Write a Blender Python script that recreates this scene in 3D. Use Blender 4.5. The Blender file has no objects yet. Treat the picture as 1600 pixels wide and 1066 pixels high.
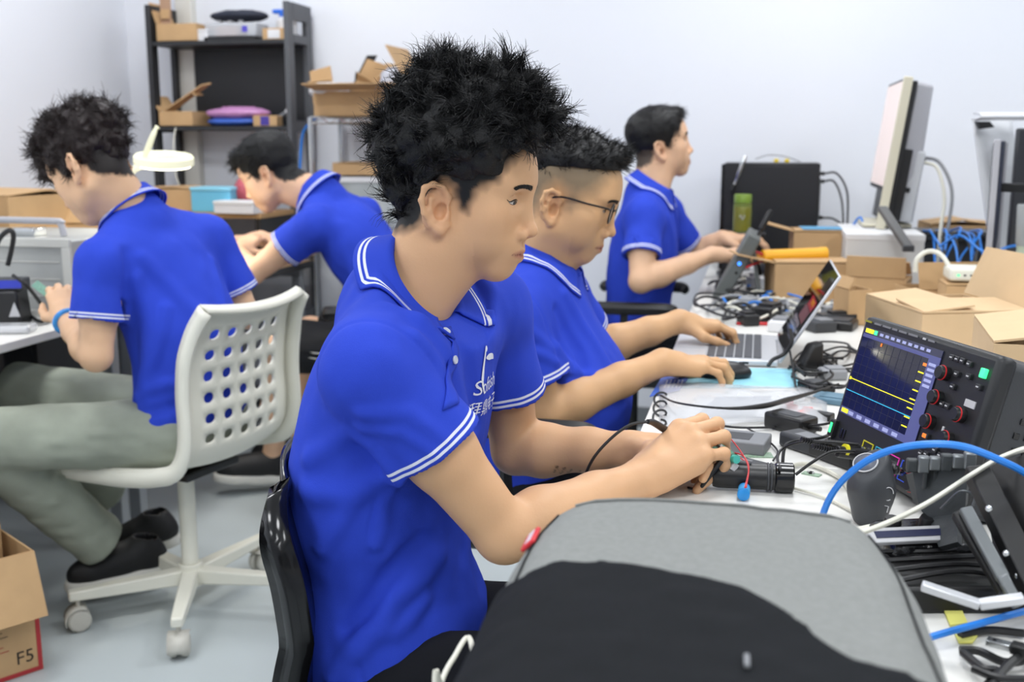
import bpy, bmesh, math, random
import numpy as np
from mathutils import Vector, Matrix
random.seed(7); np.random.seed(7)
SC = bpy.context.scene
COL = SC.collection

# ------------------------------------------------------------------ camera
CAM_H = 1.25; YAW = math.radians(12.7); PITCH = math.radians(10.5); FPX = 1700.0
cd = bpy.data.cameras.new('camera'); cam = bpy.data.objects.new('camera', cd); COL.objects.link(cam)
cd.sensor_width = 36.0; cd.lens = 36.0*FPX/1600.0; cd.clip_start = 0.05; cd.clip_end = 60
cam.location = (0, 0, CAM_H); cam.rotation_euler = (math.pi/2-PITCH, 0, YAW)
cd.dof.use_dof = True; cd.dof.focus_distance = 1.52; cd.dof.aperture_fstop = 5.0
SC.camera = cam
# ------------------------------------------------------------------ world, exposure
w = bpy.data.worlds.new('world'); SC.world = w; w.use_nodes = True
w.node_tree.nodes['Background'].inputs[0].default_value = (0.9, 0.95, 1.0, 1)
w.node_tree.nodes['Background'].inputs[1].default_value = 0.3
SC.view_settings.view_transform = 'Standard'; SC.view_settings.look = 'None'
SC.view_settings.exposure = 0.0; SC.view_settings.gamma = 1.0
SC.view_settings.use_curve_mapping = False
LIGHT_W = 16.6      # watts of every ceiling panel
# pixel of the 1600x1066 photograph -> real point at a known distance / height
_R = np.array([math.cos(YAW), math.sin(YAW), 0]); _H = np.array([-math.sin(YAW), math.cos(YAW), 0]); _Zz = np.array([0, 0, 1.0])
_FW = _H*math.cos(PITCH)-_Zz*math.sin(PITCH); _UP = _H*math.sin(PITCH)+_Zz*math.cos(PITCH); _C = np.array([0, 0, CAM_H])
def _ray(px, py): return _FW+_R*((px-800)/FPX)+_UP*((533-py)/FPX)
def U(px, py, yh):
    d = _ray(px, py); return _C+d*(yh/d.dot(_H))
def Zp(px, py, z=0.74):
    d = _ray(px, py); return _C+d*((z-CAM_H)/d[2])
def Yp(px, py, Y):
    d = _ray(px, py); return _C+d*(Y/d[1])
def PX(p):
    v = np.asarray(p, float)-_C; z = v.dot(_FW); return (800+FPX*v.dot(_R)/z, 533-FPX*v.dot(_UP)/z)
# ------------------------------------------------------------------ materials
def lin(c):
    return tuple(((x/255)/12.92 if x/255 <= .04045 else ((x/255+.055)/1.055)**2.4) for x in c)
_M = {}
def mat(name, rgb, rough=.5, metal=0, noise=None, bump=None, coat=0, trans=0, alpha=1, emis=0, sss=0, ior=1.5, rgb2=None, sheen=0, spec=None):
    if name in _M: return _M[name]
    m = bpy.data.materials.new(name); m.use_nodes = True; nt = m.node_tree; b = nt.nodes['Principled BSDF']
    c = lin(rgb); I = b.inputs
    I['Base Color'].default_value = (*c, 1); I['Roughness'].default_value = rough; I['Metallic'].default_value = metal
    I['Coat Weight'].default_value = coat; I['Transmission Weight'].default_value = trans; I['Alpha'].default_value = alpha; I['IOR'].default_value = ior
    I['Sheen Weight'].default_value = sheen
    if spec is not None: I['Specular IOR Level'].default_value = spec
    if emis: I['Emission Color'].default_value = (*c, 1); I['Emission Strength'].default_value = emis
    if sss: I['Subsurface Weight'].default_value = sss; I['Subsurface Radius'].default_value = (.01, .004, .002); I['Subsurface Scale'].default_value = 1
    if noise or bump:
        tc = nt.nodes.new('ShaderNodeTexCoord')
    if noise:
        n = nt.nodes.new('ShaderNodeTexNoise'); n.inputs['Scale'].default_value = noise[0]; n.inputs['Detail'].default_value = 5
        nt.links.new(tc.outputs['Object'], n.inputs['Vector'])
        r = nt.nodes.new('ShaderNodeValToRGB'); a = noise[1]
        c2 = lin(rgb2) if rgb2 else tuple(min(1, x*(1+a)) for x in c)
        r.color_ramp.elements[0].position = .3; r.color_ramp.elements[1].position = .7
        r.color_ramp.elements[0].color = (*(tuple(x*(1-a) for x in c) if not rgb2 else c), 1); r.color_ramp.elements[1].color = (*c2, 1)
        nt.links.new(n.outputs['Fac'], r.inputs['Fac']); nt.links.new(r.outputs['Color'], I['Base Color'])
    if bump:
        n = nt.nodes.new('ShaderNodeTexNoise'); n.inputs['Scale'].default_value = bump[0]; n.inputs['Detail'].default_value = 3
        nt.links.new(tc.outputs['Object'], n.inputs['Vector'])
        bp = nt.nodes.new('ShaderNodeBump'); bp.inputs['Strength'].default_value = bump[1]; bp.inputs['Distance'].default_value = .002
        nt.links.new(n.outputs['Fac'], bp.inputs['Height']); nt.links.new(bp.outputs['Normal'], I['Normal'])
    _M[name] = m; return m
def attr_mix(m, attr, lo_hi_list, rgb):
    """paint rgb over m where the float attribute lies in one of the given ranges (woven stripes)"""
    nt = m.node_tree; b = nt.nodes['Principled BSDF']; a = nt.nodes.new('ShaderNodeAttribute'); a.attribute_name = attr
    tot = None
    for lo, hi in lo_hi_list:
        g = nt.nodes.new('ShaderNodeMath'); g.operation = 'GREATER_THAN'; g.inputs[1].default_value = lo; nt.links.new(a.outputs['Fac'], g.inputs[0])
        l = nt.nodes.new('ShaderNodeMath'); l.operation = 'LESS_THAN'; l.inputs[1].default_value = hi; nt.links.new(a.outputs['Fac'], l.inputs[0])
        p = nt.nodes.new('ShaderNodeMath'); p.operation = 'MULTIPLY'; nt.links.new(g.outputs[0], p.inputs[0]); nt.links.new(l.outputs[0], p.inputs[1])
        if tot is None: tot = p
        else:
            s = nt.nodes.new('ShaderNodeMath'); s.operation = 'ADD'; nt.links.new(tot.outputs[0], s.inputs[0]); nt.links.new(p.outputs[0], s.inputs[1]); tot = s
    mx = nt.nodes.new('ShaderNodeMix'); mx.data_type = 'RGBA'; nt.links.new(tot.outputs[0], mx.inputs[0])
    src = b.inputs['Base Color'].links
    if src: nt.links.new(src[0].from_socket, mx.inputs[6])
    else: mx.inputs[6].default_value = b.inputs['Base Color'].default_value
    mx.inputs[7].default_value = (*lin(rgb), 1); nt.links.new(mx.outputs[2], b.inputs['Base Color'])
    return m
# ------------------------------------------------------------------ mesh building
def nrm(v):
    v = np.asarray(v, float); return v/max(np.linalg.norm(v), 1e-9)
def frame_of(d):
    d = nrm(d); a = np.array([0, 0, 1.0]) if abs(d[2]) < .9 else np.array([1.0, 0, 0]); x = nrm(np.cross(a, d)); return x, np.cross(d, x), d
def rotz(a): c, s = math.cos(a), math.sin(a); return np.array([[c, -s, 0], [s, c, 0], [0, 0, 1]])
def rotx(a): c, s = math.cos(a), math.sin(a); return np.array([[1, 0, 0], [0, c, -s], [0, s, c]])
def roty(a): c, s = math.cos(a), math.sin(a); return np.array([[c, 0, s], [0, 1, 0], [-s, 0, c]])
def catmull(pts, n=6, closed=False):
    P = np.asarray(pts, float); out = []; m = len(P)
    rng = range(m) if closed else range(m-1)
    for i in rng:
        if closed: a, b, c, d = P[i-1], P[i], P[(i+1) % m], P[(i+2) % m]
        else: b, c = P[i], P[i+1]; a = P[i-1] if i > 0 else 2*b-c; d = P[i+2] if i+2 < m else 2*c-b
        for k in range(n):
            t = k/n; out.append(.5*((2*b)+(c-a)*t+(2*a-5*b+4*c-d)*t*t+(-a+3*b-3*c+d)*t**3))
    if not closed: out.append(P[-1])
    return np.array(out)
class MB:
    def __init__(s, R=None, T=None): s.v = []; s.f = []; s.R = R; s.T = T
    def add(s, v, f):
        n = len(s.v); v = np.asarray(v, float)
        if s.R is not None: v = v@np.asarray(s.R).T
        if s.T is not None: v = v+np.asarray(s.T)
        s.v.extend(v.tolist()); s.f.extend([tuple(i+n for i in q) for q in f]); return s
    def box(s, c, d, R=None, top=None):
        x, y, z = d[0]/2, d[1]/2, d[2]/2; tx, ty = (x, y) if top is None else (top[0]/2, top[1]/2)
        v = np.array([(-x, -y, -z), (x, -y, -z), (x, y, -z), (-x, y, -z), (-tx, -ty, z), (tx, -ty, z), (tx, ty, z), (-tx, ty, z)])
        if R is not None: v = v@np.asarray(R).T
        return s.add(v+np.asarray(c), [(0, 3, 2, 1), (4, 5, 6, 7), (0, 1, 5, 4), (1, 2, 6, 5), (2, 3, 7, 6), (3, 0, 4, 7)])
    def bx(s, x0, x1, y0, y1, z0, z1): return s.box(((x0+x1)/2, (y0+y1)/2, (z0+z1)/2), (x1-x0, y1-y0, z1-z0))
    def cyl(s, a, b, r0, r1=None, n=16, caps=True):
        r1 = r0 if r1 is None else r1; a = np.asarray(a, float); b = np.asarray(b, float); x, y, d = frame_of(b-a)
        t = np.linspace(0, 2*math.pi, n, endpoint=False); c = np.cos(t)[:, None]*x+np.sin(t)[:, None]*y
        v = np.vstack([a+c*r0, b+c*r1]); f = [(i, (i+1) % n, n+(i+1) % n, n+i) for i in range(n)]
        if caps: f += [tuple(range(n-1, -1, -1)), tuple(range(n, 2*n))]
        return s.add(v, f)
    def tube(s, pts, r, n=8, closed=False, sm=0):
        P = catmull(pts, sm, closed) if sm else np.asarray(pts, float); m = len(P)
        rr = np.full(m, r, float) if np.isscalar(r) else np.interp(np.linspace(0, 1, m), np.linspace(0, 1, len(r)), r)
        T = np.gradient(P, axis=0) if not closed else np.roll(P, -1, 0)-np.roll(P, 1, 0)
        x = None; v = []
        for i in range(m):
            d = nrm(T[i])
            if x is None: x, _, _ = frame_of(d)
            x = nrm(x-d*x.dot(d)); y = np.cross(d, x); t = np.linspace(0, 2*math.pi, n, endpoint=False)
            v.append(P[i]+rr[i]*(np.cos(t)[:, None]*x+np.sin(t)[:, None]*y))
        v = np.vstack(v); f = []
        for i in range(m if closed else m-1):
            j = (i+1) % m
            for k in range(n): f.append((i*n+k, i*n+(k+1) % n, j*n+(k+1) % n, j*n+k))
        if not closed: f += [tuple(range(n-1, -1, -1)), tuple(range((m-1)*n, m*n))]
        return s.add(v, f)
    def lathe(s, prof, c=(0, 0, 0), axis=(0, 0, 1), n=24, sc=(1, 1)):
        x, y, d = frame_of(axis); m = len(prof); v = []
        t = np.linspace(0, 2*math.pi, n, endpoint=False)
        for r, h in prof: v.append(np.asarray(c)+d*h+r*(np.cos(t)[:, None]*x*sc[0]+np.sin(t)[:, None]*y*sc[1]))
        f = [(i*n+k, i*n+(k+1) % n, (i+1)*n+(k+1) % n, (i+1)*n+k) for i in range(m-1) for k in range(n)]
        f += [tuple(range(n-1, -1, -1)), tuple(range((m-1)*n, m*n))]
        return s.add(np.vstack(v), f)
    def ball(s, c, r, n=12, R=None):
        r = np.array([r]*3 if np.isscalar(r) else r, float); v = []; f = []
        for i in range(n+1):
            for k in range(2*n):
                a, b = math.pi*i/n, math.pi*k/n; v.append((math.sin(a)*math.cos(b), math.sin(a)*math.sin(b), math.cos(a)))
        for i in range(n):
            for k in range(2*n): f.append((i*2*n+k, (i+1)*2*n+k, (i+1)*2*n+(k+1) % (2*n), i*2*n+(k+1) % (2*n)))
        v = np.array(v)*r
        if R is not None: v = v@np.asarray(R).T
        return s.add(v+np.asarray(c), f)
    def slab(s, quad, th):
        """a board: 3- or more-cornered outline with thickness th"""
        q = np.asarray(quad, float); n = nrm(np.cross(q[1]-q[0], q[-1]-q[0])); m = len(q)
        f = [tuple(range(m-1, -1, -1)), tuple(range(m, 2*m))]+[(i, (i+1) % m, m+(i+1) % m, m+i) for i in range(m)]
        return s.add(np.vstack([q-n*th/2, q+n*th/2]), f)
    def grid(s, P):
        a, b = P.shape[:2]; return s.add(P.reshape(-1, 3), [(i*b+k, i*b+k+1, (i+1)*b+k+1, (i+1)*b+k) for i in range(a-1) for k in range(b-1)])
    def build(s, name, m, parent=None, bevel=0, smooth=True, seg=2, solid=0, loc=None, ang=35, sub=0):
        me = bpy.data.meshes.new(name); me.from_pydata(s.v, [], s.f); me.validate(); me.update()
        o = bpy.data.objects.new(name, me); COL.objects.link(o); me.materials.append(m)
        if parent is not None: o.parent = parent
        if loc is not None: o.location = loc
        if smooth and not sub:
            me.shade_smooth(); me.set_sharp_from_angle(angle=math.radians(ang))
        elif sub: me.shade_smooth()
        if solid:
            md = o.modifiers.new('solid', 'SOLIDIFY'); md.thickness = solid; md.offset = 0
        if sub:
            md = o.modifiers.new('sub', 'SUBSURF'); md.levels = md.render_levels = sub
        if bevel:
            md = o.modifiers.new('bevel', 'BEVEL'); md.width = bevel; md.segments = seg; md.limit_method = 'ANGLE'; md.harden_normals = False
        return o
def tag(o, label=None, cat=None, group=None, kind=None):
    if label: o['label'] = label
    if cat: o['category'] = cat
    if group: o['group'] = group
    if kind: o['kind'] = kind
    return o
def thing(name, label, cat, loc=(0, 0, 0), rz=0, group=None, tilt=None):
    o = bpy.data.objects.new(name, None); COL.objects.link(o); o.empty_display_size = .05
    o.location = loc; o.rotation_euler = (0, 0, rz) if tilt is None else tilt
    return tag(o, label, cat, group)
def copy_tree(o, parent=None):
    c = o.copy(); COL.objects.link(c); c.parent = parent
    for ch in list(o.children): copy_tree(ch, c)
    return c
def struct(mb, name, m, parent=None, **k):
    o = mb.build(name, m, parent, **k)
    if parent is None: o['kind'] = 'structure'
    return o
def text_mesh(body, size):
    """outline of a word as flat triangles (x right, y up), centred"""
    cu = bpy.data.curves.new('t', 'FONT'); cu.body = body; cu.size = size; cu.align_x = 'CENTER'; cu.align_y = 'CENTER'; cu.resolution_u = 3
    ob = bpy.data.objects.new('t', cu); COL.objects.link(ob); dg = bpy.context.evaluated_depsgraph_get()
    me = ob.evaluated_get(dg).to_mesh(); v = np.array([q.co[:] for q in me.vertices]); f = [tuple(p.vertices) for p in me.polygons]
    ob.evaluated_get(dg).to_mesh_clear(); bpy.data.objects.remove(ob); bpy.data.curves.remove(cu); return v, f
# ------------------------------------------------------------------ the room
M_wall = mat('wall_paint', (236, 239, 246), .7, noise=(1.2, .012), bump=(60, .05))
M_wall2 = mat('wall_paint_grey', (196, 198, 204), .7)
M_ceil = mat('ceiling_paint', (240, 240, 240), .8)
M_floor = mat('floor_paint', (190, 198, 200), .38, noise=(2.2, .05), bump=(25, .06))
XL, XR, YB, YF, ZC = -2.88, 4.4, 4.68, -3.2, 2.75
struct(MB().bx(XL-.1, XR+.1, YF-.1, YB+.1, -.1, 0), 'floor', M_floor)
struct(MB().bx(XL-.1, XR+.1, YF-.1, YB+.1, ZC, ZC+.1), 'ceiling', M_ceil)
struct(MB().bx(XL-.1, XR+.1, YB, YB+.1, 0, ZC), 'wall_back', M_wall)
struct(MB().bx(XL-.1, XL, YF, YB, 0, ZC), 'wall_left', M_wall)
struct(MB().bx(XR, XR+.1, YF, YB, 0, ZC), 'wall_right', M_wall2)
struct(MB().bx(XL-.1, XR+.1, YF-.1, YF, 0, ZC), 'wall_front', M_wall2)
M_base = mat('skirting', (120, 124, 128), .5)
struct(MB().bx(XL, XL+.012, YF, YB, 0, .09), 'baseboard_left', M_base, bevel=.003)
struct(MB().bx(XL, XR, YB-.012, YB, 0, .09), 'baseboard_back', M_base, bevel=.003)
# white vertical conduit boxed in at the corner behind the shelf
struct(MB().bx(-2.60, -2.52, YB-.05, YB, 0, ZC), 'trim_1', mat('conduit_white', (225, 223, 215), .5), bevel=.004)

# ------------------------------------------------------------------ ceiling light panels (give the room its light)
M_frame = mat('panel_frame', (235, 235, 235), .4)
M_diff = mat('panel_diffuser', (250, 250, 255), .5, emis=1.5)
def light_panel(x, y, label):
    t = thing('ceiling_light', label, 'ceiling light', (x, y, ZC), group='square ceiling light panels')
    f = MB()
    for a, b, c, d in ((-.3, .3, -.3, -.275), (-.3, .3, .275, .3), (-.3, -.275, -.275, .275), (.275, .3, -.275, .275)): f.bx(a, b, c, d, -.012, 0)
    f.build('frame', M_frame, t, smooth=False)
    MB().bx(-.275, .275, -.275, .275, -.006, -.002).build('diffuser', M_diff, t, smooth=False)
    l = bpy.data.lights.new('panel_lamp', 'AREA'); l.shape = 'SQUARE'; l.size = .54; l.energy = LIGHT_W; l.color = (.96, .98, 1.0)
    lo = bpy.data.objects.new('panel_lamp', l); COL.objects.link(lo); lo.parent = t; lo.location = (0, 0, -.014); lo['kind'] = 'helper'
for i, x in enumerate((-1.9, .15, 2.2)):
    for j, y in enumerate((-1.6, .15, 1.9, 3.65)):
        light_panel(x, y, 'square ceiling light panel above the %s, %s' % (('left desks', 'gangway', 'right wall side')[i], ('farthest from the back wall', 'third from the back wall', 'second from the back wall', 'nearest the back wall')[j]))
# ------------------------------------------------------------------ desks
M_white = mat('desk_white', (232, 231, 226), .35, noise=(6, .03)); M_steel = mat('leg_grey', (150, 154, 158), .4, .3); M_blackpl = mat('black_plastic', (24, 24, 26), .38); M_blackgl = mat('black_gloss', (15, 15, 17), .16)
M_whitepl = mat('white_plastic', (232, 230, 216), .38); M_castor = mat('castor_grey', (205, 202, 192), .45); M_greydk = mat('dark_grey_plastic', (58, 60, 64), .5); M_grey = mat('mid_grey_plastic', (128, 130, 134), .5); M_chrome = mat('chrome', (205, 208, 210), .2, 1)
def desk(label, x0, x1, y0, y1, z=.74, top=None, edge=None, group=None):
    cx, cy = (x0+x1)/2, (y0+y1)/2; t = thing('desk', label, 'desk', (cx, cy, 0), group=group); hx, hy = (x1-x0)/2, (y1-y0)/2
    MB().bx(-hx, hx, -hy, hy, z-.025, z).build('desk_top', top or M_white, t, bevel=.003)
    if edge: MB().bx(hx, hx+.004, -hy, hy, z-.027, z+.001).build('edge_band', edge, t)
    for sx in (-1, 1):
        for sy in (-1, 1): MB().bx(sx*(hx-.05)-.02, sx*(hx-.05)+.02, sy*(hy-.05)-.02, sy*(hy-.05)+.02, 0, z-.025).build('leg', M_steel, t, bevel=.003)
    if x0 < -2: MB().bx(-hx+.05, -hx+.065, -hy+.08, hy-.08, .06, z-.07).build('modesty_panel', M_blackpl, t); MB().bx(hx-.42, hx-.40, -hy+.08, hy-.08, .30, z-.03).build('front_panel', M_blackpl, t)  # front panel is a black sheet added for the darkness under the left desks
    for sy in (-1, 1): MB().bx(-hx+.07, hx-.07, sy*(hy-.05)-.012, sy*(hy-.05)+.012, z-.065, z-.025).build('rail', M_steel, t)
    return t
desk('white desk under the backpack and oscilloscope', -.19, 1.35, .30, 1.72, group='white desks on the right'); desk('white desk under the silver laptop', -.19, 1.35, 1.722, 3.20, group='white desks on the right'); desk('white desk below the upright monitor at the far wall', -.19, 1.35, 3.202, 4.66, group='white desks on the right')
desk('white desk along the left wall with the grey metal case on it', -2.86, -1.86, 1.20, 2.95, group='desks along the left wall')
desk('dark-edged bench under the magnifier lamp', -2.86, -1.86, 2.955, 4.36, top=mat('bench_brown', (150, 120, 88), .5, noise=(8, .1)), edge=M_blackpl, group='desks along the left wall')
# ------------------------------------------------------------------ panels with real holes
def holed_shell(S, nu, nv, hole, m=12, rx=.30, ry=.30, res=3):
    """grid of nu x nv cells over S(u,v); hole(i,j) true gives the cell an oval opening"""
    v = []; f = []
    for i in range(nu):
        for j in range(nv):
            if not hole(i, j):
                k = len(v); n = res
                for a in range(n+1):
                    for b_ in range(n+1): v.append(S((i+a/n)/nu, (j+b_/n)/nv))
                f += [(k+a*(n+1)+b_, k+(a+1)*(n+1)+b_, k+(a+1)*(n+1)+b_+1, k+a*(n+1)+b_+1) for a in range(n) for b_ in range(n)]
            else:
                k = len(v); out = []; n4 = m//4
                for s_ in range(4):
                    for q in range(n4):
                        t = q/n4; out.append([(t, 0), (1, t), (1-t, 1), (0, 1-t)][s_])
                for (a, b_) in out: v.append(S((i+a)/nu, (j+b_)/nv))
                for (a, b_) in out:
                    an = math.atan2(b_-.5, a-.5); v.append(S((i+.5+rx*math.cos(an))/nu, (j+.5+ry*math.sin(an))/nv))
                f += [(k+q, k+(q+1) % m, k+m+(q+1) % m, k+m+q) for q in range(m)]
    return v, f
def weld(o, d=.0004):
    bm = bmesh.new(); bm.from_mesh(o.data); bmesh.ops.remove_doubles(bm, verts=bm.verts, dist=d); bmesh.ops.recalc_face_normals(bm, faces=bm.faces); bm.to_mesh(o.data); bm.free(); o.data.shade_smooth()
def star_base(t, m, mc, angles, L=.30, z=.085, pole_top=.40, pole_r=.022, hub=.035):
    p = MB(); p.cyl((0, 0, .07), (0, 0, .13), hub, hub*.9, 24); p.cyl((0, 0, .13), (0, 0, pole_top), pole_r, pole_r, 24); p.build('pole', m, t, bevel=.002)
    for a in angles:
        R = rotz(a); l = MB(R); l.add([(.02, -.022, z-.02), (.02, .022, z-.02), (L, .015, z-.012), (L, -.015, z-.012), (.02, -.022, z+.022), (.02, .022, z+.022), (L, .015, z+.014), (L, -.015, z+.014)], [(0, 1, 2, 3), (7, 6, 5, 4), (0, 4, 5, 1), (1, 5, 6, 2), (2, 6, 7, 3), (3, 7, 4, 0)]); lo = l.build('leg', m, t, bevel=.005)
        w_ = MB(R)
        for s_ in (-1, 1): w_.lathe([(.012, -.0), (.027, 0), (.0295, .004), (.0295, .014), (.024, .019), (.001, .020)], (L-.022, s_*.006, .0305), (0, s_, 0), 20)
        w_.cyl((L-.022, 0, .03), (L-.022, 0, z), .006)
        hd_ = []
        for s_ in (-1, 1): hd_.append([(L-.022+.034*math.cos(q), s_*.026, .0305+.034*math.sin(q)) for q in np.linspace(-.3, 2.2, 9)])
        w_.build('castor', mc, lo); hdm = MB(R); hdm.grid(np.array(hd_)); hdm.build('castor_hood', mc, lo, solid=.003)
# white chair with a perforated shell
WCX, WCY, WRZ = -1.455, 2.515, math.atan2(.23, -.97)
wc = thing('office_chair', 'white plastic swivel chair with round holes punched through its back', 'chair', (WCX, WCY, 0), WRZ)
PROF = catmull(np.array([(.225, 0, .418), (.205, 0, .442), (.10, 0, .436), (0, 0, .430), (-.10, 0, .434), (-.165, 0, .452), (-.200, 0, .50), (-.210, 0, .57), (-.208, 0, .65), (-.216, 0, .73), (-.236, 0, .80), (-.268, 0, .855)]), 8)
PL = np.r_[0, np.cumsum(np.linalg.norm(np.diff(PROF, axis=0), axis=1))]; PL /= PL[-1]
def wc_s(u, v, off=0):
    p = np.array([np.interp(u, PL, PROF[:, k]) for k in range(3)]); q = np.array([np.interp(min(u+.01, 1), PL, PROF[:, k]) for k in range(3)])-np.array([np.interp(max(u-.01, 0), PL, PROF[:, k]) for k in range(3)])
    n = nrm((q[2], 0, -q[0])); n = -n if n[2] < -.2 or (abs(n[2]) <= .2 and n[0] < 0) else n; w_ = .208-.012*max(0, u-.5)-.02*max(0, u-.85)/.15; y = (v*2-1)
    return p+np.array((0, y*w_, 0))+n*(.028*y*y*min(1, max(0, (u-.1)*3))-off)
v, f = holed_shell(wc_s, 16, 7, lambda i, j: 9 <= i <= 14 and 1 <= j <= 5, 12, .26, .28); sh = MB(); sh.add(v, f); shell = sh.build('seat_shell', M_whitepl, wc); weld(shell); md = shell.modifiers.new('s', 'SOLIDIFY'); md.thickness = .006; md.offset = 0
for v_ in (0, 1):
    rows = [[wc_s(u, v_, 0), wc_s(u, v_, .02)+np.array((0, (v_*2-1)*.006, 0)), wc_s(u, v_, .042)+np.array((0, (v_*2-1)*.004, 0))] for u in np.linspace(0, 1, 50)]
    fl = MB(); fl.grid(np.array(rows)); fo = fl.build('side_flange', M_whitepl, wc); md = fo.modifiers.new('s', 'SOLIDIFY'); md.thickness = .008; md.offset = 0
rows = [[wc_s(1, q, 0), wc_s(1, q, .016)+np.array((0, 0, .004)), wc_s(1, q, .03)] for q in np.linspace(0, 1, 24)]; fl = MB(); fl.grid(np.array(rows)); fo = fl.build('top_flange', M_whitepl, wc); md = fo.modifiers.new('s', 'SOLIDIFY'); md.thickness = .008; md.offset = 0
MB().box((0, 0, .405), (.20, .20, .022)).build('seat_plate', M_blackpl, wc, bevel=.004)
star_base(wc, M_whitepl, M_castor, [math.radians(a)+YAW-WRZ for a in (-152, -80, -8, 64, 136)], .31, .095, .40, .022)
# glossy black chair of the man in front: moulded back with slots
bc = thing('office_chair', 'glossy black moulded chair of the foreground man', 'chair', (-.435, 1.44, 0), 0)
BPR = catmull(np.array([(.22, 0, .42), (.20, 0, .445), (.10, 0, .435), (0, 0, .43), (-.08, 0, .44), (-.14, 0, .475), (-.155, 0, .55), (-.160, 0, .62), (-.172, 0, .70), (-.192, 0, .77), (-.212, 0, .825)]), 8)
BL = np.r_[0, np.cumsum(np.linalg.norm(np.diff(BPR, axis=0), axis=1))]; BL /= BL[-1]
def bc_s(u, v):
    p = np.array([np.interp(u, BL, BPR[:, k]) for k in range(3)]); y = v*2-1; w_ = .225-.01*max(0, u-.5)-.06*max(0, (u-.84)/.16)**3; return p+np.array((.055*y*y*min(1, max(0, (u-.45)*4)), y*w_, .02*y*y*(u < .45)-.02*y*y*max(0, (u-.8)/.2)))
v, f = holed_shell(bc_s, 18, 6, lambda i, j: 10 <= i <= 15 and 1 <= j <= 4, 12, .16, .36); sh = MB(); sh.add(v, f); o = sh.build('seat_shell', M_blackgl, bc); weld(o); md = o.modifiers.new('s', 'SOLIDIFY'); md.thickness = .008; md.offset = 0
for v_ in (0, 1):
    rows = [[bc_s(u, v_)+np.array((.004, 0, .004)), bc_s(u, v_)+np.array((-.018, (v_*2-1)*.010, -.004)), bc_s(u, v_)+np.array((-.040*min(1, max(0, (u-.3)*4))*(1-.8*max(0, (u-.85)/.15)**2), (v_*2-1)*.002, -.03*(1-min(1, max(0, (u-.3)*4)))))] for u in np.linspace(0, 1, 50)]
    fl = MB(); fl.grid(np.array(rows)); fo = fl.build('side_flange', M_blackgl, bc); md = fo.modifiers.new('s', 'SOLIDIFY'); md.thickness = .009; md.offset = 0
MB().box((0, 0, .405), (.20, .20, .022)).build('seat_plate', M_blackpl, bc, bevel=.004); star_base(bc, M_blackpl, M_blackpl, [math.radians(a) for a in (20, 92, 164, 236, 308)], .30)
# black mesh chairs with armrests
def mesh_chair(label, x, y, rz):
    t = thing('office_chair', label, 'chair', (x, y, 0), rz, group='black mesh office chairs'); s_ = MB(); s_.box((.02, 0, .445), (.46, .46, .06)); s_.build('seat', M_blackpl, t, bevel=.025, seg=4)
    ring = [(-.225-.03*math.cos(a*2)*.3, .21*math.cos(a)*(1 if abs(math.cos(a)) < .8 else .98), .70+.19*math.sin(a)) for a in np.linspace(0, 2*math.pi, 28, endpoint=False)]
    fr = MB(); fr.tube(ring, .012, 8, closed=True); fr.tube([(-.05, 0, .42), (-.19, 0, .43), (-.245, 0, .50), (-.245, 0, .60)], .018, 10, sm=5); fr.build('back_frame', M_blackpl, t)
    n = len(ring); mb = MB(); mb.add(np.vstack([ring, [(-.26, 0, .70)]]), [(i, (i+1) % n, n) for i in range(n)]); mb.build('back_mesh', mat('mesh_fabric', (30, 31, 34), .8, bump=(700, .5)), t, solid=.003)
    for sy in (-1, 1):
        a = MB(); a.tube([(.02, sy*.23, .43), (.02, sy*.285, .46), (.00, sy*.29, .58), (.0, sy*.285, .685)], .013, 8, sm=5); a.build('arm_post', M_blackpl, t); p = MB(); p.tube([(-.15, sy*.27, .690), (-.13, sy*.285, .70), (.0, sy*.29, .70), (.14, sy*.285, .70), (.165, sy*.265, .69)], [.016, .021, .023, .021, .016], 10, sm=5); p.build('armrest', M_blackpl, t)
    star_base(t, M_blackpl, M_blackpl, [math.radians(a) for a in (10, 82, 154, 226, 298)], .30); return t
mc = mesh_chair('black mesh office chair under the man with glasses', -.46, 2.28, 0)
for lab, x, y, rz in (('black mesh office chair under the man at the far end', -.42, 3.84, 0), ('black mesh office chair under the man bent over the bench', -1.18, 3.52, math.pi)):
    c = copy_tree(mc); c.location = (x, y, 0); c.rotation_euler = (0, 0, rz); c['label'] = lab
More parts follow.
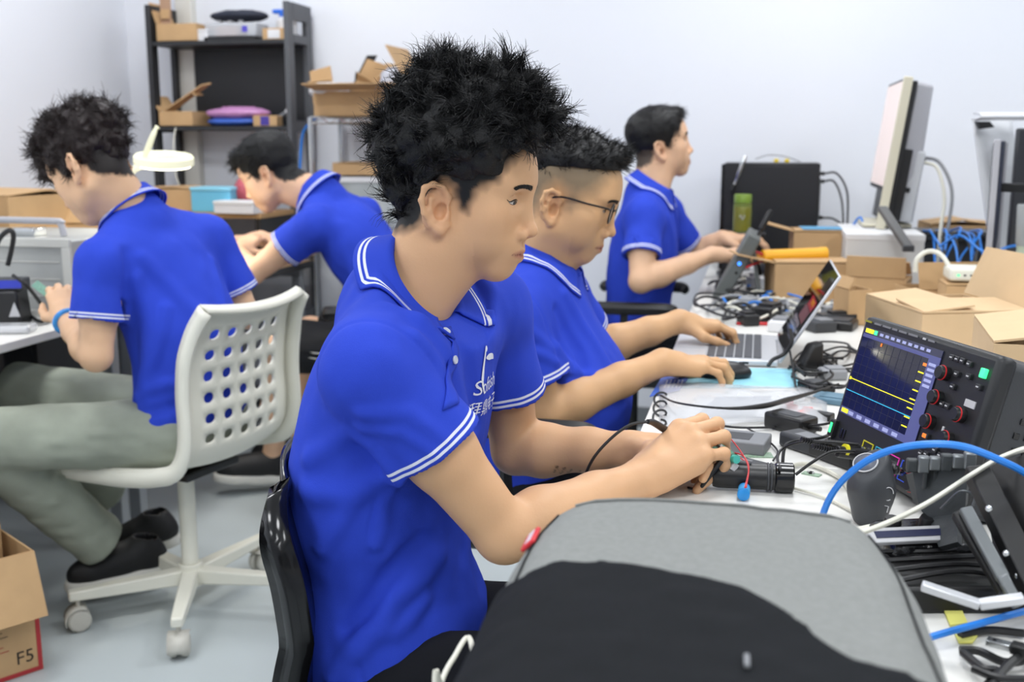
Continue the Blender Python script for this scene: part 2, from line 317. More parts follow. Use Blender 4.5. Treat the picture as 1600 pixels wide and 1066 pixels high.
# ------------------------------------------------------------------ kit of small builders
M_card = mat('cardboard', (196, 160, 116), .8, noise=(12, .06), bump=(120, .1)); M_cardl = mat('cardboard_pale', (214, 184, 144), .8, noise=(10, .05), bump=(120, .1)); M_tape = mat('parcel_tape', (206, 178, 120), .15, coat=.6)
def carton(label, c, size, rz=0, flaps=(None,)*4, m=None, group='cardboard cartons', tape=False, tilt=None, lid=False, name='carton'):
    """open-topped box, base centre at c; flaps: opening angle of +x, -x, +y, -y flap (0 closed, 180 hanging), None = no flap"""
    m = m or M_card; t = thing(name, label, 'box', list(map(float, c)), rz, group, tilt); L, W, H = size; th = .004; b = MB()
    b.bx(-L/2, L/2, -W/2, W/2, 0, th)
    for s in (-1, 1):
        b.box((s*(L/2-th/2), 0, H/2), (th, W, H)); b.box((0, s*(W/2-th/2), H/2), (L-2*th, th, H))
    b.build('carton_body', m, t, smooth=False)
    for k, a in enumerate(flaps):
        if a is None: continue
        q = math.radians(a); ax, s = k//2, (1 if k % 2 == 0 else -1); D = (W if ax else L)/2*.98; Wd = (L if ax else W)*.98
        d = np.array((-s*math.cos(q), 0, math.sin(q)+.001)); p = np.array((s*L/2, 0, H+.003+.0015*ax)); e = np.array((0, Wd/2, 0)); 
        quad = np.array([p-e, p+e, p+e*.97+d*D, p-e*.97+d*D])
        if ax: quad = quad[:, [1, 0, 2]]
        if ax: quad[:, 1] = np.where(np.arange(4) < 2, s*W/2, s*W/2-s*math.cos(q)*D); quad[:, 0] = np.array((-Wd/2, Wd/2, Wd/2*.97, -Wd/2*.97))
        MB().slab(quad, th).build('flap', m, t, smooth=False)
    if lid: MB().bx(-L/2-.002, L/2+.002, -W/2-.002, W/2+.002, H, H+.004).build('lid', m, t, smooth=False)
    if tape: MB().bx(-L/2-.001, L/2+.001, -.025, .025, H+.0042, H+.0048).build('tape', M_tape, t, smooth=False)
    return t
def cable(label, pts, r, m, group=None, sm=8, name='cable', ends=None):
    P = np.array(pts, float); base = P[0].copy(); t = thing(name, label, 'cable', base.tolist(), 0, group); MB().tube(P-base, r, 8, sm=sm).build('sheath', m, t)
    for i in (ends or ()):
        a, b_ = (P[0], P[1]) if i == 0 else (P[-1], P[-2]); d = nrm(a-b_); MB().cyl(a-base-d*.004, a-base+d*.022, r*2.0, r*1.8, 10).build('plug', M_blackpl, t, bevel=.001)
    return t
M_cblue = mat('cable_blue', (40, 130, 225), .4); M_cblk = mat('cable_black', (20, 20, 22), .45); M_cwht = mat('cable_white', (226, 224, 210), .45); M_cgry = mat('cable_grey', (150, 152, 155), .5); M_cred = mat('wire_red', (190, 40, 48), .4)
def brick(label, c, size, rz, m, name='power_adapter', cat='adapter', group=None, bevel=.006, ends=True):
    t = thing(name, label, cat, list(map(float, c)), rz, group); L, W, H = size; MB().box((0, 0, H/2), size).build('case', m, t, bevel=bevel, seg=3)
    MB().box((0, 0, H+.0003), (L*.5, W*.55, .0006)).build('rating_label', M_greydk if m is not M_greydk else M_grey, t)
    if ends: MB().cyl((L/2-.002, 0, H/2), (L/2+.022, 0, H/2), H*.22, H*.14, 10).build('strain_relief', M_blackpl, t)
    return t
M_key = mat('key_white', (190, 190, 192), .5)
def soft_bag(label, c, r, m, rz=0, name='plastic_bag', seed=0, group=None):
    F = Field(); F.ell((0, 0, r[2]*.9), r, rotz(rz).T, .01); F.custom(lambda p: (.10*r[2]*noise3(p, 3/r[0], seed)+.06*r[2]*noise3(p, 8/r[0], seed+2)).astype(np.float32), (0, 0, 0), 1, 0, 3); F.custom(lambda p: -p[..., 2].astype(np.float32), (0, 0, 0), 1, .004, 2); e = np.array(r)*1.5; e[:2] = max(e[:2]); P, Q = F.mesh(-e, e*(1, 1, 1.6), min(r)*.16); t = thing(name, label, 'bag', list(map(float, c)), 0, group); np_mesh('film', P, Q, m, t); MB().tube([(r[0]*.5*math.cos(q), r[1]*.4*math.sin(q), r[2]*1.75) for q in np.linspace(0, 4, 10)], .004, 6).build('fold', m, t); return t
# ------------------------------------------------------------------ smooth solid modelling for bodies and cloth (distance fields -> quads)
def smin(a, b, k):
    h = np.maximum(k-np.abs(a-b), 0)/k; return np.minimum(a, b)-h*h*k*.25
class Field:
    """a body as a list of smoothly joined solids; op 0 = join, 1 = carve, 2 = keep inside, 3 = fold"""
    def __init__(s): s.p = []
    def _a(s, fn, c, rad, k, op): s.p.append((fn, np.asarray(c, np.float32), rad, k, op)); return s
    def cone(s, a, b, ra, rb=None, k=.01, op=0):
        a = np.asarray(a, np.float32); b = np.asarray(b, np.float32); rb = ra if rb is None else rb; ab = b-a; L2 = max(float(ab@ab), 1e-9)
        def fn(p):
            q = p-a; t = np.clip(q@ab/L2, 0, 1); return np.sqrt(((q-t[..., None]*ab)**2).sum(-1))-(ra+(rb-ra)*t)
        return s._a(fn, (a+b)/2, math.sqrt(L2)/2+max(ra, rb), k, op)
    def chain(s, pts, rs, k=.01, op=0):
        for i in range(len(pts)-1): s.cone(pts[i], pts[i+1], rs[i], rs[i+1], k, op)
        return s
    def ell(s, c, r, M=None, k=.02, op=0):
        c = np.asarray(c, np.float32); r = np.asarray(r, np.float32); M = np.eye(3, dtype=np.float32) if M is None else np.asarray(M, np.float32); rm = float(r.max())
        def fn(p):
            u = p-c; q = u@M.T/r; k0 = np.sqrt((q*q).sum(-1))+1e-6; q = q/r; return np.maximum(k0*(k0-1)/(np.sqrt((q*q).sum(-1))+1e-6), np.sqrt((u*u).sum(-1))-rm)
        return s._a(fn, c, float(r.max()), k, op)
    def fold(s, pts, wd, amp):
        P = np.asarray(pts, np.float32)
        def fn(p):
            d = None
            for i in range(len(P)-1):
                a = P[i]; ab = P[i+1]-a; q = p-a; t = np.clip(q@ab/max(float(ab@ab), 1e-9), 0, 1); e = ((q-t[..., None]*ab)**2).sum(-1); d = e if d is None else np.minimum(d, e)
            return amp*np.exp(-d/(wd*wd))
        c = P.mean(0); return s._a(fn, c, float(np.sqrt(((P-c)**2).sum(1)).max())+wd*3.1, 0, 3)
    def custom(s, fn, c, rad, k=.01, op=0): return s._a(fn, c, rad, k, op)
    def ev(s, P, bc=None, br=0):
        out = np.full(P.shape[:-1], .5, np.float32); far = False
        if bc is None:
            Q = P.reshape(-1, 3); c0 = Q.mean(0); r0 = float(np.sqrt(((Q-c0)**2).sum(1).max()))
        for fn, c, rad, k, op in s.p:
            if bc is None:
                sel = slice(None)
                if math.sqrt(float(((c-c0)**2).sum())) > rad+r0+.20: far = True; continue
            else:
                sel = np.nonzero(np.sqrt(((bc-c)**2).sum(1)) < rad+br+(k*1.3 if op != 3 else 0)+.020)[0]
                if not len(sel): continue
            d = fn(P[sel]).astype(np.float32); cur = out[sel]
            if op == 0: cur = smin(cur, d, k)
            elif op == 1: cur = -smin(-cur, d, k)
            elif op == 2: cur = -smin(-cur, -d, k)
            else: cur = cur-d
            out[sel] = cur
        return np.minimum(out, .19) if far else out
    def grad(s, P, e=.002):
        P = np.asarray(P, np.float32); g = np.stack([s.ev(P+np.eye(3, dtype=np.float32)[i]*e)-s.ev(P-np.eye(3, dtype=np.float32)[i]*e) for i in range(3)], -1)
        return g/np.maximum(np.sqrt((g*g).sum(-1, keepdims=True)), 1e-9)
    def mesh(s, lo, hi, h):
        B = 8; S = B*h; lo = np.asarray(lo, np.float32); n = np.ceil((np.asarray(hi)-lo)/S).astype(int)
        ii = np.stack(np.meshgrid(*[np.arange(x) for x in n], indexing='ij'), -1).reshape(-1, 3)
        bc = lo+(ii+.5)*np.float32(S); br = S*.87; bc = bc.astype(np.float32)
        d = s.ev(bc[:, None, :], bc, br)[:, 0]; act = np.abs(d) < br*1.7+.010; ii = ii[act]; bc = bc[act]
        g = np.arange(B+1, dtype=np.float32)*h; gi = np.arange(B+1); li = np.stack(np.meshgrid(gi, gi, gi, indexing='ij'), -1).reshape(-1, 3)
        V = np.empty((len(ii), (B+1)**3), np.float32)
        for a in range(0, len(ii), 1500):
            e = ii[a:a+1500]; V[a:a+1500] = s.ev(lo+(e[:, None, :]*B+li[None]).astype(np.float32)*np.float32(h), bc[a:a+1500], br)
        V = V.reshape(-1, B+1, B+1, B+1); sg = V < 0
        cnt = sum(sg[:, x:B+x, y:B+y, z:B+z].astype(np.int8) for x in (0, 1) for y in (0, 1) for z in (0, 1))
        bi, x, y, z = np.nonzero((cnt > 0) & (cnt < 8)); cells = ii[bi]*B+np.stack([x, y, z], -1)
        N = (n*B+2).astype(np.int64); key = (cells[:, 0]*N[1]+cells[:, 1])*N[2]+cells[:, 2]
        acc = np.zeros((len(bi), 3)); c = np.zeros(len(bi))
        cor = [(a, b, q) for a in (0, 1) for b in (0, 1) for q in (0, 1)]; cv = {q: V[bi, x+q[0], y+q[1], z+q[2]] for q in cor}
        for a in cor:
            for ax in range(3):
                if a[ax] == 0:
                    b = list(a); b[ax] = 1; b = tuple(b); m = (cv[a] < 0) != (cv[b] < 0); t = np.where(m, cv[a]/np.where(m, cv[a]-cv[b], 1), 0)
                    p = np.tile(np.array(a, float), (len(bi), 1)); p[:, ax] = t; acc += p*m[:, None]; c += m
        P = lo+(cells+acc/c[:, None])*h
        od = np.argsort(key); ks = key[od]
        F = []
        for ax in range(3):
            o1 = [0, 0, 0]; o1[ax] = 1; a0 = sg[:, :B, :B, :B]; a1 = sg[:, o1[0]:B+o1[0], o1[1]:B+o1[1], o1[2]:B+o1[2]]
            bj, x, y, z = np.nonzero(a0 != a1); q = ii[bj]*B+np.stack([x, y, z], -1); neg = a0[bj, x, y, z]
            u, v = (ax+1) % 3, (ax+2) % 3; ids = []; ok = np.ones(len(q), bool)
            for du, dv in ((0, 0), (-1, 0), (-1, -1), (0, -1)):
                c2 = q.copy(); c2[:, u] += du; c2[:, v] += dv; kk = (c2[:, 0]*N[1]+c2[:, 1])*N[2]+c2[:, 2]
                j = np.clip(np.searchsorted(ks, kk), 0, len(ks)-1); ok &= (ks[j] == kk) & (c2.min(1) >= 0); ids.append(od[j])
            f = np.stack(ids, -1); f[~neg] = f[~neg][:, ::-1]; F.append(f[ok])
        F = np.vstack(F); nv = np.int64(len(P)); a = F.astype(np.int64); b_ = np.roll(a, -1, 1); ke = (a*nv+b_).ravel(); kr = (b_*nv+a).ravel(); bd = np.nonzero(~np.isin(kr, ke))[0]
        if 0 < len(bd) < 3000:   # close the odd missing quad
            nx = {int(y): int(x) for x, y in zip(a.ravel()[bd], b_.ravel()[bd])}; seen = set(); add = []
            for st in list(nx):
                lp = [st]
                while len(lp) < 5 and nx.get(lp[-1]) is not None and nx[lp[-1]] != st: lp.append(nx[lp[-1]])
                if len(lp) == 4 and nx.get(lp[-1]) == st and not seen & set(lp): seen |= set(lp); add.append(lp)
            if add: F = np.vstack([F, np.array(add)])
        return P.astype(np.float32), F
def np_mesh(name, P, F, m, parent=None, base=(0, 0, 0), attrs=None, col=None):
    me = bpy.data.meshes.new(name); P = np.asarray(P, np.float32)-np.asarray(base, np.float32); F = np.asarray(F, np.int32); k = F.shape[1]
    me.vertices.add(len(P)); me.vertices.foreach_set('co', P.ravel()); me.loops.add(F.size); me.loops.foreach_set('vertex_index', F.ravel())
    me.polygons.add(len(F)); me.polygons.foreach_set('loop_start', np.arange(0, F.size, k, dtype=np.int32)); me.polygons.foreach_set('loop_total', np.full(len(F), k, np.int32))
    me.update(calc_edges=True); me.polygons.foreach_set('use_smooth', np.ones(len(F), bool)); me.validate()
    for a, val in (attrs or {}).items():
        at = me.attributes.new(a, 'FLOAT', 'POINT'); at.data.foreach_set('value', np.asarray(val, np.float32))
    if col is not None:
        at = me.attributes.new('col', 'FLOAT_COLOR', 'POINT'); at.data.foreach_set('color', np.hstack([col, np.ones((len(col), 1))]).astype(np.float32).ravel())
    me.materials.append(m); o = bpy.data.objects.new(name, me); COL.objects.link(o)
    if parent is not None: o.parent = parent
    return o
def noise3(P, f, seed=0):
    """smooth value noise -1..1"""
    q = np.asarray(P, np.float32)*np.float32(f)+np.float32(seed*17.3); i = np.floor(q).astype(np.int32); t = (q-i).astype(np.float32); t = t*t*(3-2*t); out = 0
    for dx in (0, 1):
        for dy in (0, 1):
            for dz in (0, 1):
                n = (i[..., 0]+dx)*np.int32(374761393)+(i[..., 1]+dy)*np.int32(668265263)+(i[..., 2]+dz)*np.int32(1103515245); n = (n ^ (n >> 13))*np.int32(1274126177); n = (n ^ (n >> 16)) & np.int32(0xffff)
                wt = (t[..., 0] if dx else 1-t[..., 0])*(t[..., 1] if dy else 1-t[..., 1])*(t[..., 2] if dz else 1-t[..., 2]); out = out+wt*n
    return out/32767.5-1
def poly_sd(x, z, poly):
    """signed distance to a polygon in the profile plane, negative inside"""
    d = None; ins = np.zeros(x.shape, bool); n = len(poly)
    for i in range(n):
        ax, az = poly[i]; bx, bz = poly[(i+1) % n]; ex, ez = bx-ax, bz-az; wx, wz = x-ax, z-az
        t = np.clip((wx*ex+wz*ez)/(ex*ex+ez*ez), 0, 1); q = (wx-t*ex)**2+(wz-t*ez)**2; d = q if d is None else np.minimum(d, q)
        c = (az > z) != (bz > z); ins ^= c & (x < (bx-ax)*(z-az)/(bz-az+1e-12)+ax)
    d = np.sqrt(d); return np.where(ins, -d, d)
# ------------------------------------------------------------------ head, in its own frame: x forward, y left, z up, origin between the ears
def basis(f, u):
    f = nrm(f); l = nrm(np.cross(u, f)); return np.array([f, l, np.cross(f, l)])
class Head:
    def __init__(s, O, M, sc=1.0): s.O = np.asarray(O, float); s.M = M; s.sc = sc
    def w(s, *p): return s.O+(np.array(p, float)*s.sc)@s.M
    def loc(s, P): return ((np.asarray(P, float)-s.O)@s.M.T)/s.sc
HAIR_POLY = [(.094, .100), (.085, .078), (.074, .058), (.060, .030), (.038, .014), (.026, -.016), (.012, -.016), (.004, .014), (-.014, .022), (-.030, .004), (-.036, -.030), (-.050, -.054), (-.085, -.066), (-.17, -.05), (-.17, .26), (.17, .26), (.17, .11)]
def add_head(F, h, fat=1.0, lids=.0035, jaw=1.0):
    s = h.sc; W = h.w; E = lambda c, r, k=.02, op=0: F.ell(W(*c), np.array(r)*s, h.M, k*s, op); Cn = lambda a, b, ra, rb=None, k=.01, op=0: F.cone(W(*a), W(*b), ra*s, (rb or ra)*s, k*s, op)
    E((-.010, 0, .042), (.098, .076, .084)); E((.034, 0, .040), (.062, .062, .058), .03); E((.034, 0, -.022), (.056, .058*fat, .072), .03)
    for y in (-1, 1):
        Cn((-.004, y*.046*fat, -.060*jaw), (.054, y*.016, -.095), .020*fat, .017, .03)
        E((.052, y*.044*fat, -.016), (.026, .020, .022), .02); E((.040, y*.040*fat, -.050), (.030, .019*fat, .030), .03)
        Cn((.080, y*.010, .029), (.070, y*.044, .026), .013, .010, .018)
    E((.062, 0, -.096), (.020, .023, .018), .022); E((.062, 0, -.064), (.034, .032, .030), .02)
    for y in (-1, 1): E((.097, y*.031, .006), (.017, .019, .012), .012, 1)
    Cn((.0855, 0, .020), (.0995, 0, -.030), .0072, .0090, .012); E((.1035, 0, -.0375), (.0105, .0110, .0095), .008)
    for y in (-1, 1):
        E((.0920, y*.0145, -.0435), (.0115, .0078, .0088), .005); Cn((.0815, y*.0190, -.0360), (.0805, y*.0205, -.0500), .0016, .0016, .005, 1); E((.0985, y*.0068, -.0520), (.0070, .0038, .0045), .003, 1)
        E((.0665, y*.031, .004), (.0165, .0165, .0150), .006); F.chain([W(.0835, y*.020, .0135), W(.0835, y*.031, .0145), W(.0775, y*.042, .0125), W(.070, y*.049, .007)], [.0010*s]*4, .004*s, 1)
        Cn((.0765, y*.020, -.0045), (.073, y*.042, -.004), .004, .003, .008)
    # lips
    for y in (-1, 1):
        Cn((.0918, 0, -.0675), (.0790, y*.0215, -.0718), .0056, .003, .007); Cn((.0902, 0, -.0775), (.0785, y*.0195, -.0738), .0060, .0035, .007)
        Cn((.1000, 0, -.0724), (.0780, y*.0245, -.0735), .0020, .0018, .003, 1)
    E((.0955, 0, -.0575), (.004, .004, .007), .006, 1)
    # ears
    for y in (-1, 1):
        ep = nrm((.93, -y*.36, 0)); eq = nrm((-.18, 0, 1)); eo = np.cross(eq, ep)*1.0
        if eo[1]*y < 0: eo = -eo
        c0 = np.array((-.010, y*.0735, -.020)); L = lambda p, q, o: tuple(c0+ep*p+eq*q+eo*o)
        Mr = np.array([ep, eo, eq])@h.M
        F.ell(W(*L(-.010, .002, .002)), np.array((.018, .0045, .030))*s, Mr, .006*s)
        hx = [(.006, .004, .004), (.011, .019, .006), (.004, .031, .008), (-.010, .035, .010), (-.023, .028, .012), (-.0285, .010, .012), (-.025, -.008, .010), (-.016, -.022, .007), (-.005, -.029, .004)]
        F.chain([W(*L(*q)) for q in hx], [r*s for r in (.0032, .0040, .0042, .0042, .0042, .0040, .0040, .0045, .0070)], .004*s)
        F.cone(W(*L(-.005, -.028, .004)), W(*L(.005, -.020, .002)), .0070*s, .0055*s, .006*s)
        ah = [(-.004, .024, .006), (-.015, .014, .009), (-.017, -.001, .009), (-.010, -.014, .007), (.000, -.017, .006)]
        F.chain([W(*L(*q)) for q in ah], [.0032*s]*5, .004*s); F.cone(W(*L(.007, -.002, .004)), W(*L(.006, -.010, .005)), .0038*s, .0038*s, .005*s)
        F.ell(W(*L(-.0020, -.002, .006)), np.array((.0092, .0110, .0130))*s, Mr, .0025*s, 1); F.ell(W(*L(-.008, .023, .013)), np.array((.009, .0065, .006))*s, Mr, .003*s, 1)
SKIN = {'a': (218, 168, 128), 'b': (206, 152, 112), 'c': (224, 174, 138)}
def skin_color(h, P, tone, fade=None, fade_rgb=(38, 34, 34), brow=True, seed=0):
    q = h.loc(P); x, y, z = q[:, 0], q[:, 1], q[:, 2]; c = np.tile(np.array(lin(tone)), (len(P), 1)); n = noise3(P, 30, seed)
    c *= (1+.06*n)[:, None]
    red = np.exp(-(((x-.100)/.018)**2+(y/.018)**2+((z+.040)/.014)**2))*.35+np.exp(-(((np.abs(y)-.080)/.012)**2+((x+.016)/.03)**2+((z+.018)/.035)**2))*.55+np.exp(-(((x-.06)/.03)**2+((np.abs(y)-.045)/.02)**2+((z+.02)/.02)**2))*.2
    c = c*(1-red[:, None]*np.array([0.02, .22, .24]))
    lip = np.clip(1.4-np.abs((z+.0726)/.0072)**2-(np.abs(y)/.0215)**2, 0, 1)*(x > .074); c = c*(1-lip[:, None]*.75)+lip[:, None]*.75*np.array(lin((176, 112, 98)))
    st = np.clip(1-np.abs((z+.083)/.03)**2, 0, 1)*(x > .04)*.10; c *= (1-st)[:, None]
    if brow:
        tt = np.clip((np.abs(y)-.012)/.034, 0, 1); bz = .0240+.0055*tt-.008*tt**4; a = np.clip(1.2-((z-bz)/(.0042*(1-.55*tt)))**2, 0, 1)*np.clip((np.abs(y)-.009)/.004, 0, 1)*np.clip((.047-np.abs(y))/.006, 0, 1)*(x > .05)*.72; c = c*(1-a[:, None])+a[:, None]*np.array(lin((46, 36, 32)))
        a = np.clip(1.3-((z+.0731)/.0013)**2, 0, 1)*(np.abs(y) < .0245)*(x > .068)*.75; c = c*(1-a[:, None])+a[:, None]*np.array(lin((122, 70, 62)))
    if fade is not None:
        d = poly_sd(x, z, HAIR_POLY)+.004*noise3(P, 120, 3); a = np.clip((fade[0]-d)/fade[1], 0, 1)*fade[2]*((np.abs(y) < .0830) | (z > .02)); c = c*(1-a[:, None])+a[:, None]*np.array(lin(fade_rgb))
    return c
# ------------------------------------------------------------------ hand: d to the knuckles, n out of the back of the hand, t towards the thumb
def hand(F, wr, d, n, t_side, curls, thumb, sc=1.0, spread=4.0, k=.006, fist=None):
    d = nrm(d); n = nrm(np.asarray(n)-d*np.dot(n, d)); s = np.cross(d, n); s = s if np.dot(s, t_side) > 0 else -s; wr = np.asarray(wr, float)
    w = lambda a, b, c: wr+(d*a+s*b+n*c)*sc
    mh = [(.088, .027, .000), (.092, .007, .003), (.087, -.013, .001), (.078, -.031, -.004)]; L = [(.043, .026, .021), (.047, .030, .022), (.043, .028, .021), (.034, .021, .019)]
    tips = []
    for i, (a, b, c) in enumerate(mh):
        F.cone(w(.006, b*.45, -.002), w(a, b, c-.003), .0150*sc, .0118*sc, .012*sc); F.cone(w(.02, b*.6, -.011), w(a-.012, b, c-.013), .0115*sc, .0095*sc, .012*sc)
        p = w(a, b, c-.003); ang = 0; sp = math.radians(spread*(1.5-i)); r = (.0100, .0088, .0080, .0066) if i < 3 else (.0086, .0076, .0068, .0058)
        pts = [p]
        for j in range(3):
            ang += math.radians(curls[i][j]); dv = (d*math.cos(sp)+s*math.sin(sp))*math.cos(ang)-n*math.sin(ang); p = p+dv*L[i][j]*sc; pts.append(p)
        F.chain(pts, [q*sc for q in r], k*sc*.7); tips.append(p)
        F.ell(pts[0], np.array((.0115, .0105, .0105))*sc, None, .006*sc); F.ell(pts[1], np.array((.0092,)*3)*sc*(1 if i < 3 else .86), None, .004*sc)
    F.ell(w(.035, .020, -.014), np.array((.030, .016, .015))*sc, np.array([d, s, n]), .014*sc)
    p = w(.018, .024, -.010); pts = [p]
    for (a, b, c), l in zip(thumb, (.044, .034, .028)): p = p+nrm(d*a+s*b+n*c)*l*sc; pts.append(p)
    F.chain(pts, [q*sc for q in (.0150, .0118, .0102, .0082)], .008*sc)
    return tips
def arm(F, sh, el, wr, sc=1.0, elbow_out=None):
    sh, el, wr = [np.asarray(q, float) for q in (sh, el, wr)]; u = el-sh; f = wr-el
    F.chain([sh, sh+u*.5, el], [.050*sc, .046*sc, .037*sc], .02); F.chain([el, el+f*.25, el+f*.65, wr], [.0375*sc, .0420*sc, .0330*sc, .0250*sc], .015)
    x = nrm(np.cross(u, f)) if np.linalg.norm(np.cross(u, f)) > 1e-4 else frame_of(f)[0]
    return F
# ------------------------------------------------------------------ the polo shirt
def shirt_field(b):
    """b: joints of a person"""
    F = Field(); M = b['TM']; sz = b.get('size', 1.0); bel = b.get('belly', 1.0)
    F.ell(b['pel'], np.array((.125*bel, .172, .135))*sz, M, .05); F.ell(b['mid'], np.array((.118*bel, .160*max(1, bel*.96), .165))*sz, b.get('MM', M), .07); F.ell(b['chest'], np.array((.116, .168, .165))*sz, b.get('CM', M), .06)
    F.cone(b['shR']-b['TM'][2]*.008, b['shL']-b['TM'][2]*.008, .050*sz, .050*sz, .06)
    for S in ('R', 'L'): F.cone(b['neck']-b['nu']*.03, b['sh'+S], .052*sz, .048*sz, .06)
    F.cone(b['neck']-b['nu']*.05, b['neck']+b['nu']*.012, .074*sz, .070*sz, .03)
    for S in ('R', 'L'):
        a = np.asarray(b['sh'+S], np.float32); d = np.asarray(b['el'+S], np.float32)-a; L = float(np.linalg.norm(d)); d = (d/L).astype(np.float32); Ls = L*b.get('sl'+S, .66); r0, r1 = .057*sz, b.get('slr', .066)*sz; th = b.get('th', .009)
        fl = np.float32(b.get('flat', 0))
        def fn(p, a=a, d=d, Ls=Ls, r0=r0, r1=r1, th=th):
            q = p-a; al = q@d; t = np.clip(al, 0, Ls+.05); e = np.sqrt(((q-t[..., None]*d)**2).sum(-1))-(r0+(r1-r0)*t/Ls); o = np.maximum(e, al-Ls); return np.maximum(o, -np.maximum(e+th, (Ls-.05)-al))
        F.custom(fn, a+d*Ls/2, Ls/2+r1+.02, .022)
    if b.get('folds'):
        for pts, wd, amp in b['folds']:
            C = catmull(np.array(pts), 2)
            for _ in range(8): C = C-F.grad(C)*(F.ev(C.astype(np.float32)))[:, None]*.9
            b.setdefault('_pf', []).append((C, wd, amp))
        for q in b['_pf']: F.fold(*q)
    if b.get('wr', True):
        am = b.get('wamp', .0016); sd = b.get('seed', 0); T = np.asarray(M, np.float32)
        def wn(p):
            q = p@T.T*np.array((1, 1, .55)); return (am*noise3(q, 22, sd)+am*.6*noise3(q, 48, sd+5)).astype(np.float32)
        F.custom(wn, b['mid'], 1.2, 0, 3)
    F.cone(b['neck']-b['nu']*.07, b['neck']+b['nu']*.2, .058*sz, .062*sz, .006, 1)
    nc, nn = np.asarray(b['neck'], np.float32), np.asarray(b['nu'], np.float32)
    def above(p):
        q = p-nc; a = q@nn; r = np.sqrt(np.maximum((q*q).sum(-1)-a*a, 0)); return np.maximum(np.maximum(.012+.25*np.maximum(r-.07, 0)-a, r-.115), a-.16)
    if b.get('above', True): F.custom(above, nc+nn*.06, .17, .012, 1)
    if 'hem' in b:
        c, nn = np.asarray(b['hem'][0], np.float32), np.asarray(nrm(b['hem'][1]), np.float32); F.custom(lambda p: (p-c)@nn, c, 2.0, .006, 2)
    return F
def edge_attr(b, P):
    e = np.ones(len(P), np.float32)
    for S in ('R', 'L'):
        a = np.asarray(b['sh'+S]); d = np.asarray(b['el'+S])-a; L = np.linalg.norm(d); d /= L; Ls = L*b.get('sl'+S, .66); q = P-a; al = q@d; r = np.sqrt(((q-al[:, None]*d)**2).sum(1)); k = (np.abs(al-Ls) < .03) & (r < b.get('slr', .066)*b.get('size', 1)+.008); e = np.where(k, Ls-al, e)
    return e
def collar(b, SF, m, parent, base, open_=.30):
    nf, nu = b['nf'], b['nu']; nl = np.cross(nu, nf); C = b['neck']+b.get('coff', 0)*nf; n = 56; rows = []; sv = []
    th = np.linspace(open_, 2*math.pi-open_, n); lift = b.get('clift', 0.0)
    for t in th:
        back = .5-.5*math.cos(t); fr = 1-back; x, y = math.cos(t), math.sin(t); r = .061; hgt = .012+.022*back; fall = .040+.004*back+.026*fr**3
        rad = nf*x*r*1.04+nl*y*r; out = nrm(nf*x+nl*y); tw = -nf*.0  # the leaf folds over and lies on the shoulders
        tip = nf*.020*fr**3+nl*math.copysign(.014, y)*fr**3
        base_p = C+rad+nu*(-.006+lift); P = [base_p, C+rad*1.0+nu*(hgt*.6+lift), C+rad*.985+nu*(hgt+lift), C+rad*1.015+out*.004+nu*(hgt+.004+lift)]
        s_ = [1, 1, 1, 1]
        for q in np.linspace(.12, 1, 12): P.append(C+rad+out*(.006+.030*q)+nu*(hgt+.003-fall*q+lift)+tip*q); s_.append(fall*(1-q)*1.25)
        rows.append(P); sv.append(s_)
    P = np.array(rows); s_ = np.array(sv); A = P[:, 4:].reshape(-1, 3); t = np.full(len(A), .075); g_ = np.ones(len(A))
    for _ in range(40):   # let the leaf down until it lies on the shirt or hangs at its own length
        d = SF.ev((A+nu*t[:, None]).astype(np.float32))-.0038; t = np.maximum(t-np.clip(d, -.004, .012)*.8, 0)
    A = A+nu*t[:, None]
    P[:, 4:] = A.reshape(P[:, 4:].shape); a_, c_ = P.shape[:2]
    F = [(i*c_+k, i*c_+k+1, (i+1)*c_+k+1, (i+1)*c_+k) for i in range(a_-1) for k in range(c_-1)]
    o = np_mesh('collar', P.reshape(-1, 3), F, m, parent, base, {'edge': s_.ravel()})
    md = o.modifiers.new('solid', 'SOLIDIFY'); md.thickness = .003; md.offset = 0; return o
# ------------------------------------------------------------------ hair
def strand_mesh(roots, dirs, length, rad, curl, name, m, parent, base, seg=5, seed=0, down=None, grp=1):
    rng = np.random.RandomState(seed); N = len(roots); L = length*(.6+.7*rng.rand(N)); P = [roots]; d = dirs/np.linalg.norm(dirs, axis=1, keepdims=True)
    ax = np.repeat(rng.randn(N//grp, 3), grp, 0)+.25*rng.randn(N, 3); ax /= np.linalg.norm(ax, axis=1, keepdims=True); rate = curl*np.repeat((.4+rng.rand(N//grp))*np.sign(rng.randn(N//grp)), grp)*(.85+.3*rng.rand(N))
    for j in range(seg):
        P.append(P[-1]+d*(L/seg)[:, None]); d = d+np.cross(ax, d)*rate[:, None]+(0 if down is None else down[None]*(.9/seg)); d /= np.linalg.norm(d, axis=1, keepdims=True)
    P = np.stack(P, 1); x = np.cross(dirs, ax); x /= np.linalg.norm(x, axis=1, keepdims=True)+1e-9; y = np.cross(dirs, x); y /= np.linalg.norm(y, axis=1, keepdims=True)+1e-9
    V = []; rr = rad*np.linspace(1, .12, seg+1)**.8
    for k in range(3):
        a = 2*math.pi*k/3; V.append(P+(math.cos(a)*x+math.sin(a)*y)[:, None, :]*rr[None, :, None])
    V = np.stack(V, 2); i0 = np.arange(N)[:, None, None]*(seg+1)*3; j = np.arange(seg)[None, :, None]*3; k = np.arange(3)[None, None, :]; k2 = (k+1) % 3
    F = np.stack([i0+j+k, i0+j+k2, i0+j+3+k2, i0+j+3+k], -1).reshape(-1, 4)
    return np_mesh(name, V.reshape(-1, 3), F, m, parent, base)
